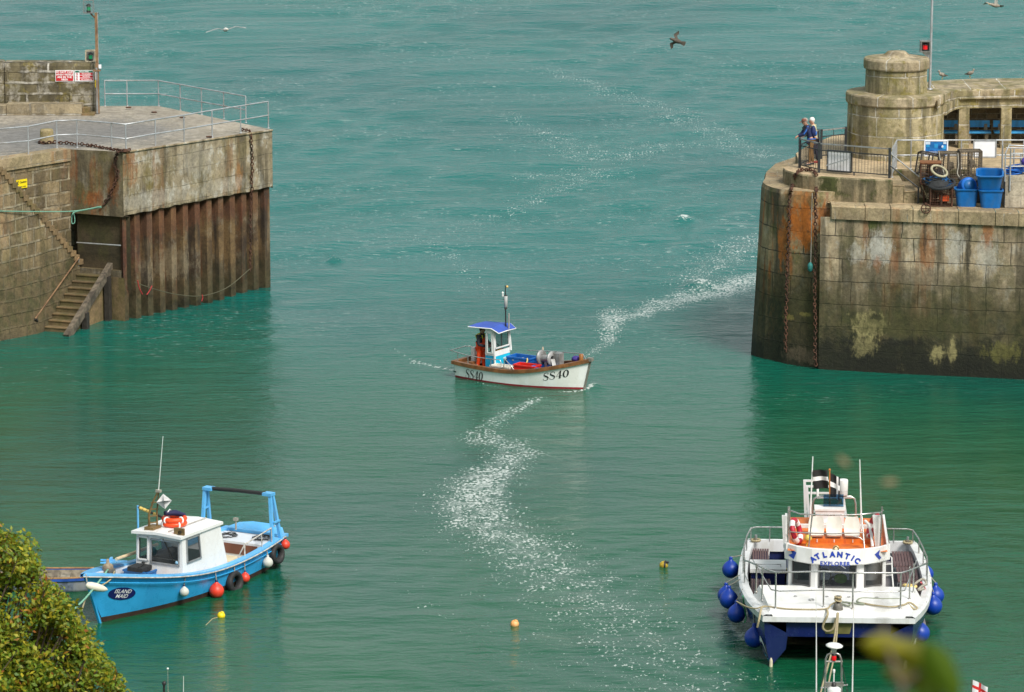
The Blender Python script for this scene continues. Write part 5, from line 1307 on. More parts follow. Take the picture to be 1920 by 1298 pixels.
def glyph(ch):
    """bold serif strokes as (points, widths); box about 0.62 wide x 1 high"""
    if ch == 'S':
        pts = [(.50, .74), (.50, .92), (.40, .985), (.28, .995), (.15, .95), (.085, .83), (.10, .70), (.20, .60), (.33, .51), (.46, .42), (.53, .29), (.51, .14), (.41, .035), (.28, .005), (.15, .03), (.06, .12), (.05, .27)]
        w_ = [.05, .05, .05, .05, .07, .10, .13, .16, .18, .16, .13, .10, .07, .05, .05, .05, .05]
        return [(pts, w_)]
    if ch == '4':
        return [([(.40, .0), (.40, 1.0)], [.15, .15]), ([(.40, .99), (.03, .30), (.60, .30)], [.05, .06, .08]), ([(.28, .02), (.54, .02)], [.05, .05])]
    if ch == '0':
        pts, w_ = [], []
        for i in range(25):
            a = 2 * math.pi * i / 24; pts.append((.30 + .22 * math.cos(a), .5 + .46 * math.sin(a))); w_.append(.055 + .11 * abs(math.cos(a)) ** 1.3)
        return [(pts, w_)]
def stroke(b, s_, size, m, fn, adv=.66):
    for k, ch in enumerate(s_):
        for pts, ws in glyph(ch):
            P2 = [V((x, y, 0)) for x, y in pts]; rows = []
            for i, p in enumerate(P2):
                d = (P2[min(i + 1, len(P2) - 1)] - P2[max(0, i - 1)]).normalized(); n = V((-d.y, d.x, 0)) * ws[i] / 2
                rows.append([fn((k * adv + (p + n).x) * size, (p + n).y * size), fn((k * adv + (p - n).x) * size, (p - n).y * size)])
            b.grid(rows, m, smooth=False)

# ================================================================ the white fishing boat under way
def fishing_boat():
    fr = Frame((.50, 143.38), R_(-33.6)); H = Hull(-2.58, 2.45, 2.75, 1.02, .60, .56, 1.13, tm=.40, rs=.80, rw=.93, pw=1.8, ps=2.6, zk=-.4, bulb=.8)
    root = thing('fishing_boat', 'small white wooden fishing boat with cyan wheelhouse and blue canopy, under way mid-harbour', 'boat', fr.o, fr.a)
    RED = mat('red_antifouling', (.30, .02, .03), .6, 0, .15); WOOD = mat('varnished_wood', (.20, .085, .03), .4, 0, .3, 5, dirt=(.11, .055, .025), damt=.7); WOODI = mat('inner_wood', (.22, .10, .045), .55, 0, .3, 5, dirt=(.10, .05, .03), damt=.6)
    CYAN = mat('cyan_paint', (.01, .46, .68), .4, 0, .05, 3, dirt=(.02, .30, .42), damt=.3); CANV = mat('blue_canopy', (.035, .085, .40), .65, 0, .1, 3); SOLE = mat('worn_sole', (.30, .24, .18), .75, 0, .25, 5)
    HW = mat('hull_white', (.88, .88, .86), .3, 0, .03, 2, dirt=(.60, .58, .46), damt=.25, dscale=1.5)
    b = MB(); H.skin(b, [(.085, RED), (None, HW)]); b.build('hull', root)
    b = MB(); H.cap(b, WOOD, .15, .13, .045, .03); b.build('gunwale', root)
    b = MB(); H.inside(b, .16, WOODI, SOLE, .06); b.build('inner_hull', root)
    b = MB(); b.beam((2.44, 0, -.2), (2.765, 0, 1.12), .05, .07, mat('stem_iron', (.30, .28, .24), .5, .4), up=(1, 0, 0)); b.box((2.74, 0, 1.13), (.2, .16, .12), b.mats[0]); b.build('stem_band', root)
    b = MB(); pts = []
    for i in range(9): t = .80 + .19 * i / 8; pts.append((t, H.bs(t) - .08))
    rows = [[V((H.x(t, H.zs(t)), s_ * max(0, y), H.zs(t) - .08)) for s_ in (-1, 1)] for t, y in pts]; b.grid(rows, WOODI, smooth=False); b.build('foredeck', root)
    b = MB(); rows = [[V((H.x(t, H.zs(t)), s_ * max(0, H.bs(t) - .06), H.zs(t) - .09)) for s_ in (-1, 1)] for t in (0, .05, .1, .14)]; b.grid(rows, WOODI, smooth=False); b.box((-2.15, -.3, .46), (.22, .2, .2), WOOD); b.build('aft_deck', root)
    # lettering on the visible side
    def solve(px, py):
        y = -1.0
        for _ in range(14): q = fr.pl(px, py, 'y', y); y = -H.half(H.t_at(q.x, q.z), q.z)
        return q
    for bl, br, tl in (((873, 708), (905, 714.5), (874, 692)), ((1018, 714), (1066, 706.5), (1019, 700))):
        A_, B2, T_ = solve(*bl), solve(*br), solve(*tl); W_ = 3 * .66 + .6; b = MB()
        stroke(b, 'SS40', 1.0, INK, lambda u, v: H.pt(A_.x + (B2.x - A_.x) * u / W_ + (T_.x - A_.x) * v, A_.z + (B2.z - A_.z) * u / W_ + (T_.z - A_.z) * v, -1, .012)); b.build('registration', root)
    b = MB(); b.add([H.pt(x, z, -1, .012) for x, z in ((-2.62, .20), (-2.5, .20), (-2.5, .25), (-2.62, .25))], [(0, 1, 2, 3)], INK); b.build('drain_vent', root)
    # wheelhouse
    x0, x1, y0, zb, zt_ = -1.42, -.98, .50, .28, 1.88
    wh = MB(); L = V
    hf = (.06, .57, .94, .97); f_front = panel(wh, (x1, -y0, zb), (x1, y0, zb), (x1 - .10, y0, zt_), (x1 - .10, -y0, zt_), [(0, .42, 1, .54), hf], CYAN)
    panel(wh, (x1 - .035, -y0, zb + .615), (x1 - .035, y0, zb + .615), (x1 - .05, y0, zb + .805), (x1 - .05, -y0, zb + .805), [], SHIPW)
    hs_ = (.16, .46, .80, .90)
    f_side = panel(wh, (x0, -y0, zb), (x1, -y0, zb), (x1 - .10, -y0, zt_), (x0, -y0, zt_), [(0, .40, 1, 1)], mat('cyan_paint_shaded_side', (.012, .27, .46), .4, 0, .06, 3))  # side in a darker copy of the front's cyan, its shade put into the colour
    panel(wh, (x0, -y0, zb + .624), (x1 - .04, -y0, zb + .624), (x1 - .10, -y0, zt_), (x0, -y0, zt_), [(.24, .10, .80, .86)], SHIPW)
    f_side2 = lambda u, v: f_side(u, .40 + .6 * v)
    panel(wh, (x0, y0, zb), (x1, y0, zb), (x1 - .10, y0, zt_), (x0, y0, zt_), [(.16, .46, .80, .92)], SHIPW)
    wh.box(((x0 + x1) / 2 + .1, .25, .75), (.4, .4, .06), SHIPW)
    wo = wh.build('wheelhouse', root)
    window(wo, f_front, hf, SHIPW, GLASS, .045, (.01, 0, 0)); window(wo, f_side2, (.24, .10, .80, .86), SHIPW, glassmat('clear_glass', (.95, .97, .97), .03), .03, (0, -.01, 0))
    b = MB(); b.beam((x1 + .0, -y0, zb), (x1 - .10, -y0, zt_), .05, .05, SHIPW, up=(0, 1, 0)); b.beam((x1, y0, zb + .7), (x1 - .10, y0, zt_), .06, .06, SHIPW, up=(0, 1, 0)); b.build('corner_post', wo)
    b = MB(); b.box((x1 - .2, -.05, 1.0), (.16, .3, .16), mat('yellow_pot', (.75, .42, .02), .5)); b.torus((x1 - .33, .1, 1.08), .17, .018, INK, axis=(1, 0, .4), n=16, k=5); b.build('helm', wo)
    # canopy
    b = MB(); Z = 1.95; A = [V((-2.12, -.58, Z - .04)), V((-2.12, .58, Z - .04)), V((-1.08, .62, Z + .0)), V((-1.08, -.62, Z + .0)), V((-.80, .56, Z - .15)), V((-.80, -.56, Z - .15))]
    mid = lambda p, q, up: (p + q) / 2 + V((0, 0, up))
    rows = [[A[0], mid(A[0], A[1], .03), A[1]], [mid(A[0], A[3], 0), mid(A[0], A[2], .05), mid(A[1], A[2], 0)], [A[3], mid(A[3], A[2], .05), A[2]], [A[5], mid(A[5], A[4], .03), A[4]]]
    b.grid(rows, CANV, smooth=False); b.grid([[p - V((0, 0, .035)) for p in r] for r in rows], SHIPW, smooth=False, flip=True); co = b.build('canopy', root)
    b = MB(); ring = [A[0], A[3], A[5], mid(A[5], A[4], .02), A[4], A[2], A[1], A[0]]; b.tube([p - V((0, 0, .02)) for p in ring], .022, WHITEI, n=5); b.build('white_lacing', co)
    b = MB()
    for s_ in (-1, 1): b.tube([(-2.05, s_ * .52, .5), (-2.05, s_ * .52, Z - .04)], .018, STEEL, n=5) if s_ > 0 else None
    b.tube([(x0, .5, zt_ - .1), (x0 - .02, .5, Z)], .02, STEEL, n=5); b.build('canopy_post', root)
    # aerials
    bx, by = -.95, .12
    b = MB(); b.tube([(bx, by, Z - .12), (bx - .02, by, 3.42)], [.028, .016], INK, n=6); b.lathe([(.035, 2.62), (.065, 2.64), (.065, 3.03), (.035, 3.05)], (bx, by, 0), mat('grey_reflector', (.42, .42, .42), .5), n=12); b.lathe([(.05, 2.55), (.055, 2.62), (.03, 2.63)], (bx, by, 0), INK, n=10); b.lathe([(.04, 3.03), (.07, 3.05), (.04, 3.07)], (bx, by, 0), INK, n=10); b.build('mast', root)
    b = MB(); b.ball((bx + .06, by, 3.38), .045, mat('amber_light', (.75, .45, .12), .3), 8); b.build('mast_light', root)
    b = MB(); b.lathe([(.02, 3.0), (.045, 3.05), (.03, 3.12), (.05, 3.16), (0, 3.2)], (bx - .1, by - .05, 0), SHIPW, n=8); b.tube([(bx - .1, by - .05, 2.9), (bx, by, 2.92)], .01, INK, n=4); b.build('anemometer', root)
    b = MB(); b.tube([(bx + .12, by + .02, Z - .1), (bx + .12, by + .02, 2.40)], .03, mat('grey_aerial', (.35, .33, .30), .5), n=6); b.build('short_aerial', root)
    # rails
    b = MB(); sh = lambda t, dz, off=-.05: V((H.x(t, H.zs(t)), -(H.bs(t) + off), H.zs(t) + dz)); shp = lambda t, dz, off=-.05: V((H.x(t, H.zs(t)), H.bs(t) + off, H.zs(t) + dz))
    b.tube([shp(.06, .30, -.1), V((-2.95, .45, .92)), V((-3.0, -.45, .90)), sh(.0, .36), sh(.10, .33), sh(.22, .33), sh(.34, .34), sh(.415, .36), sh(.425, .30), sh(.43, .12), sh(.44, .06), sh(.45, .12), sh(.455, .36), sh(.465, .38), sh(.52, .12), sh(.53, .03)], .018, STEEL, n=6)
    for t in (.03, .13, .34): b.tube([sh(t, 0), sh(t, .33)], .016, STEEL, n=5)
    b.build('near_rail', root)
    b = MB(); b.tube([shp(.40, .38), shp(.55, .40), shp(.70, .36), shp(.82, .30), shp(.93, .24), shp(.965, .0)], .018, STEEL, n=6)
    for t in (.48, .60, .72, .84, .93): b.tube([shp(t, 0), shp(t, .36 if t < .7 else .26)], .014, STEEL, n=5)
    b.build('far_rail', root)
    b = MB(); b.lathe([(.09, 0), (.075, .1), (.085, .26), (.06, .28), (0, .28)], (2.36, .0, 1.0), mat('bow_post_wood', (.30, .12, .03), .5), n=12); b.build('bow_post', root)
    # hauling gear
    b = MB(); b.box((-2.35, .12, .75), (.15, .12, .5), SHIPW); b.build('stern_post', root)
    b = MB(); RH = mat('red_frame', (.22, .03, .03), .6, 0, .3); b.torus((-2.12, .55, .86), .2, .025, RH, axis=(.8, -.5, 0), n=8, k=5); b.torus((-1.98, .5, .86), .2, .025, RH, axis=(.8, -.5, 0), n=8, k=5); b.tube([(-2.3, .3, .75), (-2.05, .52, .85)], .03, RH, n=6); b.tube([(-2.05, .52, .4), (-2.05, .52, .86)], .03, RH, n=6); b.tube([(-1.9, .4, .4), (-1.92, .35, 1.0), (-2.0, .3, 1.05)], .02, STEEL, n=6); b.build('stern_reel', root)
    b = MB(); GR = mat('hauler_grey', (.30, .30, .30), .45, .3, .25, 5, dirt=(.16, .15, .13), damt=.6)
    b.lathe([(.30, -.03), (.32, 0), (.30, .03), (.07, .03)], (.50, .30, .98), mat('plywood_disc', (.33, .27, .20), .7, 0, .3, 5, dirt=(.3, .15, .07), damt=.6), n=8, axis=(-.85, -.55, .1)); b.build('guard_plate', root)
    b = MB()
    for dx in (.0, .46): b.lathe([(.10, -.03), (.25, -.035), (.27, 0), (.25, .035), (.10, .03)], (.66 + dx, .02 - dx * .05, .98), GR, n=20, axis=(1, -.15, .1))
    b.lathe([(.13, -.25), (.13, .25)], (.88, .0, .96), GR, n=14, axis=(1, -.15, .1)); b.build('hauler_wheel', root)
    b = MB(); b.beam((1.16, -.02, .96), (1.42, -.24, .58), .14, .05, GR); b.box((1.26, .2, .96), (.28, .3, .42), GR); b.beam((.88, .0, .2), (.88, .0, .85), .1, .1, GR, up=(1, 0, 0)); b.build('hauler_arm', root)
    # cargo: things of their own
    CB = mat('fish_box_blue', (.01, .12, .45), .45, 0, .12, 4); CR = mat('fish_box_red', (.62, .02, .012), .45, 0, .12, 4); CW = mat('fish_box_white', (.70, .68, .62), .5, 0, .08, 4, dirt=(.5, .45, .35), damt=.5)
    g = 'fish boxes on the white fishing boat'
    crate('fish_box', 'white fish box in front of the cyan wheelhouse', 'box', fr, (-.60, -.60, .42), (.80, .42, .22), CW, .02, g)
    crate('fish_box', 'red fish box amidships on the white fishing boat', 'box', fr, (.36, -.46, .40), (.86, .46, .36), CR, .06, g)
    crate('fish_box', 'large blue fish box behind the red box, right of the wheelhouse', 'box', fr, (-.38, .38, .22), (.98, .60, .62), CB, 0, g, filled=GREYR)
    crate('fish_box', 'blue fish box next to the grey rope hauler wheels', 'box', fr, (.98, -.30, .42), (.86, .60, .30), CB, .03, g)
    crate('fish_box', 'blue fish box under the octagonal plywood guard', 'box', fr, (.40, .34, .25), (.7, .5, .5), CB, 0, g)
    crate('fish_box', 'white and blue fish box behind the standing fisherman', 'box', fr, (-2.02, -.52, .18), (.34, .3, .3), CW, .3, g)
    rope('hose', 'pale yellow hose arching between the blue and red fish boxes', [fr.w((-.02, .1, .8)), fr.w((.06, .0, .86)), fr.w((.12, -.1, .78)), fr.w((.10, -.2, .66)), fr.w((.2, -.28, .6))], .028, mat('yellow_hose', (.60, .45, .15), .5), cat='hose')
    b = MB(); b.lathe([(.0, 0), (.16, .01), (.16, .1), (.1, .16), (0, .17)], (0, 0, 0), mat('purple_cloth', (.05, .03, .22), .8, 0, .3, 9), n=10); o = b.build('cloth_bundle'); o.location = fr.w((2.08, .1, 1.0)); tag(o, 'small purple bundle beside the bow post of the white fishing boat', 'bundle')
    return fr, H
SSF, SSH = fishing_boat()
# ================================================================ the blue moored boat
def blue_boat():
    ang = math.atan2(-.8819, -.4714); fr = Frame((-9.595, 113.655), ang)
    H = Hull(-4.15, 3.95, 4.9, 1.30, .86, .74, 1.56, tm=.40, rs=.80, rw=.88, pw=1.9, ps=3.6, zk=-.5, bulb=.8)
    root = thing('motor_boat', 'light blue moored motor boat with white cabin and blue stern gantry, lower left', 'boat', fr.o, ang)
    BL = mat('hull_blue', (.035, .36, .72), .3, 0, .06, 2, dirt=(.03, .22, .50), damt=.3, dscale=1.2); BL2 = mat('rail_blue', (.11, .42, .78), .35, 0, .08, 3, dirt=(.16, .36, .58), damt=.4); AF = mat('brown_antifouling', (.045, .022, .016), .7, 0, .25); RS = mat('rubber_strip', (.42, .40, .37), .8, 0, .3, 8)
    IW = mat('inner_white', (.62, .65, .70), .45, 0, .05, 3); CREAM = mat('cream_deck', (.62, .55, .38), .6, 0, .08, 3); CABW = mat('cabin_white', (.80, .80, .80), .3, 0, .03, 2, dirt=(.64, .62, .56), damt=.25, dscale=1.5)
    b = MB(); H.skin(b, [(.15, AF), (None, BL)]); b.build('hull', root)
    b = MB(); H.cap(b, BL2, .22, .09, .05, .03); b.build('gunwale', root)
    b = MB()
    for s_ in (1, -1): b.tube([V((p.x + .02, s_ * p.y, p.z)) for p in H.sheer(.06, -.03)], .022, RS, n=5)
    b.build('rubbing_strip', root)
    b = MB()
    for s_ in (1, -1): b.tube([V((p.x, s_ * p.y, p.z)) for p in H.sheer(.005, -.20, t1=.97)], .018, BL, n=5)
    b.build('moulding', root)
    b = MB(); H.inside(b, .38, IW, CREAM, .12); b.build('inner_hull', root)
    b = MB(); b.beam((3.98, 0, -.3), (4.76, 0, 1.5), .07, .07, BL, up=(1, 0, 0)); b.build('stem', root)
    # fore deck rim and well
    b = MB(); rows = []
    for i in range(10):
        t = .86 + .13 * i / 9; rows.append([V((H.x(t, H.zs(t)), s_ * max(0, H.bs(t) - .1), H.zs(t) - .03)) for s_ in (-1, 0, 1)])
    b.grid(rows, IW, smooth=False); b.build('bow_deck', root)
    b = MB()
    for s_ in (1, -1):
        pts = []
        for i in range(14):
            t = .58 + .29 * i / 13; pts.append((t, H.bs(t)))
        b.grid([[V((H.x(t, H.zs(t)), s_ * (y - .1), H.zs(t) - .02)), V((H.x(t, H.zs(t)), s_ * max(.0, y - .34), H.zs(t) - .06)), V((H.x(t, H.zs(t)), s_ * max(.0, y - .34), .4))] for t, y in pts], IW, smooth=False)
    b.build('side_deck', root)
    # cabin
    xf, xb, yh, zb, zt_ = 1.05, -1.42, .80, .50, 2.02
    SKIN = MB(); FL, FR = V((xf, -yh, zb)), V((xf, yh, zb)); TL, TR = V((xf - .04, -yh + .03, zt_)), V((xf - .04, yh - .03, zt_)); BR = V((xb, yh, zb)); BT = V((xb + .42, yh - .03, zt_ - .02)); BLt = V((xb + .42, -yh + .03, zt_ - .02)); BLb = V((xb, -yh, zb))
    h1, h2 = (.05, .50, .26, .93), (.33, .47, .93, .91)
    f1 = panel(SKIN, FL, FR, TR, TL, [h1, h2], CABW)
    # side sheet: window is a leaning four-cornered opening
    g = lambda u, v: (FR * (1 - u) + BR * u) * (1 - v) + (TR * (1 - u) + BT * u) * v
    hs = (.10, .50, .42, .95); f2 = panel(SKIN, FR, BR, BT, TR, [hs], CABW)
    panel(SKIN, FL, BLb, BLt, TL, [(.10, .5, .6, .92)], CABW)
    panel(SKIN, BLb, BR, BT, BLt, [(.08, .12, .55, .85), (.62, .5, .95, .85)], CABW)
    SKIN.box((-.2, 0, 1.2), (1.2, 1.5, .04), mat('cabin_shelf', (.12, .11, .10), .7)); SKIN.box((.75, 0, 1.16), (.5, 1.4, .05), SKIN.mats[-1]); SKIN.ball((.55, -.55, 1.38), .14, mat('green_float', (.02, .42, .30), .5), 10)
    cab = SKIN.build('cabin', root)
    DKF = mat('grey_window_frame', (.35, .36, .37), .4, .4)
    window(cab, f1, h1, CABW, GLASS, .04, (.012, 0, 0)); wv = window(cab, f1, h2, DKF, GLASS, .04, (.012, 0, 0)); window(cab, f2, hs, DKF, GLASS_D, .045, (0, .012, 0))
    b = MB(); b.beam(V(f1(.62, .90)) + V((.03, 0, 0)), V(f1(.80, .56)) + V((.03, 0, 0)), .02, .02, INK); b.box(V(f1(.56, .925)) + V((.03, 0, 0)), (.05, .12, .05), STEEL); b.build('wiper', wv)
    b = MB(); b.lathe([(.05, 0), (.05, .01), (0, .012)], V(f1(.88, .52)) + V((.02, 0, 0)), mat('pale_sticker', (.30, .55, .75), .5), n=12, axis=(1, 0, 0)); b.build('sticker', wv)
    b = MB(); rf = [V((xf + .12, -yh - .05, zt_ - .01)), V((xf + .12, yh + .03, zt_ - .01)), V((xb + .34, yh + .03, zt_ - .03)), V((xb + .34, -yh - .05, zt_ - .03))]
    md = lambda p, q: (p + q) / 2 + V((0, 0, .05))
    rows = [[rf[0], md(rf[0], rf[1]), rf[1]], [rf[3], md(rf[3], rf[2]), rf[2]]]
    up = [[p + V((0, 0, .08)) for p in r] for r in rows]; b.grid(up, CABW, smooth=False); b.grid(rows, CABW, smooth=False, flip=True)
    for i in range(2): b.quad(rows[0][i], rows[0][i + 1], up[0][i + 1], up[0][i], CABW); b.quad(rows[1][i], rows[1][i + 1], up[1][i + 1], up[1][i], CABW)
    for j in (0, 2): b.quad(rows[0][j], rows[1][j], up[1][j], up[0][j], CABW)
    b.beam((xf - .1, .28, zt_ + .13), (xb + .4, .28, zt_ + .11), .03, .03, RS); ro = b.build('cabin_roof', root)
    BRZ = mat('bronze_fitting', (.20, .13, .05), .5, .3, .3, 6)
    b = MB(); b.box((xf - .1, yh - .16, zt_ + .17), (.08, .32, .2), BRZ); b.lathe([(.05, 0), (.05, .05)], (xf - .05, yh - .1, zt_ + .17), INK, n=10, axis=(1, 0, 0)); b.build('side_light', ro)
    # mast on the roof
    b = MB(); mx, my = xf - .22, -.42; z0 = zt_ + .08
    b.tube([(mx + .02, my - .02, z0), (mx + .06, my - .0, z0 + .45), (mx + .0, my + .12, z0 + .85), (mx - .05, my + .26, z0 + 1.15)], [.045, .035, .03, .025], BRZ, n=6); b.tube([(mx - .18, my + .12, z0), (mx - .14, my + .14, z0 + .5), (mx - .1, my + .22, z0 + .85), (mx - .06, my + .26, z0 + 1.1)], [.035, .03, .025, .02], BRZ, n=6)
    for k in range(4): b.beam((mx + .03, my + .03 * k * .6, z0 + .2 + .2 * k), (mx - .15, my + .12 + .03 * k, z0 + .2 + .2 * k), .04, .03, BRZ)
    b.box((mx - .05, my + .05, z0 + .05), (.42, .3, .1), BRZ); b.box((mx - .05, my + .27, z0 + 1.15), (.09, .16, .07), GREYR); b.build('mast', root)
    b = MB(); b.tube([(mx - .05, my + .27, z0 + 1.15), (mx - .1, my + .42, z0 + 2.75)], [.016, .009], SHIPW, n=6); b.build('aerial', root)
    # radar reflector: octahedral plates
    b = MB(); c = V((mx - .1, my + .42, z0 + .85)); s_ = .22; ax = [V((.8, .5, .3)).normalized(), V((-.5, .8, .1)).normalized(), V((-.2, -.25, .95)).normalized()]
    PL = mat('reflector_plate', (.60, .60, .60), .4, .3)
    for i in range(3):
        u_, w_ = ax[i] * s_, ax[(i + 1) % 3] * s_; b.quad(c + u_, c + w_, c - u_, c - w_, PL)
    b.build('radar_reflector', root)
    # blue post with a yellow taped pole
    q = fr.pl(262, 985, 'x', xf - .05)
    b = MB(); px_ = (xf - .35, -yh - .12); b.tube([(px_[0], px_[1], .8), (px_[0], px_[1], 2.72)], .032, BL2, n=6); b.build('blue_post', root)
    b = MB(); b.tube([(px_[0], px_[1], 2.68), (px_[0] - .55, px_[1] + 1.0, 2.18)], .035, INK, n=6); b.build('boom', root)
    bo = MB(); 
    for k in (.08, .17, .26, .42): bo.lathe([(.045, -.05), (.05, 0), (.045, .05)], V((px_[0], px_[1], 2.68)).lerp(V((px_[0] - .55, px_[1] + 1.0, 2.18)), k), mat('yellow_tape', (.60, .42, .10), .6), n=8, axis=(-.55, 1.0, -.5))
    bo.build('tape_band', root)
    # cockpit: aft thwart, locker, brown panel, hand rail
    b = MB(); b.box((-3.42, 0, .60), (1.0, 2.0, .44), IW); b.build('aft_locker', root)
    b = MB(); b.box((-2.91, .22, .60), (.02, 1.25, .30), mat('brown_hatch', (.14, .05, .03), .5, 0, .2, 4)); b.build('locker_hatch', root)
    b = MB(); rows = [[V((-4.2, -1.0, .88)), V((-4.2, 1.0, .88))], [V((-4.5, -.75, .98)), V((-4.5, .75, .98))], [V((-4.62, -.35, 1.02)), V((-4.62, .35, 1.02))]]; b.grid(rows, BL2, smooth=False); b.grid([[p + V((.02, 0, -.08)) for p in r] for r in rows], BL2, smooth=False, flip=True); b.build('stern_platform', root)
    b = MB(); b.tube([(-1.72, 1.16, .70), (-1.72, 1.16, 1.12), (-3.6, 1.04, 1.26)], .024, RS, n=6); b.tube([(-1.72, 1.16, 1.12), (-1.5, 1.05, .74)], .02, RS, n=6)
    for x, z in ((-2.75, 1.18), (-3.3, 1.23)): b.tube([(x, 1.12, .72), (x, 1.1, z)], .018, RS, n=5)
    b.build('hand_rail', root)
    b = MB(); b.tube([(-3.9, -.5, .9), (-3.9, -.5, 1.2)], .03, GREYR, n=6); b.box((-3.9, -.5, 1.22), (.12, .12, .08), GREYR); b.build('stern_fitting', root)
    # gantry
    def gp(px, py, x): return fr.pl(px, py, 'x', x)
    xg = -3.62; TLg, TRg = gp(386, 915, xg), gp(508, 927, xg)
    b = MB()
    for x_, tx in ((xg - .18, xg - .06), (xg + .28, xg + .05)): b.beam((x_, TLg.y + .02, .80), (tx, TLg.y, TLg.z), .09, .09, BL2, up=(0, 1, 0))
    b.beam((xg - .14, TLg.y + .02, 1.55), (xg + .2, TLg.y + .02, 1.55), .05, .05, BL2); b.box((xg, TLg.y + .1, TLg.z), (.26, .3, .09), BL2); b.build('gantry_leg', root)
    b = MB()
    for x_, tx in ((xg - .18, xg - .06), (xg + .28, xg + .05)): b.beam((x_, 1.12, .80), (tx, TRg.y, TRg.z), .09, .09, BL2, up=(0, 1, 0))
    b.beam((xg - .14, 1.12 * .5 + TRg.y * .5 + .1, 1.4), (xg + .2, 1.12 * .5 + TRg.y * .5 + .1, 1.4), .05, .05, BL2); b.box((xg, TRg.y - .08, TRg.z), (.26, .3, .09), BL2); b.build('gantry_leg', root)
    b = MB(); b.tube([TLg.lerp(TRg, .1), TLg.lerp(TRg, .5) + V((0, 0, .015)), TLg.lerp(TRg, .93)], .06, INK, n=8); b.build('gantry_roller', root)
    # bow gear
    b = MB(); q = V((3.72, .05, 1.34)); b.lathe([(.13, 0), (.12, .1), (.16, .14), (.15, .24), (.10, .28), (.05, .3), (.04, .42), (0, .43)], q, mat('roped_post', (.25, .20, .14), .8, 0, .3, 12), n=12); b.box(q + V((.1, .18, .08)), (.3, .08, .16), mat('bow_roller', (.18, .17, .15), .5, .5)); b.build('samson_post', root)
    b = MB(); b.beam((3.0, -.52, 1.42), (1.35, -1.05, 1.05), .30, .04, BL2); b.beam((2.9, -.72, 1.46), (1.5, -1.16, 1.09), .05, .05, BL2); b.box((2.2, -.86, 1.30), (.16, .06, .12), BL2, rz=.3); b.build('blue_boards', root)
    b = MB(); b.tube([(1.7, -1.02, 1.18), (-.6, -1.12, 1.1)], .05, mat('pale_spar', (.58, .45, .28), .6), n=7); b.build('spar', root)
    # name plate
    def solve(px, py, off=.0):
        y = 1.2
        for _ in range(12): q = fr.pl(px, py, 'y', y); y = H.half(H.t_at(q.x, q.z), q.z) + off
        return q
    c = solve(228.5, 1113); NAVY = mat('name_navy', (.008, .012, .11), .35)
    k_ = 1 / max(.35, 1)
    e1 = solve(254, 1113); e0 = solve(203, 1113); wx = abs(e0.x - e1.x) / 2; slope = (e1.z - e0.z) / (2 * wx)
    zt2 = solve(228.5, 1102); hz = abs(zt2.z - c.z)
    b = MB(); ctr = H.pt(c.x, c.z, 1, .014); ring = [H.pt(c.x - wx * math.cos(a), c.z + slope * wx * math.cos(a) + hz * math.sin(a), 1, .014) for a in [2 * math.pi * i / 40 for i in range(40)]]
    b.add([ctr] + ring, [(0, i + 1, (i + 1) % 40 + 1) for i in range(40)], NAVY); b.build('name_plate', root)
    sx = wx / .40; b = MB()
    mp = lambda u, v: H.pt(c.x - u * sx, c.z + slope * u * sx + v, 1, .022)
    b.text('ISLAND', .165, WHITEI, lambda u, v: mp(u * .88, v + hz * .36), shear=.25, bold=.001); b.text('MAID', .165, WHITEI, lambda u, v: mp(u * .88, v - hz * .40), shear=.25, bold=.001); b.build('name_lettering', root)
    # things hung on her side
    REDF = mat('red_fender', (.72, .045, .02), .4, 0, .08, 4, dirt=(.55, .08, .05), damt=.4); WF = mat('white_fender', (.60, .60, .56), .5, 0, .1, 4, dirt=(.42, .42, .36), damt=.5); NB = mat('navy_neck', (.01, .012, .07), .4); RB = mat('tyre_rubber', (.018, .018, .020), .7, 0, .25, 7, dirt=(.06, .055, .05), damt=.4)
    def hang(px, py, R, name, label, m, g, kind='f'):
        y = 1.2
        for _ in range(12): q = fr.pl(px, py, 'y', y); y = H.half(H.t_at(q.x, q.z), max(0, q.z)) + R * .95
        t = H.t_at(q.x, .8); top = fr.w((q.x, H.bs(t) + .02, H.zs(t) + .03)); return fr.w(q), top
    g1 = 'round fenders hanging on the blue boat'
    for px, py, R, m, lab in ((345.5, 1110, .135, WF, 'small grey-white fender nearest the name plate on the blue boat'), (406, 1108, .215, REDF, 'largest red ball fender, amidships on the blue boat'), (459.5, 1083.5, .145, REDF, 'red ball fender just behind the amidships tyre on the blue boat'), (502, 1055, .155, WF, 'pale ball fender between the aft tyre and the amidships tyre'), (535, 1021.5, .14, REDF, 'red ball fender at the stern corner of the blue boat')):
        w_, top = hang(px, py, R, '', '', m, g1); fender('ball_fender', lab, w_, R, m, NB if m is REDF or R < .14 else WF, top, g1)
    for px, py, R, lab in ((440, 1092, .33, 'black tyre fender amidships on the blue boat'), (519, 1039, .30, 'black tyre fender near the stern of the blue boat')):
        w_, top = hang(px, py, .13, '', '', None, ''); r = thing('tyre_fender', lab, 'tyre', w_, ang, 'tyres hung on the blue boat'); ax = V((.06, 1, .12)).normalized()
        b = MB(); b.lathe([(R * .58, -.09), (R * .8, -.11), (R * .96, -.085), (R * 1.02, -.03), (R * 1.02, .03), (R * .96, .085), (R * .8, .11), (R * .58, .09), (R * .52, 0), (R * .58, -.09)], (0, 0, 0), RB, n=30, axis=ax); b.build('tyre', r)
        b = MB(); tl = Matrix.Rotation(-ang, 3, 'Z') @ (top - w_); b.tube([(0, 0, R * .8), tl.lerp(V((0, 0, R * .8)), .5), tl], .02, GREYR, n=5); b.build('lanyard', r)
    a, c2 = fr.pl(162, 1097, 'y', .25), fr.pl(201, 1106, 'y', .62)
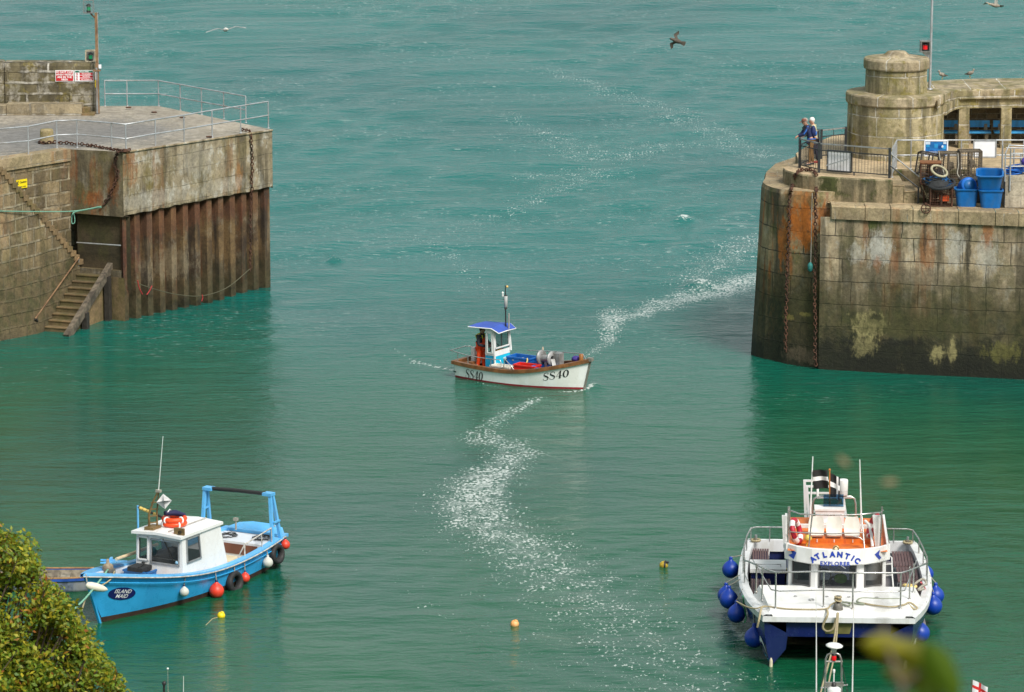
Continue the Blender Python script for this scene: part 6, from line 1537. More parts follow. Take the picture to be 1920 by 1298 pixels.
    r = thing('long_fender', 'long white sausage fender slung across the bow of the blue boat', 'fender', fr.w(a)); d = fr.w(c2) - fr.w(a); b = MB()
    b.tube([d * t for t in (-.02, .05, .2, .5, .8, .95, 1.02)], [.03, .09, .115, .12, .09, .05, .015], mat('ivory_fender', (.66, .62, .52), .5, 0, .08), n=10); b.build('float', r); b = MB(); b.tube([d * .05, d * .05 + V((-.05, .1, .3))], .015, GREYR, n=5); b.build('lanyard', r)
    # life rings on the roof
    OR = mat('lifebuoy_orange', (.80, .07, .01), .45, 0, .06)
    SH = V((.30, .20, -.08))
    for o_ in root.children:
        if o_.name.split('.')[0] in ('cabin', 'cabin_roof', 'mast', 'aerial', 'radar_reflector', 'blue_post', 'boom', 'tape_band'): o_.location = SH
    zt_ -= .08; q = fr.z(327, 985, zt_ + .12)
    for k, lab in ((0, 'lower orange lifebuoy of the pair on the blue boat cabin roof'), (1, 'upper orange lifebuoy of the pair on the blue boat cabin roof')):
        r = thing('lifebuoy', lab, 'lifebuoy', fr.w((q.x, q.y, zt_ + .19 + .13 * k)), .3 * k, 'orange lifebuoys on the blue boat roof'); b = MB(); b.torus((0, 0, 0), .30, .072, OR, n=30, k=9); b.build('ring', r)
        for i in range(4): b = MB(); a_ = .5 + i * math.pi / 2; b.torus((.30 * math.cos(a_), .30 * math.sin(a_), 0), .078, .03, WHITEI, axis=(-math.sin(a_), math.cos(a_), 0), n=12, k=5); b.build('white_band', r)
    b = MB(); b.tube([V((-.28, -.1, .05)), V((.05, .0, .02)), V((.34, .06, -.08))], [.07, .09, .05], mat('navy_bundle', (.012, .014, .06), .7, 0, .2), n=8); b.tube([V((-.2, -.15, .1)), V((-.1, .05, .12)), V((.0, .1, .0))], .02, WHITEI, n=5)
    o = b.build('rolled_cover'); o.location = fr.w((q.x + .0, q.y - .02, zt_ + .46)); o.rotation_euler = (0, 0, .3); tag(o, 'rolled navy cover lying across the orange lifebuoys', 'cover')
    # boxes and ropes aboard
    crate('fish_box', 'blue ribbed box in the bow well of the blue boat', 'box', fr, (1.5, -.30, .52), (.62, .8, .42), BLUET, 0)
    b = MB(); b.box((0, 0, .06), (.7, .5, .12), NETK); b.tube([(-.3, -.2, .12), (0, .1, .2), (.3, .1, .12)], .03, NETK, n=5); o = b.build('net_pile'); o.location = fr.w((1.5, -.3, .93)); o.rotation_euler = (0, 0, ang); tag(o, 'dark net pile on the blue box in the bow well', 'netting')
    b = MB(); b.lathe([(.0, 0), (.15, .0), (.17, .04), (.15, .13), (.0, .16)], (0, 0, 0), mat('orange_pouch', (.50, .12, .03), .6), n=10); o = b.build('orange_pouch'); q = fr.pl(316, 1084, 'x', xf + .12); o.location = fr.w((xf + .44, q.y, .60)); o.scale = (.8, 1.5, .8); tag(o, 'small orange pouch at the foot of the blue boat cabin front', 'pouch')
    for k, (cx, cy, lab) in enumerate(((-3.35, -.45, 'tangle of dark line on the aft locker, on the far side'), (-3.55, .62, 'tangle of dark line on the aft locker, by the hand rail'))):
        r = thing('line_tangle', lab, 'rope', fr.w((cx, cy, .83)), ang, 'tangled lines on the blue boat'); b = MB(); rng = random.Random(k + 4)
        for i in range(7):
            a0 = rng.uniform(0, 6.28); b.tube([(rng.uniform(.1, .4) * math.cos(a0 + j * .7), rng.uniform(.1, .33) * math.sin(a0 + j * .7), rng.uniform(0, .06)) for j in range(8)], .010, INK, n=4)
        b.build('line', r)
    rope('mooring_rope', 'green mooring rope from the blue boat bow post down behind the bush', [fr.w((3.75, .1, 1.5)), fr.w((4.45, .3, 1.38)), PY(162, 1120, 108.6), PY(130, 1152, 107.2), PY(95, 1195, 105)], .03, GREENR)
    rope('mooring_rope', 'brown mooring rope from the blue boat bow dropping to the water', [fr.w((3.78, .3, 1.45)), fr.w((4.2, .42, 1.3)), PY(166, 1115, 109.2), PY(150, 1155, 108), P(133, 1200, -.2)], .022, TANR)
    return fr, H
IMF, IMH = blue_boat()

def dinghy():
    fr = Frame((P(100, 1108, 0).x, P(100, 1108, 0).y + .4), R_(181)); H = Hull(-1.05, 2.2, 2.35, .62, .42, .40, .6, tm=.3, rs=.85, zk=-.15, pw=2, ps=2.4)
    root = thing('dinghy', 'old open wooden dinghy with blue rail, half hidden behind the bush and blue boat', 'dinghy', fr.o, fr.a)
    OW = mat('worn_dinghy_paint', (.16, .19, .25), .7, 0, .4, 6, dirt=(.33, .33, .32), damt=.7); OB = mat('dinghy_blue', (.02, .08, .35), .5, 0, .2); OG = mat('grey_boards', (.24, .21, .16), .8, 0, .35, 8, dirt=(.12, .10, .08), damt=.6); OT = mat('rail_tan', (.36, .20, .08), .7, 0, .3, 6)
    b = MB(); H.skin(b, [(None, OW)], 20); b.build('hull', root)
    b = MB(); H.cap(b, OB, .07, .07, .03, .0); b.build('rub_rail', root)
    b = MB(); H.inside(b, .08, OG, OG, .05); b.build('inner_hull', root)
    b = MB(); H.cap(b, OT, .06, .03, .02, .04); b.build('top_rail', root)
    b = MB(); b.box((-.3, 0, .30), (.28, 1.1, .04), OG); b.box((.8, 0, .32), (.28, 1.0, .04), mat('red_thwart', (.2, .03, .04), .7)); b.build('thwart', root)
dinghy()
# ================================================================ the moored catamaran, bow towards the viewer
def catamaran():
    ang = math.atan2(-10.4, -.59); fr = Frame((9.065, 110.8), ang)
    root = thing('catamaran', 'white and navy trip catamaran moored bow-on with orange roof deck and blue fenders, lower right', 'boat', fr.o, ang)
    def pm(b, n, p=None): return b.build(n, p or root)
    NAVY = mat('hull_navy', (.006, .012, .085), .22, 0, .1, 2, dirt=(.02, .035, .10), damt=.4, dscale=1.5); WH = mat('deck_white', (.74, .74, .73), .45, 0, .04, 3, dirt=(.58, .56, .50), damt=.3); WH2 = mat('moulding_white', (.68, .69, .70), .4, 0, .05, 3, dirt=(.5, .48, .42), damt=.35)
    GREY = mat('grey_sole', (.21, .20, .21), .75, 0, .12, 4); GREYI = mat('inner_bulwark_grey', (.40, .39, .41), .6, 0, .08, 3); ORD = mat('orange_deck', (.66, .165, .02), .55, 0, .12, 4, dirt=(.50, .10, .03), damt=.75, dscale=3); SLAT = mat('brown_slats', (.115, .065, .065), .65, 0, .2, 6); KH = mat('khaki_panel', (.14, .13, .04), .6, 0, .2, 4); AFR = mat('red_keel_paint', (.30, .05, .03), .6, 0, .2)
    BLUEL = mat('letter_blue', (.015, .05, .36), .35)
    KX = [5.3, 4.8, 4.3, 3.6, 2.9, 1.5, 0, -1.5, -3, -4.2]; KO = [1.99, 2.13, 2.25, 2.38, 2.47, 2.60, 2.65, 2.62, 2.54, 2.42]; KZ = [1.24, 1.22, 1.20, 1.16, 1.12, 1.04, .99, .96, .95, .95]
    def itp(x, T):
        for i in range(len(KX) - 1):
            if x >= KX[i + 1]: t = (KX[i] - x) / (KX[i] - KX[i + 1]); return T[i] + (T[i + 1] - T[i]) * t
        return T[-1]
    yo = lambda x: itp(x, KO); zs = lambda x: itp(x, KZ)
    xs_ = [5.28, 5.1, 4.85, 4.5, 4, 3.3, 2.5, 1.5, .5, -1, -2.5, -4.2]
    for s in (-1, 1):
        b = MB(); rows = []
        for x in xs_:
            k = max(0, (x - .3) / 4.98); f = max(.02, .46 * (1 - k ** 2.1)); yk = 1.80; o = yo(x); z = zs(x)
            yi = 1.36; rows.append([V((x, s * yi, .9)), V((x, s * (yi + min(.05, (yk - f - yi) * .35)), .46)), V((x, s * (yk - f), .0)), V((x - .15, s * yk, -.5)), V((x, s * (yk + f), 0)), V((x, s * (yk + f + (o - yk - f) * .55), .45)), V((x, s * (yk + f + (o - yk - f) * .88), .85)), V((x, s * o, z))])
        b.grid(rows, NAVY, flip=s > 0, smooth=True)
        b.add(rows[0], [(0, 1, 2, 4, 5, 6, 7)], NAVY); b.add(rows[-1], [tuple(range(8))], NAVY)
        pm(b, 'hull_side')
        b = MB(); b.tube([V((5.3, s * 1.80, -.3)), V((5.305, s * 1.80, .14)), V((5.30, s * 1.80, .22))], [.05, .045, .02], mat('pale_stem_tip', (.55, .50, .36), .6), n=6); pm(b, 'stem_tip')
        # leaping white dolphin-like mark and cyan wave near each stem
        def on(x, t): # outer face: t 0 waterline .. 1 (z about .85)
            k = max(0, (x - .3) / 4.98); f = max(.02, .46 * (1 - k ** 2.1)); o = yo(x)
            return V((x, s * (1.80 + f + (o - 1.80 - f) * (.55 * min(t, .53) / .53 if t < .53 else .55 + .33 * (t - .53) / .47) + .012), .85 * t))
        b = MB(); arc = [(5.12, .30), (5.0, .52), (4.82, .66), (4.62, .66), (4.45, .52), (4.35, .34)]; wd = [.02, .10, .15, .14, .09, .03]
        b.grid([[on(x, t + w_ / 2), on(x, t - w_ / 2)] for (x, t), w_ in zip(arc, wd)], WHITEI, smooth=False); b.grid([[on(4.75, .78), on(4.65, .78)], [on(4.70, .68), on(4.6, .68)]], WHITEI, smooth=False); pm(b, 'white_dolphin_mark')
        b = MB(); arc = [(5.2, .10), (5.1, .17), (5.0, .13), (4.9, .2), (4.75, .16), (4.6, .22)]
        b.grid([[on(x, t + .03), on(x, t - .02)] for x, t in arc], mat('cyan_wave_mark', (.02, .42, .62), .4), smooth=False); pm(b, 'cyan_wave_mark')
    b = MB(); b.quad((5.22, -1.4, .80), (5.22, 1.4, .80), (5.22, 1.4, 1.27), (5.22, -1.4, 1.27), NAVY); b.quad((5.22, -1.4, .80), (5.22, 1.4, .80), (-4.2, 1.3, .88), (-4.2, -1.3, .88), NAVY); b.quad((-4.2, -1.3, .6), (-4.2, 1.3, .6), (-4.2, 1.3, 1.1), (-4.2, -1.3, 1.1), NAVY); pm(b, 'tunnel_front')
    b = MB(); kx = [fr.pl(px, 1180, 'x', 5.25).y for px in (1541, 1548, 1593, 1600)]; b.add([(5.235, kx[0], 1.26), (5.235, kx[1], .90), (5.235, kx[2], .90), (5.235, kx[3], 1.26)], [(0, 1, 2, 3)], KH); b.add([(5.235, kx[1], .90), (5.235, kx[2], .90), (4.2, kx[2], .80), (4.2, kx[1], .80)], [(0, 1, 2, 3)], KH); pm(b, 'bow_panel')
    # white moulding along the sheer, bow fascia
    b = MB()
    for s in (-1, 1):
        o = [[V((x, s * (yo(x) + .05), zs(x) - .01)), V((x, s * (yo(x) + .06), zs(x) + .16)), V((x, s * (yo(x) - .02), zs(x) + .2)), V((x, s * (yo(x) - .2), zs(x) + .2)), V((x, s * (yo(x) - .2), zs(x) + .0))] for x in [5.36] + KX[1:]]
        b.grid(o, WH2, closev=True, smooth=False)
    b.beam((5.30, -2.04, 1.31), (5.30, 2.04, 1.31), .14, .14, WH2); b.box((-4.2, 0, .98), (.14, 4.84, .34), WH2); pm(b, 'sheer_moulding')
    b = MB()
    bt = [V((5.24, -1.95, 1.36)), V((5.24, 1.95, 1.36)), V((2.9, 2.30, 1.30)), V((2.9, -2.30, 1.30))]; tp = [V((5.08, -1.83, 1.49)), V((5.08, 1.83, 1.49)), V((2.95, 2.12, 1.63)), V((2.95, -2.12, 1.63))]
    for i in range(4): b.quad(bt[i], bt[(i + 1) % 4], tp[(i + 1) % 4], tp[i], WH)
    b.quad(*tp, WH); b.quad((2.9, -2.36, .55), (2.9, 2.36, .55), (2.9, 2.36, 1.32), (2.9, -2.36, 1.32), WH); pm(b, 'foredeck')
    b = MB()
    for y in (-1.15, -.30, .30, 1.05):
        q = V((3.9, y, 1.575)); b.torus(q, .04, .012, STEEL, n=10, k=4)
    b.torus((4.2, -.72, 1.56), .07, .02, STEEL, n=10, k=4); pm(b, 'deck_fittings')
    b = MB(); b.quad((2.9, -2.45, .56), (2.9, 2.45, .56), (-4.15, 2.3, .56), (-4.15, -2.3, .56), GREY); pm(b, 'sole')
    b = MB()
    for s in (-1, 1): b.grid([[V((x, s * (yo(x) - .17), .55)), V((x, s * (yo(x) - .17), zs(x) + .1))] for x in KX[4:]], GREYI, smooth=False)
    pm(b, 'inner_bulwark')
    # benches and lockers in the cockpit
    def slat(x0, x1, y0, y1, z, par_name):
        b = MB(); n_ = 7
        for k in range(n_): y = y0 + (y1 - y0) * (k + .5) / n_; b.box(((x0 + x1) / 2, y, z), (x1 - x0, (y1 - y0) / n_ - .015, .04), SLAT)
        o = pm(b, par_name); b = MB()
        for x in (x0, x1): b.tube([(x, y0, .56), (x, y0, z - .05), (x, y1, z - .05), (x, y1, .56)], .02, STEEL, n=5)
        b.build('bench_frame', o)
    slat(-3.7, -2.0, -2.30, -1.82, .98, 'slatted_bench'); slat(-.3, 1.35, -2.34, -1.80, .95, 'slatted_bench'); slat(-3.6, -1.9, 1.72, 2.32, .98, 'slatted_bench'); slat(-1.85, -.2, 1.78, 2.38, .97, 'slatted_bench'); slat(-.15, 1.6, 1.84, 2.42, .96, 'slatted_bench')
    b = MB(); b.box((-1.15, -1.86, .82), (.95, .95, .52), NAVY); pm(b, 'locker'); b = MB(); b.box((-1.15, -1.86, 1.12), (1.1, 1.02, .11), WH); b.tube([(-.9, -2.2, 1.18), (-.9, -2.2, 1.24), (-.9, -1.5, 1.24), (-.9, -1.5, 1.18)], .018, STEEL, n=5); pm(b, 'locker_lid')
    # cabin
    zc0, zc1 = 1.56, 2.50; pts = [(2.45, -1.32), (3.12, -.70), (3.20, 0), (3.12, .70), (2.45, 1.32)]
    cb = MB(); fs = []
    seg = [((2.72, -1.33), (3.14, -.60)), ((3.14, -.60), (3.14, .60)), ((3.14, .60), (2.72, 1.33))]
    holes = [(.16, .10, .80, .80), (.08, .10, .92, .80), (.20, .10, .84, .80)]
    for (a, c), h in zip(seg, holes): fs.append(panel(cb, (*a, zc0), (*c, zc0), (c[0] - .06, c[1], zc1), (a[0] - .06, a[1], zc1), [h], WH))
    for s in (-1, 1): panel(cb, (2.72, s * 1.33, .56), (.4, s * 1.33, .56), (.4, s * 1.33, zc1), (2.66, s * 1.33, zc1), [(.12, .55, .45, .88), (.55, .55, .9, .88)], WH)
    panel(cb, (.4, -1.33, .56), (.4, 1.33, .56), (.4, 1.33, zc1), (.4, -1.33, zc1), [(.35, 0, .65, .9)], WH); cb.box((2.3, 0, 1.52), (.7, 2.4, .05), mat('dash_grey', (.10, .10, .10), .7)); cab = cb.build('cabin', root)
    GF = mat('window_rubber', (.09, .09, .09), .6)
    CG = glassmat('cabin_glass', (.6, .62, .62), .4)
    for f, h in zip(fs, holes): window(cab, f, h, GF, CG, .03, (.012, 0, 0))
    for s in (-1, 1): b = MB(); b.quad((2.45, s * 1.335, 1.65), (1.7, s * 1.335, 1.65), (1.7, s * 1.335, 2.26), (2.45, s * 1.335, 2.26), GLASS_D); b.build('pane', cab)
    b = MB(); b.beam((3.17, .05, 2.30), (3.17, .22, 2.18), .02, .02, WHITEI); b.box((3.16, -.4, 2.3), (.03, .04, .06), STEEL); b.box((3.16, .3, 2.3), (.03, .04, .06), STEEL); b.build('wiper', cab)
    b = MB(); b.box((2.0, -.9, 1.62), (.4, .3, .2), mat('blue_grey_box', (.12, .17, .24), .6)); b.torus((2.2, -.35, 1.72), .19, .02, STEEL, axis=(1, 0, .3), n=18, k=5); b.build('helm', cab)
    # name board
    NB = [(2.62, -1.44), (2.98, -1.12), (3.24, -.70), (3.33, -.25), (3.33, .25), (3.24, .70), (2.98, 1.12), (2.62, 1.44)]
    def nbx(y):
        for (x0, y0), (x1, y1) in zip(NB, NB[1:]):
            if y <= y1: t = (y - y0) / (y1 - y0); return x0 + (x1 - x0) * t
        return NB[-1][0]
    b = MB(); b.grid([[V((x - .03, y, 2.30)), V((x, y, 2.33)), V((x - .06, y, 2.72)), V((x - .12, y, 2.74))] for x, y in NB], WH, smooth=False, flip=True); b.grid([[V((x - .03, y, 2.30)), V((.4, y, 2.34))] for x, y in NB], WH, smooth=False)
    for s in (-1, 1): b.quad((2.62, s * 1.44, 2.31), (.3, s * 1.40, 2.31), (.3, s * 1.40, 2.66), (2.56, s * 1.44, 2.73), WH)
    nb_ = pm(b, 'name_board')
    nm = lambda y, z: V((nbx(max(-1.43, min(1.43, y))) - .06 * (z - 2.33) / .39 + .014, y, z))
    yc = fr.pl(1566, 1048, 'x', 3.3).y; zc = fr.pl(1566, 1048, 'x', 3.3).z
    b = MB()
    for ch, oy, oz, rot in (('A', -.60, -.075, 42), ('T', -.475, .01, 32), ('L', -.29, .065, 14), ('A', -.075, .085, 3), ('N', .125, .08, -6), ('T', .325, .04, -18), ('I', .475, -.015, -32), ('C', .60, -.09, -42)):
        c_, s_ = math.cos(R_(rot)), math.sin(R_(rot))
        b.text(ch, .20, BLUEL, lambda u, v, oy=oy, oz=oz, c_=c_, s_=s_: nm(yc + oy + u * c_ - v * s_, zc + oz + .03 + u * s_ + v * c_), bold=.012)
    b.text('EXPLORER', .155, BLUEL, lambda u, v: nm(yc + u, zc - .135 + v), bold=.004, spacing=1.15); b.build('name_lettering', nb_)
    for s, cx in ((1, 1487), (-1, 1646)):
        q = fr.pl(cx, 1040, 'x', 2.95); po = [(-.09, .12), (.09, .06), (.02, -.14), (-.13, -.07), (-.02, .0)]
        if s < 0: po = [(.06, .13), (-.09, .02), (.04, -.15), (.1, -.10), (.03, -.0)]
        b = MB(); b.add([nm(q.y + u, q.z + v) for u, v in po], [(0, 1, 2, 4), (4, 2, 3)], BLUEL); b.build('blue_pennant_mark', nb_)
    b = MB(); q = fr.pl(1567.5, 1029, 'x', 3.2); b.lathe([(.09, 0), (.09, .05), (.07, .05)], q, mat('brass_rim', (.45, .36, .18), .4, .5), n=16, axis=(1, 0, .25)); b.lathe([(.07, .045), (.055, .05), (.05, .03)], q, INK, n=16, axis=(1, 0, .25)); b.lathe([(.04, .06), (0, .065)], q, mat('lamp_glass', (.7, .68, .45), .3), n=12, axis=(1, 0, .25)); pm(b, 'bow_lamp')
    # roof deck
    b = MB(); b.quad((2.9, -1.36, 2.60), (2.9, 1.36, 2.60), (-1.0, 1.36, 2.60), (-1.0, -1.36, 2.60), ORD); pm(b, 'roof_deck')
    for s in (-1, 1): b = MB(); b.box((.9, s * 1.37, 2.66), (3.5, .06, .18), WH); pm(b, 'roof_coaming')
    xb = 2.0; zb = fr.pl(1565, 1011, 'x', xb).z
    b = MB(); b.box((xb - .45, 0.0, (2.6 + zb) / 2), (.9, 2.36, zb - 2.6), ORD); bx = pm(b, 'seat_box'); b = MB()
    for px in (1532, 1564, 1599): y = fr.pl(px, 1020, 'x', xb).y; b.box((xb + .01, y, (2.62 + zb) / 2), (.02, .025, zb - 2.63), WH)
    b.build('box_batten', bx)
    b = MB(); b.box((1.0, 0, zb + .12), (.10, 2.3, .1), WH); pm(b, 'seat_beam')
    SEAT = mat('bucket_seat_white', (.66, .64, .58), .5, 0, .05, 4, dirt=(.5, .47, .40), damt=.35)
    def seat(y):
        b = MB(); xq = xb - .35; w_ = .43
        rows = []
        for i in range(9):
            a = i / 8
            if a < .45: t = a / .45; p = V((xq + .36 - .36 * t, 0, zb + .10 - .03 * math.sin(math.pi * t))); w2 = w_ * (.9 + .1 * t)
            else: t = (a - .45) / .55; p = V((xq - .02 - .12 * t, 0, zb + .10 + .42 * t)); w2 = w_ * (1 - .5 * max(0, t - .55) ** 1.6 * 2)
            rows.append([V((p.x + .03 * abs(j) ** 2, y + j * w2 / 2, p.z + .02 * abs(j) ** 2)) for j in (-1, -.6, 0, .6, 1)])
        b.grid(rows, SEAT); b.grid([[q + V((-.03, 0, -.04)) for q in r] for r in rows], SEAT, flip=True)
        for e in (0, -1): b.grid([[r[e] for r in rows], [r[e] + V((-.03, 0, -.04)) for r in rows]], SEAT)
        b.grid([rows[0], [q + V((-.03, 0, -.05)) for q in rows[0]]], SEAT); b.grid([rows[-1], [q + V((-.03, 0, -.04)) for q in rows[-1]]], SEAT)
        pm(b, 'bucket_seat')
    for px in (1530.5, 1564, 1597.5): seat(fr.pl(px, 990, 'x', xb - .4).y)
    z0 = fr.pl(1556, 977, 'x', .0).z; z1 = fr.pl(1556, 953, 'x', -.2).z; y0, y1 = fr.pl(1529, 965, 'x', .0).y, fr.pl(1583, 965, 'x', .0).y
    b = MB(); b.box((-.15, (y0 + y1) / 2, (2.6 + z1) / 2), (.5, y1 - y0, z1 - 2.6), WH2); b.box((.12, (y0 + y1) / 2 + .03, z0 - .06), (.3, (y1 - y0) * .62, .16), WH); b.box((-.15, (y0 + y1) / 2, z1 + .02), (.56, y1 - y0 + .06, .05), WH); pm(b, 'flybridge_console')
    b = MB(); b.box((-.2, (y0 + y1) / 2 + .1, z1 + .22), (.03, (y1 - y0) * .7, .36), glassmat('blue_screen', (.35, .6, .8), .12)); pm(b, 'blue_windscreen')
    # white uprights at the roof front corners and the roof rail
    for px0, px1, s in ((1466, 1476, -1), (1636, 1651, 1)):
        q0, q1 = fr.pl(px0, 967, 'x', 2.35), fr.pl(px1, 967, 'x', 2.35)
        b = MB(); b.add([V((2.35, q0.y, q0.z)), V((2.35, q1.y, q0.z)), V((2.45, q1.y + .06 * (s < 0) + .02, 2.55)), V((2.45, q0.y + .05 + .04 * (s > 0), 2.55)), V((2.27, q0.y, q0.z)), V((2.27, q1.y, q0.z)), V((2.3, q1.y + .06 * (s < 0) + .02, 2.55)), V((2.3, q0.y + .05 + .04 * (s > 0), 2.55))], [(0, 1, 2, 3), (4, 5, 6, 7), (0, 1, 5, 4), (1, 2, 6, 5), (0, 3, 7, 4)], WH); pm(b, 'corner_board')
    g = lambda px, py, x: fr.pl(px, py, 'x', x)
    b = MB(); b.tube([g(1480, 960, 2.0), g(1484, 958, 2.5), g(1500, 964, 2.68), g(1555, 966.5, 2.72), g(1610, 965, 2.7), g(1652, 961, 2.6), g(1656, 957, 2.1)], .02, STEEL, n=6); b.tube([g(1479, 997, 2.5), g(1500, 999, 2.68), g(1560, 1001, 2.72), g(1620, 999, 2.7)], .018, STEEL, n=6); pm(b, 'roof_rail')
    for a in ((g(1478, 950, 2.5), g(1477, 1030, 2.6)), (g(1654, 950, 2.5), g(1650, 1030, 2.6)), (g(1523, 965, 2.6), g(1516, 1030, 2.72)), (g(1616, 968, 2.3), g(1621, 1030, 2.72)), (g(1480, 950, 1.9), g(1481, 1012, 1.9))): b = MB(); b.tube(list(a), .022, STEEL, n=6); pm(b, 'rail_post')
    b = MB(); b.tube([g(1600, 1006, 2.6), g(1612, 1008, 2.6), g(1619, 1014, 2.6), g(1621, 1028, 2.6)], .02, STEEL, n=6); pm(b, 'hand_hold'); b = MB(); b.tube([g(1622, 977, 1.6), g(1630, 985, 1.8), g(1634, 1005, 2.2), g(1636, 1026, 2.5)], .045, WH, n=6); pm(b, 'white_handrail')
    # arch, radar, masts
    xa = -.7
    b = MB(); b.tube([(xa, g(1523, 965, xa).y, 2.6), g(1523.5, 945, xa), g(1526, 936, xa), g(1534, 931, xa), g(1565, 931, xa), g(1595, 931, xa), g(1602, 935, xa), g(1604.5, 945, xa), (xa, g(1605, 965, xa).y, 2.6)], .033, STEEL, n=7); b.tube([g(1532, 934, xa + .3), g(1598, 934, xa + .3)], .02, STEEL, n=6); pm(b, 'arch')
    q = g(1580.5, 931, xa); q2 = g(1580.5, 899, xa); H_ = q2.z - q.z; b = MB(); b.lathe([(.09, .02), (.12, .04), (.135, .06), (.14, H_ - .03), (.125, H_), (0, H_ + .01)], q, WH, n=22); b.lathe([(.142, H_ * .33), (.142, H_ * .34)], q, GREYI, n=22); pm(b, 'radar_drum')
    b = MB(); q = g(1533, 931, xa); b.lathe([(.035, 0), (.035, .22), (0, .23)], q, WH, n=8); pm(b, 'short_aerial')
    xm = -1.6; b = MB()
    for a in ((1511, 968, 1508.5, 900), (1518, 970, 1512.5, 912)): b.beam((xm, g(a[0], a[1], xm).y, 2.3), g(a[2], a[3], xm), .075, .075, WH2, up=(1, 0, 0))
    b.beam((xm, g(1588, 975, xm).y, 2.3), g(1580, 925, xm), .075, .075, WH2, up=(1, 0, 0))
    for y in (901.5, 912, 924.5): b.beam(g(1508, y, xm), g(1557, y + .5, xm), .055, .055, WH2)
    b.beam(g(1510, 958, xm), g(1530, 960, xm), .05, .05, WH2); pm(b, 'mast_frame')
    b = MB(); b.tube([g(1519.5, 960, .2), g(1524, 856, .0)], [.026, .016], WH, n=6); b.tube([(.2, g(1519, 965, .2).y, 2.6), g(1519.5, 960, .2)], .03, WH, n=6); pm(b, 'whip_aerial')
    b = MB(); b.tube([(.6, g(1615, 965, .6).y, 2.6), g(1614.5, 960, .6), g(1612, 862, .5)], [.03, .026, .014], WH, n=6); pm(b, 'whip_aerial')
    b = MB(); b.tube([(-.4, g(1556, 955, -.4).y, 2.8), g(1555.5, 881, -.4)], .02, mat('orange_staff', (.55, .18, .04), .5), n=6); b.ball(g(1555.5, 881, -.4), .035, b.mats[0], 8); pm(b, 'flag_staff')
    # ladder and hand rails by the cabin
    b = MB()
    for px in (1652, 1673): b.tube([g(px, 1118, 2.6) if px < 1660 else g(1676, 1115, 2.6), g(px, 1080, 1.6), g(px - 1, 1046, .9), g(px - 8, 1041, .8)], .022, WH, n=6)
    for y in (1058, 1079): b.beam(g(1651, y + 1, 1.3), g(1673, y - 1, 1.3), .05, .03, WH)
    pm(b, 'boarding_ladder')
    # bow rail
    zt_ = lambda x: 1.49 + (5.08 - x) * .0657
    bs_ = [fr.z(px, py, z) for px, py, z in ((1417.8, 1110, 1.6), (1429, 1125.6, 1.55), (1454, 1141, 1.5), (1543.7, 1139, 1.5), (1598.5, 1142, 1.5), (1688, 1142, 1.5), (1705, 1124, 1.55), (1712.5, 1110.7, 1.6))]
    hs = [.80, .92, 1.0, 1.0, 1.0, 1.0, .92, .80]
    for q, h in zip(bs_, hs): b = MB(); b.tube([q + V((0, 0, -.05)), q + V((0, 0, h))], .022, STEEL, n=6); b.lathe([(.05, 0), (.05, .02), (0, .02)], q, STEEL, n=8); pm(b, 'bow_rail_post')
    sd = lambda x, s, h: V((x, s * (yo(x) - .08), zs(x) + h))
    top = [q + V((0, 0, h)) for q, h in zip(bs_, hs)]
    left = [sd(-4.1, -1, .56), sd(-3, -1, .6), sd(-1.5, -1, .66), sd(0, -1, .76), sd(1.5, -1, .90), sd(2.3, -1, 1.05)]; right = [V((p.x, -p.y, p.z)) for p in left]
    b = MB(); b.tube(left + [top[2] + V((-.25, -.22, .0)), top[2], top[3], top[4], top[5], top[5] + V((-.25, .22, 0))] + right[::-1], .024, STEEL, n=6); pm(b, 'top_rail')
    b = MB(); mid = [q + V((0, 0, h * .48)) for q, h in zip(bs_, hs)]
    b.tube([top[0] + V((-.6, -.1, -.05)), mid[2] + V((-.15, -.12, .0)), mid[2] + V((0, .1, 0)), mid[3], mid[4], mid[5] + V((0, -.1, 0)), mid[5] + V((-.15, .12, 0)), top[7] + V((-.6, .1, -.05))], .018, STEEL, n=6); pm(b, 'middle_rail')
    for s in (-1, 1):
        for x, h in ((-4.1, .56), (-2.8, .6), (-1.5, .66), (0, .76), (1.2, .86)): b = MB(); b.tube([sd(x, s, .18), sd(x, s, h)], .02, STEEL, n=5); pm(b, 'side_rail_post')
        b = MB(); b.tube([sd(-4.1, s, .56), V((-4.12, s * 2.2, 1.54)), V((-4.14, s * .9, 1.54))], .022, STEEL, n=6); pm(b, 'stern_rail')
        for y in (1.8, 1.15): b = MB(); b.tube([V((-4.14, s * y, 1.1)), V((-4.14, s * y, 1.54))], .018, STEEL, n=5); pm(b, 'side_rail_post')
        b = MB(); b.tube([sd(.2, s, .42), sd(1.6, s, .5), sd(2.6, s, .5)], .016, STEEL, n=5); pm(b, 'side_rail')
    # bow fairlead
    b = MB(); q = fr.z(1571, 1140, 1.5); b.lathe([(.05, -.2), (.12, -.15), (.14, .0), (.12, .14), (.05, .2)], q + V((.15, 0, .0)), mat('fairlead_grey', (.16, .15, .13), .6, .4, .3, 8), n=14, axis=(.25, 0, 1)); b.tube([q + V((0, 0, 0)), q + V((0, 0, .34))], .05, STEEL, n=8); b.torus(q + V((0, 0, .30)), .08, .03, TANR, n=12, k=6); b.torus(q + V((0, 0, .22)), .09, .03, TANR, axis=(.2, .3, 1), n=12, k=6); pm(b, 'bow_fairlead')
    for s in (-1, 1): b = MB(); b.tube([(-3.9, s * 2.2, 1.15), (-3.9, s * 2.2, 1.36)], .04, STEEL, n=8); b.torus((-3.9, s * 2.2, 1.2), .12, .04, TANR, n=12, k=5); pm(b, 'stern_cleat')
    # ---- things carried on board or hung outside
    W = lambda px, py, x: fr.w(g(px, py, x))
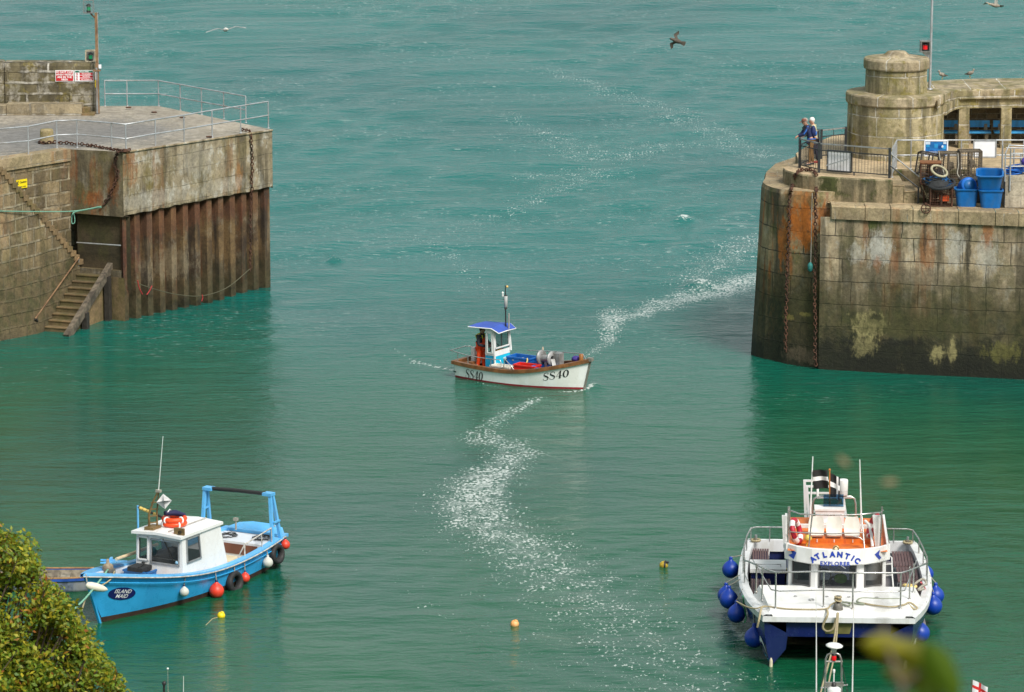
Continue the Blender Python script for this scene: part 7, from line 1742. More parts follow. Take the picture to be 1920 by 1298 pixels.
    FB = mat('fender_blue', (.004, .042, .36), .36, 0, .1, 3, dirt=(.02, .06, .24), damt=.35); gname = 'blue pear fenders on the catamaran'
    for px, py, R, y, lab in ((1370, 1068, .235, .72, 'blue pear fender furthest aft on the left side of the catamaran'), (1361, 1116, .225, .60, 'blue pear fender partly behind another, middle of the catamaran left side'), (1366.5, 1124, .25, .62, 'blue pear fender in front of its neighbour, middle of the catamaran left side'), (1381, 1151, .24, .55, 'blue pear fender third along the catamaran left side, green rope beside'), (1414, 1196, .255, .46, 'blue pear fender hung lowest at the left bow of the catamaran'), (1736, 1076, .21, .72, 'blue pear fender furthest aft on the right side of the catamaran'), (1754, 1117, .235, .60, 'blue pear fender partly behind another, right side of the catamaran'), (1749.5, 1136, .245, .55, 'blue pear fender with a red rope beside it, right side of the catamaran'), (1725, 1187, .255, .46, 'blue pear fender hung lowest at the right bow of the catamaran')):
        q = fr.z(px, py, y); x = max(-4, min(5, q.x)); s = -1 if q.y < 0 else 1; q.y = s * max(abs(q.y), 1.85 + R)
        R *= 1.06; fender('pear_fender', lab, fr.w(q), R, FB, FB, fr.w((q.x + .02, s * (yo(x) + .02), zs(x) + .2)), gname)
    RW = mat('lifebuoy_red', (.42, .01, .03), .5, 0, .08)
    for (px, py, x, ax, lab) in ((1493, 996, 2.2, V((.25, .92, .28)), 'red and white lifebuoy leaning at the left of the catamaran roof seats'), (1637, 986, 1.7, V((.1, -.93, .35)), 'red and white lifebuoy hung at the right of the catamaran roof seats')):
        r = thing('lifebuoy', lab, 'lifebuoy', W(px, py, x), ang, 'red and white lifebuoys on the catamaran'); b = MB(); ax.normalize(); b.torus((0, 0, 0), .31, .075, RW, axis=ax, n=30, k=9); b.build('ring', r)
        Rm = V((0, 0, 1)).rotation_difference(ax).to_matrix()
        for i in range(4):
            a0 = .4 + i * math.pi / 2; b = MB(); b.tube([Rm @ V((.31 * math.cos(a0 + d), .31 * math.sin(a0 + d), 0)) for d in (-.28, -.14, 0, .14, .28)], .079, WHITEI, n=9); b.build('white_band', r)
    r = thing('yellow_hose_reel', 'small yellow lamp and cord on the catamaran roof by the left lifebuoy', 'lamp', W(1515, 1012, 2.35), ang); YB = mat('pale_yellow', (.62, .48, .08), .5); b = MB(); b.lathe([(.10, 0), (.11, .05), (.06, .13), (0, .14)], (0, 0, .0), YB, n=14); b.build('lamp_head', r); b = MB(); b.tube([(0, 0, 0), (.02, -.04, -.15), (.03, -.06, -.3)], .02, YB, n=5); b.build('cord', r)
    r = thing('hand_net', 'lime green hand net bag hanging inside the catamaran centre window', 'net', fr.w((3.0, g(1576, 1085, 3.0).y, g(1576, 1085, 3.0).z)), ang); LG = mat('lime_net', (.22, .62, .02), .6, 0, .15, 8); b = MB(); b.ball((0, 0, 0), .17, LG, 14, (.35, 1.1, .85)); b.tube([(0, -.17, .05), (0, -.25, .02), (0, -.28, -.16)], .03, mat('net_handle', (.2, .2, .2), .6), n=6); b.tube([(0, .0, .1), (0, -.05, .28)], .015, WHITEI, n=5); b.build('net_bag', r)
    q = fr.w((-1.5, g(1453, 1048, -1.5).y, .57)); r = thing('bucket', 'black bucket on the catamaran side deck left of the cabin', 'bucket', q, ang); b = MB(); b.lathe([(0, 0), (.13, 0), (.165, .36), (.18, .37), (.16, .36), (.125, .03), (0, .03)], (0, 0, 0), BLACKT, n=18); b.build('bucket_body', r); b = MB(); b.tube([(.1, -.16, .34), (.2, -.05, .1), (.2, .05, .02), (.1, .2, .0)], .018, TANR, n=5); b.build('rope_handle', r)
    q = fr.w((-1.5, g(1466, 1048, -1.5).y, .57)); b = MB(); b.box((0, 0, .2), (.3, .12, .4), YB); b.box((0, 0, .45), (.2, .1, .12), NAVY); o = b.build('yellow_case'); o.location = q; tag(o, 'yellow case standing against the catamaran cabin beside the black bucket', 'case')
    r = thing('boat_hook', 'white boat hook lying on the catamaran side deck left of the cabin', 'boat hook', fr.w((1.2, g(1436, 1086, 1.2).y, .66))); e = fr.w((.6, g(1472, 1074, .6).y, .7)) - r.location; b = MB(); b.tube([(0, 0, 0), e], .022, WHITEI, n=6); b.build('shaft', r); b = MB(); b.tube([-e * .12, (0, 0, 0)], .03, INK, n=6); b.build('dark_end', r)
    q = fr.w((1.5, g(1686, 1093, 1.5).y, .57)); r = thing('fire_extinguisher', 'red fire extinguisher standing on the catamaran right side deck', 'extinguisher', q); b = MB(); b.lathe([(0, 0), (.08, 0), (.08, .36), (.03, .44), (0, .45)], (0, 0, 0), REDS, n=12); b.build('bottle', r); b = MB(); b.box((0, 0, .47), (.1, .05, .06), INK); b.build('valve', r)
    q = W(1706, 1099, 2.7); b = MB(); b.torus((0, 0, 0), .17, .04, mat('yellow_white_ring', (.72, .55, .2), .5, 0, .4, 9), axis=(.1, .1, 1), n=18, k=6); o = b.build('coiled_line'); o.location = q; tag(o, 'yellow and white coiled line on the catamaran right bow deck edge', 'rope')
    SZ = lambda px, py, z=1.56: fr.w(fr.z(px, py, z))
    rope('deck_rope', 'brown rope run across the catamaran bow edge, left corner to fairlead', [SZ(1381, 1128, 1.3), SZ(1400, 1138, 1.4), SZ(1418, 1141, 1.45), SZ(1436, 1137, 1.52), SZ(1480, 1142, 1.52), SZ(1545, 1142, 1.53), SZ(1558, 1134, 1.6), SZ(1568, 1128, 1.7)], .022, TANR)
    rope('deck_rope', 'brown rope tail tied down at the catamaran left bow corner', [SZ(1436, 1137, 1.52), SZ(1428, 1140, 1.5), fr.w((5.42, g(1424, 1150, 5.42).y, 1.36)), fr.w((5.42, g(1420, 1168, 5.42).y, 1.1))], .03, TANR)
    rope('deck_rope', 'slack brown rope loop hanging below the catamaran bow fairlead', [SZ(1550, 1142, 1.53), fr.w(g(1552, 1152, 5.42)), fr.w(g(1545, 1168, 5.45)), fr.w(g(1543, 1178, 5.45)), fr.w(g(1551, 1184, 5.45)), fr.w(g(1562, 1179, 5.45)), fr.w(g(1567, 1160, 5.45))], .03, TANR)
    rope('deck_rope', 'grey-green rope loosely flaked on the catamaran foredeck right side', [SZ(1575, 1131), SZ(1590, 1136), SZ(1594, 1131), SZ(1580, 1129), SZ(1600, 1131), SZ(1620, 1133), SZ(1607, 1128), SZ(1616, 1122), SZ(1650, 1123), SZ(1688, 1123)], .024, mat('sage_rope', (.27, .30, .22), .85))
    rope('deck_rope', 'grey-green rope led from the fairlead to the catamaran right bow corner', [SZ(1612, 1130), SZ(1640, 1135), SZ(1672, 1138), SZ(1695, 1134), SZ(1706, 1130), SZ(1720, 1140, 1.4), SZ(1714, 1142, 1.45), SZ(1704, 1134, 1.52)], .024, TANR)
    rope('deck_rope', 'red and white cord hanging beside a right-hand blue fender', [W(1727, 1092, 2.6), fr.w(fr.z(1738, 1113, 1.0)), fr.w(fr.z(1735, 1145, .55))], .025, mat('red_white_cord', (.62, .12, .14), .7, 0, .5, 40))
    rope('deck_rope', 'green cord hanging beside a left-hand blue fender', [SZ(1393, 1118, 1.35), fr.w(fr.z(1396, 1140, .85)), fr.w(fr.z(1399, 1158, .5)), fr.w(fr.z(1396, 1168, .35))], .018, mat('bright_green_cord', (.06, .40, .16), .7))
    rope('deck_rope', 'pile of grey rope at the catamaran right bow shoulder', [W(1712, 1098, 2.7), W(1722, 1090, 2.6), W(1731, 1086, 2.4), W(1737, 1094, 2.6), W(1728, 1100, 2.8), W(1722, 1106, 2.9), W(1733, 1104, 2.8)], .035, GREYR)
    # Cornish flags: black with a white cross
    FBK = mat('flag_black', (.012, .012, .013), .75, 0, .2, 6)
    def flag(name, label, o, u_, v_, W_, H_, bg_, fg, cols, waves, phase, cat='flag', droop=0.0, par=None):
        r = thing(name, label, cat, o); NX, NY = 20, 14; u_ = V(u_).normalized(); v_ = V(v_).normalized(); n_ = u_.cross(v_)
        def pt(i, j):
            s_, t = i / NX, j / NY
            return u_ * (s_ * W_) + v_ * (t * H_) + n_ * (waves * math.sin(s_ * 7 + phase + t * 1.6) * (.25 + s_)) + V((0, 0, -droop * s_ * s_ * W_))
        for nm_, m_, test in (('field', bg_, False), ('cross', fg, True)):
            b = MB(); vs = [pt(i, j) for j in range(NY + 1) for i in range(NX + 1)]; fs_ = []
            for j in range(NY):
                for i in range(NX):
                    c = cols(i, j)
                    if c == test: fs_.append((j * (NX + 1) + i, j * (NX + 1) + i + 1, (j + 1) * (NX + 1) + i + 1, (j + 1) * (NX + 1) + i))
            b.add(vs, fs_, m_, True); b.build(nm_, r)
        return r
    o1 = W(1525, 917, .1); o2 = W(1556, 930, -.4)
    flag('flag', 'black flag with white cross, crumpled, on the left aerial of the catamaran', o1, fr.l + V((0, 0, .06)), V((-.05, 0, 1)), .42, .54, FBK, WHITEI, lambda i, j: 6 <= j <= 8, .06, .3)
    flag('flag', 'black flag with white cross hanging beside the catamaran radar drum', o2, fr.l * .75 + V((0, 0, -.35)), V((0, 0, 1)), .30, .66, FBK, WHITEI, lambda i, j: 6 <= j <= 8 or 13 <= i <= 16, .04, 1.2)
    return fr, flag
AEF, make_flag = catamaran()
# ================================================================ small boats whose masts rise into the frame from below
def small_boat(label, Y, px, ang, hullc, L=5.2, build=None):
    q = PY(px, 1298, Y); fr = Frame((q.x, Y), ang); H = Hull(-L / 2, L / 2 - .3, L / 2, .95, .6, .55, .9, tm=.4, rw=.85)
    root = thing('moored_boat', label, 'boat', fr.o, ang); m = mat('small_boat_hull', hullc, .4, 0, .1); b = MB(); H.skin(b, [(None, m)], 18); b.build('hull', root)
    b = MB(); H.cap(b, TIMBER, .1, .08, .03, .02); b.build('gunwale', root); b = MB(); H.inside(b, .2, SHIPW, GREYR, .06); b.build('inner_hull', root)
    build(fr, root); return fr
def lowmast(fr, root):
    b = MB(); b.box((-.1, 0, .85), (1.3, 1.2, 1.3), SHIPW); b.build('wheelhouse', root)
    g = lambda px, py: fr.pl(px, py, 'x', 0)
    b = MB(); lt, rt = g(1548.5, 1236), g(1577, 1236)
    b.tube([(0, g(1546, 1290).y, 1.6), g(1548, 1250), lt, g(1552, 1228), g(1557, 1225.5), g(1569, 1225.5), g(1574, 1228), rt, g(1578, 1250), (0, g(1579, 1290).y, 1.6)], .026, STEEL, n=6); b.tube([g(1547, 1240.5), g(1580, 1240.5)], .024, STEEL, n=6); b.beam(g(1546, 1283), g(1582, 1283), .05, .1, STEEL); b.tube([g(1538, 1290), g(1590, 1284)], .02, STEEL, n=5); b.build('mast_frame', root)
    b = MB(); q = g(1564, 1215); b.lathe([(.025, -.12), (.06, -.1), (.07, -.02), (.2, .04), (.21, .06), (.16, .09), (0, .1)], q, SHIPW, n=24, axis=(.05, .06, 1)); b.tube([q + V((0, 0, -.2)), q], .02, TANR, n=5); b.build('satellite_dome', root)
    b = MB(); b.lathe([(.055, 0), (.06, .02), (.06, .1), (.05, .12)], g(1563.5, 1238), REDL, n=12); b.lathe([(.06, .12), (.06, .16), (0, .17)], g(1563.5, 1238), INK, n=12); b.build('red_lamp', root)
    b = MB(); b.tube([g(1563, 1292), g(1563.5, 1262)], .018, SHIPW, n=5); b.lathe([(.03, 0), (.035, .06), (.03, .09), (0, .09)], g(1563.5, 1262), SHIPW, n=8); b.lathe([(.07, 0), (.06, .1), (0, .11)], g(1563.5, 1287), INK, n=10); b.lathe([(.16, 0), (.17, .2), (.1, .25), (0, .26)], g(1563.5, 1306), SHIPW, n=14); b.build('top_light', root)
    for a, c in (((1530.5, 1330), (1530, 1112)), ((1598, 1330), (1601, 1116))):
        b = MB(); b.tube([(0, g(*a).y, 1.5), g(a[0], 1298), g(a[0] * .5 + c[0] * .5 + .3, 1200), g(*c)], [.022, .02, .014, .004], SHIPW, n=6); b.build('whip_aerial', root)
    b = MB(); b.tube([g(1548, 1242), (.6, g(1520, 1300).y, 1.4)], .008, INK, n=4); b.tube([g(1578, 1242), (.6, g(1606, 1300).y, 1.4)], .008, INK, n=4); b.build('stay_wire', root)
LB = small_boat('steel mast frame with red lamp and white dome of a boat moored below the frame', 94.6, 1563, R_(-92), (.6, .6, .6), build=lowmast)
def poles(fr, root):
    g = lambda px, py: fr.pl(px, py, 'y', 0)
    b = MB(); b.tube([(g(307, 1298).x, 0, .4), g(307.5, 1284), g(308, 1278)], [.03, .03, .035], INK, n=6); b.lathe([(.05, 0), (.055, .05), (.02, .09), (0, .1)], g(308, 1284), INK, n=8); b.build('dark_pole', root)
    b = MB(); b.tube([(g(315, 1298).x, 0, .4), g(314.5, 1255)], [.012, .006], GREYR, n=5); b.ball(g(314.5, 1254), .03, SHIPW, 7); b.build('thin_aerial', root)
    b = MB(); b.tube([(g(342, 1298).x, 0, .4), g(344, 1268)], [.016, .008], SHIPW, n=5); b.build('white_aerial', root)
small_boat('small boat moored just below the frame at bottom left, only its thin poles showing', 95.2, 322, R_(12), (.3, .33, .36), 3.4, poles)
def flagpole(fr, root):
    g = lambda px, py: fr.pl(px, py, 'y', 0); b = MB(); b.tube([(g(1823, 1298).x, 0, .4), g(1822.3, 1275)], [.02, .012], TIMBER, n=6); b.build('flag_staff', root)
EB = small_boat('small boat moored just below the frame at bottom right, its flag staff showing', 95.0, 1840, R_(170), (.5, .1, .1), 3.6, flagpole)
FW = mat('flag_white', (.72, .72, .74), .75, 0, .06, 6); FR_ = mat('flag_red', (.62, .02, .02), .7)
q = EB.w(EB.pl(1822.5, 1300, 'y', 0)); make_flag('flag', 'white flag with red cross blowing at the bottom right edge', q, V((1, -.25, -.45)), V((.05, 0, 1)), .40, .34, FW, FR_, lambda i, j: 6 <= j <= 8 or 8 <= i <= 10, .03, .5)
rope('mooring_rope', 'tan mooring line from the catamaran fairlead down towards the boat below', [AEF.w(AEF.pl(1570, 1150, 'x', 5.45)), PY(1564, 1200, 102.5), PY(1552, 1250, 99.5), PY(1534, 1315, 95.5)], .026, TANR)
rope('mooring_rope', 'second tan mooring line from the catamaran fairlead, passing behind the red lamp', [AEF.w(AEF.pl(1572, 1150, 'x', 5.45)), PY(1568, 1200, 102.5), PY(1562, 1240, 100), PY(1554, 1280, 97.5), PY(1551, 1315, 95.5)], .022, TANR)

# ================================================================ buoys on the water
def buoy(label, px, py, R, m, extra=None):
    p = P(px, py); r = thing('mooring_buoy', label, 'buoy', (p.x, p.y + .05, R * .35)); b = MB(); b.ball((0, 0, 0), R, m, 18); b.lathe([(.05, R * .95), (.05, R * 1.08), (0, R * 1.1)], (0, 0, 0), m, n=8, axis=(.3, -.2, .8)); b.build('float', r)
    if extra: extra(r, R)
    return r
YB_ = mat('buoy_yellow', (.80, .60, .01), .45, 0, .1, 6); OB_ = mat('buoy_orange', (.85, .36, .09), .5, 0, .12, 6, dirt=(.7, .5, .3), damt=.4); YD_ = mat('buoy_dirty_yellow', (.55, .38, .02), .55, 0, .3, 8, dirt=(.15, .12, .03), damt=.6)
def band(r, R): b = MB(); b.torus((R * .35, 0, 0), R * .95, .03, INK, axis=(1, -.2, 0), n=20, k=6); b.box((R * .6, -R * .3, R * .8), (.14, .08, .05), INK); b.build('black_strap', r)
def line(r, R): b = MB(); b.tube([(-R * .8, -.1, -R * .2), (-R * 2, -.2, -R * .3), (-R * 3.2, -.9, -R * .36)], .012, TANR, n=5); b.build('pick_up_line', r)
buoy('bright yellow mooring buoy floating beside the blue boat', 414.5, 1158, .115, YB_, line)
buoy('pale orange mooring buoy alone among the foam flecks', 965, 1174, .12, OB_)
buoy('dull yellow mooring buoy with a black strap, between the foam and the catamaran', 1244.5, 1064, .13, YD_, band)

# ================================================================ people
SKINM = mat('skin', (.46, .25, .17), .55, 0, .08, 9)
def skin_obj(name, nodes, edges, m, parent, sub=2, root=0):
    me = bpy.data.meshes.new(name); keys = list(nodes); me.from_pydata([nodes[k][0] for k in keys], [(keys.index(a), keys.index(b)) for a, b in edges], [])
    ob = bpy.data.objects.new(name, me); COL.objects.link(ob); md = ob.modifiers.new('skin', 'SKIN')
    if not me.skin_vertices: raise RuntimeError('no skin layer')
    for i, k in enumerate(keys):
        r = nodes[k][1]; r = r if isinstance(r, tuple) else (r, r); me.skin_vertices[0].data[i].radius = r
        me.skin_vertices[0].data[i].use_root = (i == root)
    md.use_smooth_shade = True
    s = ob.modifiers.new('subsurf', 'SUBSURF'); s.levels = sub; s.render_levels = sub
    dg = bpy.context.evaluated_depsgraph_get(); dg.update(); nm = bpy.data.meshes.new_from_object(ob.evaluated_get(dg)); nm.name = name
    ob.modifiers.clear(); ob.data = nm; bpy.data.meshes.remove(me)
    nm.materials.clear(); nm.materials.append(m)
    for p in nm.polygons: p.use_smooth = True
    if parent: ob.parent = parent
    return ob
def person(label, loc, ang, lean=.0, arms=None, headdir=(1, 0, -.1), top=None, legs=None, hair=None, cap=None, shoes=INK, h=1.72, coat_len=.0, group=None, feet=None):
    r = thing('person', label, 'person', loc, ang, group); k = h / 1.72
    def L(z): return lean * max(0, z - .85)
    S = lambda x, y, z: V((x + L(z), y, z)) * k
    ft = feet or (.08, -.08)
    N = {'pel': (S(0, 0, .93), (.13 * k, .10 * k)), 'wai': (S(.0, 0, 1.08), (.125 * k, .09 * k)), 'che': (S(.01, 0, 1.28), (.15 * k, .105 * k)), 'neb': (S(.0, 0, 1.45), (.075 * k, .07 * k)), 'nek': (S(.02, 0, 1.50), .052 * k)}
    E = [('pel', 'wai'), ('wai', 'che'), ('che', 'neb'), ('neb', 'nek')]
    hd = V(headdir).normalized(); hc = S(.03, 0, 1.60) + hd * .02
    N['hea'] = (hc, (.078 * k, .085 * k)); N['hed'] = (hc + V((0, 0, .085)) - hd * .015, (.07 * k, .08 * k)); N['chi'] = (hc + hd * .075 + V((0, 0, -.05)), .032 * k); N['nos'] = (hc + hd * .105 + V((0, 0, .0)), .013 * k)
    E += [('nek', 'hea'), ('hea', 'hed'), ('hea', 'chi'), ('hea', 'nos')]
    sd = V((-hd.y, hd.x, 0)).normalized()
    for s, n_ in ((1, 'l'), (-1, 'r')):
        N['ear' + n_] = (hc + sd * s * .09 * k + V((0, 0, .0)), .016 * k); E.append(('hea', 'ear' + n_))
        sh, el, wr = arms[0 if s > 0 else 1]
        N['sho' + n_] = (S(.0, s * .185, 1.40), .062 * k); N['elb' + n_] = (V(el) * k, .045 * k); N['wri' + n_] = (V(wr) * k, .030 * k)
        E += [('neb', 'sho' + n_), ('sho' + n_, 'elb' + n_), ('elb' + n_, 'wri' + n_)]
        d = (V(wr) - V(el)).normalized(); across = d.cross(V((0, 0, 1))).normalized() if abs(d.z) < .9 else V((0, 1, 0)); dn = d.cross(across).normalized(); dn = dn if dn.z < 0 else -dn
        pm_ = V(wr) * k + d * .05 * k; N['pal' + n_] = (pm_, (.036 * k, .018 * k)); E.append(('wri' + n_, 'pal' + n_))
        for i, (off, ln) in enumerate(((-.032, .066), (-.011, .078), (.011, .074), (.032, .058))):
            kn = pm_ + d * .045 * k + across * off * k; tip = kn + d * ln * .55 * k + dn * ln * .5 * k
            N[f'k{i}{n_}'] = (kn, .0095 * k); N[f't{i}{n_}'] = (tip, .007 * k); E += [('pal' + n_, f'k{i}{n_}'), (f'k{i}{n_}', f't{i}{n_}')]
        th = pm_ - across * s * .045 * k + d * .01 * k; N['th' + n_] = (th, .011 * k); N['tt' + n_] = (th + d * .04 * k + dn * .02 * k, .008 * k); E += [('pal' + n_, 'th' + n_), ('th' + n_, 'tt' + n_)]
        fx = ft[0 if s > 0 else 1]
        N['hip' + n_] = (S(0, s * .09, .88), .092 * k); N['kne' + n_] = (S(fx * .5 + .03, s * .10, .50), .060 * k); N['ank' + n_] = (S(fx, s * .10, .09), .038 * k); N['toe' + n_] = (S(fx + .16, s * .12, .035), .035 * k)
        E += [('pel', 'hip' + n_), ('hip' + n_, 'kne' + n_), ('kne' + n_, 'ank' + n_), ('ank' + n_, 'toe' + n_)]
    skin_obj('body', N, E, SKINM, r)
    b = MB()
    for s in (1, -1): b.ball(hc + hd * .085 * k + sd * s * .033 * k + V((0, 0, .022)), .009, INK, 6)
    b.build('eyes', r)
    f = 1.18
    def grow(keys, add, name, m, over={}):
        n2 = {}
        for q in keys:
            p, rr = N[q]; rr = rr if isinstance(rr, tuple) else (rr, rr); n2[q] = (over.get(q, p), (rr[0] + add, rr[1] + add))
        e2 = [(a, c) for a, c in E if a in n2 and c in n2]; return skin_obj(name, n2, e2, m, r)
    up = ['pel', 'wai', 'che', 'neb', 'shol', 'shor', 'elbl', 'elbr', 'wril', 'wrir']
    if top: grow(up if not coat_len else ['pel', 'wai', 'che', 'neb', 'shol', 'shor', 'elbl', 'elbr', 'wril', 'wrir'], .022, 'jacket', top, {'pel': N['pel'][0] + V((0, 0, -coat_len))})
    if legs: grow(['pel', 'hipl', 'hipr', 'knel', 'kner', 'ankl', 'ankr'], .018, 'trousers', legs)
    sh_ = MB()
    for n_ in ('l', 'r'):
        a, t = N['ank' + n_][0], N['toe' + n_][0]; sh_.tube([a + V((-.05, 0, -.045)), (a + t) / 2 + V((0, 0, -.03)), t + V((.03, 0, .0))], [.045, .052, .04], shoes, n=8)
    sh_.build('shoes', r)
    if hair: b = MB(); b.ball(hc + V((0, 0, .055)) - hd * .03, .105 * k, hair, 16, (1, .95, .95)); b.ball(hc + V((0, 0, -.0)) - hd * .055, .075 * k, hair, 12); b.build('hair', r)
    if cap:
        b = MB(); b.lathe([(.112, 0), (.112, .03), (.09, .075), (0, .095)], hc + V((0, 0, .055)), cap, n=20, axis=V((0, 0, 1)) + hd * .1); pts = []
        b.grid([[hc + V((0, 0, .062)) + hd * .09 + sd * y for y in (-.085, 0, .085)], [hc + V((0, 0, .045)) + hd * .20 + sd * y for y in (-.05, 0, .05)]], cap); b.build('flat_cap', r)
    return r, N, S
NAVYJ = mat('navy_jacket', (.008, .018, .075), .7, 0, .15, 8); BLUEJ = mat('blue_jacket', (.015, .12, .46), .65, 0, .15, 8); BRT = mat('brown_trousers', (.17, .095, .035), .8, 0, .15, 10); DKT = mat('dark_trousers', (.02, .02, .035), .8); CRJ = mat('cream_jacket', (.48, .47, .30), .75, 0, .1, 8)
WHH = mat('white_hair', (.72, .70, .68), .8, 0, .06, 20); GRH = mat('grey_hair', (.30, .27, .24), .8); BRC = mat('brown_cap', (.20, .07, .045), .8, 0, .2, 12); ORT = mat('orange_bib', (.90, .075, .012), .5, 0, .08, 6); BLKT = mat('black_top', (.015, .016, .025), .8); YST = mat('yellow_strap', (.62, .55, .03), .6); DKH = mat('dark_hair', (.02, .017, .015), .8)
mp_ = P(1521, 309.5, ZP)
man, MN, MS = person('person in brown cap, navy and blue jacket and brown trousers leaning on the black fence', mp_, R_(185), lean=.30, arms=(((0), (.33, .20, 1.16), (.52, .12, 1.08)), ((0), (.33, -.22, 1.14), (.50, -.10, 1.06))), headdir=(1, .1, -.35), top=NAVYJ, legs=BRT, hair=GRH, cap=BRC, h=1.74, coat_len=.06)
b = MB(); 
for s in (1, -1):
    b.tube([MN['shol' if s > 0 else 'shor'][0] + V((0, 0, .07)), (MN['shol' if s > 0 else 'shor'][0] + MN['elbl' if s > 0 else 'elbr'][0]) / 2 + V((.0, s * .062, .02)), MN['elbl' if s > 0 else 'elbr'][0] + V((0, s * .06, .02))], .022, BLUEJ, n=6)
b.build('sleeve_stripe', man)
b = MB(); b.lathe([(.10, .78), (.165, .84), (.17, .95), (.165, 1.02)], (.01, 0, 0), BLUEJ, n=20); b.build('jacket_hem', man)
r = thing('backpack', 'dark blue backpack worn by the person in the brown cap', 'backpack', mp_, R_(185)); b = MB(); c = MS(-.17, 0, 1.24); b.ball(c, .20, mat('backpack_navy', (.008, .02, .10), .7, 0, .2, 9), 14, (.55, .8, 1.15)); b.build('pack_body', r); b = MB(); b.ball(c + V((-.09, 0, -.07)), .12, BLUEJ, 12, (.5, .9, .9)); b.build('front_pocket', r)
b = MB()
for s in (1, -1): b.tube([c + V((.04, s * .1, .2)), MS(.03, s * .11, 1.49), MS(.17, s * .12, 1.36), MS(.12, s * .15, 1.15)], .022, INK, n=5)
b.build('shoulder_strap', r)
wp_ = P(1528.5, 306.5, ZP)
person('person with white hair, cream jacket and dark trousers standing behind the one in the cap', wp_, R_(168), lean=.16, arms=(((0), (.22, .22, 1.12), (.40, .14, 1.06)), ((0), (.20, -.24, 1.12), (.38, -.14, 1.06))), headdir=(1, .35, -.25), top=CRJ, legs=DKT, hair=WHH, shoes=mat('red_shoes', (.30, .03, .03), .6), h=1.70, coat_len=.16)
fl = SSF.w((-1.86, -.16, .17))
fis, FN, FS = person('fisherman in orange bib trousers and dark top standing at the white boat wheelhouse', fl, SSF.a, lean=.06, arms=(((0), (.12, .28, 1.12), (.38, .16, 1.08)), ((0), (.10, -.28, 1.10), (.36, -.18, 1.05))), headdir=(1, .1, -.12), top=BLKT, legs=ORT, hair=DKH, shoes=mat('boot_orange', (.6, .1, .02), .5), h=1.68)
b = MB(); b.lathe([(.158, .86), (.165, .95), (.172, 1.05), (.16, 1.12)], (0, 0, 0), ORT, n=18); b.quad((.15, -.11, 1.1), (.15, .11, 1.1), (.145, .09, 1.3), (.145, -.09, 1.3), ORT); b.quad((-.155, -.12, 1.08), (-.155, .12, 1.08), (-.12, .05, 1.22), (-.12, -.05, 1.22), ORT); b.build('bib', fis)
b = MB()
for s in (1, -1): b.tube([(-.13, s * .03, 1.20), (-.15, s * .09, 1.36), FS(-.02, s * .11, 1.50), (.14, s * .1, 1.38), (.15, s * .09, 1.28)], .022, YST, n=5)
b.build('braces', fis)

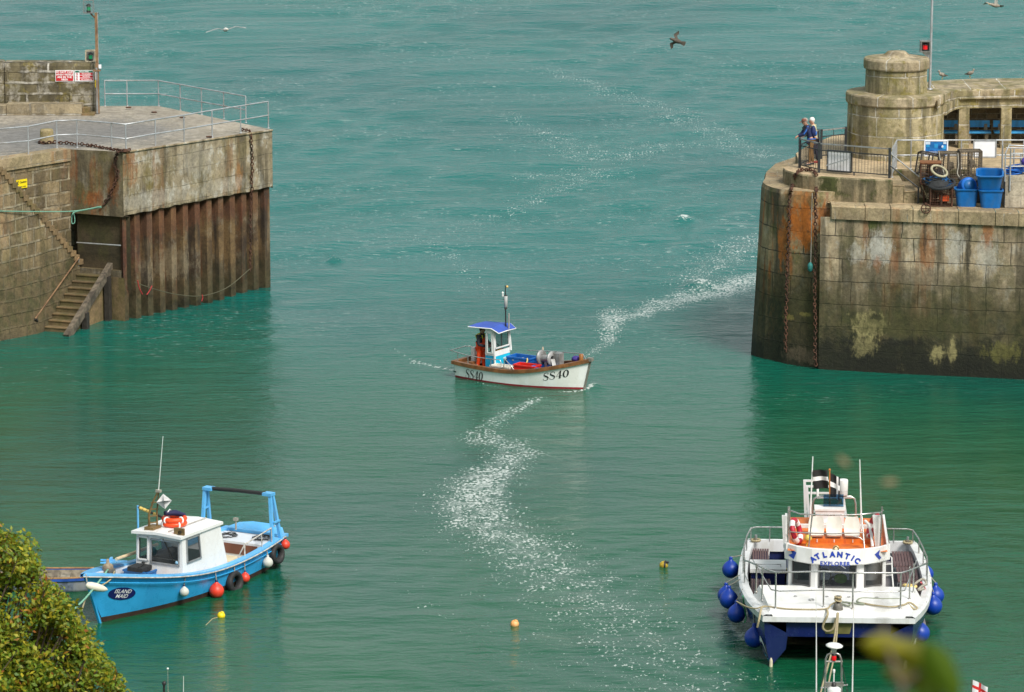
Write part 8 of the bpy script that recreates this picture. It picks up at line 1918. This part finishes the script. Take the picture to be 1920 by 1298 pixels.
# ================================================================ gulls
GW = mat('gull_white', (.68, .66, .62), .7, 0, .06, 20); GG = mat('gull_grey', (.33, .33, .34), .7, 0, .1, 20); GB = mat('gull_brown', (.085, .07, .055), .75, 0, .35, 25); GBL = mat('gull_brown_light', (.30, .26, .21), .75, 0, .4, 30); BEAK = mat('beak', (.55, .33, .06), .5)
def gull(label, loc, rot, bodym, wingm, span=1.3, dih=(.3, -.25), flap=0.0, group='gulls in flight', beak=BEAK):
    r = thing('gull', label, 'gull', loc, 0, group); r.rotation_euler = rot
    b = MB(); b.lathe([(0, -.24), (.05, -.2), (.085, -.08), (.09, .04), (.065, .15), (.045, .2), (.052, .25), (.045, .29), (.0, .32)], (0, 0, 0), bodym, n=12, axis=(1, 0, .05)); b.build('body', r)
    b = MB(); b.lathe([(.015, .3), (.01, .36), (0, .39)], (0, 0, 0), beak, n=6, axis=(1, 0, .03)); b.build('beak', r)
    b = MB(); b.add([(-.18, -.05, .01), (-.18, .05, .01), (-.40, .09, .0), (-.42, 0, .0), (-.40, -.09, .0)], [(0, 1, 2, 3, 4)], bodym); b.add([(-.18, -.05, -.015), (-.18, .05, -.015), (-.40, .09, -.01), (-.42, 0, -.01), (-.40, -.09, -.01)], [(4, 3, 2, 1, 0)], bodym); b.build('tail', r)
    for s in (1, -1):
        b = MB(); h = span / 2; rows = []
        for i in range(11):
            t = i / 10; y = s * (.05 + t * (h - .05)); z = flap + (dih[0] * min(t, .42) / .42 + dih[1] * max(0, t - .42) / .58) * h * .62; ch = .17 * (1 - .15 * t) * (1 if t < .62 else max(.06, 1 - ((t - .62) / .38) ** 1.5)); xo = .09 + .12 * math.sin(min(1, t / .45) * math.pi / 2) - .30 * max(0, t - .42)
            rows.append([V((xo, y, z)), V((xo - ch * .35, y, z + .016)), V((xo - ch, y, z))])
        b.grid(rows, wingm); b.grid([[p + V((0, 0, -.012)) for p in q] for q in rows], wingm if bodym is GB else GW, flip=True); b.build('wing', r)
gull('pale gull gliding over the water at the upper left, seen end-on with drooped wings', PY(423, 56, 170), (R_(4), R_(-6), R_(-70)), GW, GG, 1.75, (.18, -.20), group='gulls in flight')
gull('dark young gull banking with raised and lowered wings above the harbour mouth', PY(1269, 77, 150), (R_(78), R_(-20), R_(215)), GB, GB, .74, (.25, .15), group='gulls in flight', beak=INK)
gull('mottled gull flying at the top right corner of the photo', PY(1866, 10, 160), (R_(25), R_(-10), R_(215)), GBL, GBL, 1.25, (.55, .1), group='gulls in flight')
def standing(label, px, py, ang):
    zr = PY(1796, 168.5, 153.75).z; p = P(px, py, zr); r = thing('gull', label, 'gull', p, ang, 'young gulls standing on the shelter roof'); r.scale = (.66, .66, .66); b = MB()
    b.lathe([(0, -.26), (.05, -.22), (.10, -.08), (.115, .04), (.09, .15), (.05, .22), (0, .25)], (0, 0, .26), GBL, n=14, axis=(1, 0, .35)); b.tube([(.16, 0, .34), (.2, 0, .42), (.21, 0, .46)], [.065, .05, .045], GBL, n=8); b.ball((.225, 0, .48), .058, GBL, 10, (1.15, .9, .95)); b.build('body', r)
    b = MB(); b.lathe([(.016, 0), (.012, .06), (0, .09)], (.28, 0, .475), INK, n=6, axis=(1, 0, -.1)); b.build('beak', r)
    for s in (1, -1):
        b = MB(); b.grid([[V((.12, s * .09, .36)), V((.1, s * .11, .26))], [V((-.1, s * .105, .30)), V((-.12, s * .10, .2))], [V((-.34, s * .03, .2)), V((-.32, s * .03, .15))]], GB); b.build('folded_wing', r)
        b = MB(); b.tube([(.0, s * .04, .18), (.0, s * .04, .0), (.06, s * .045, .01)], .011, BEAK, n=5); b.build('leg', r)
standing('mottled young gull on the shelter roof, the one nearer the round tower', 1767, 148.5, R_(200))
standing('mottled young gull on the shelter roof, the one further from the round tower', 1818.5, 145.5, R_(-25))
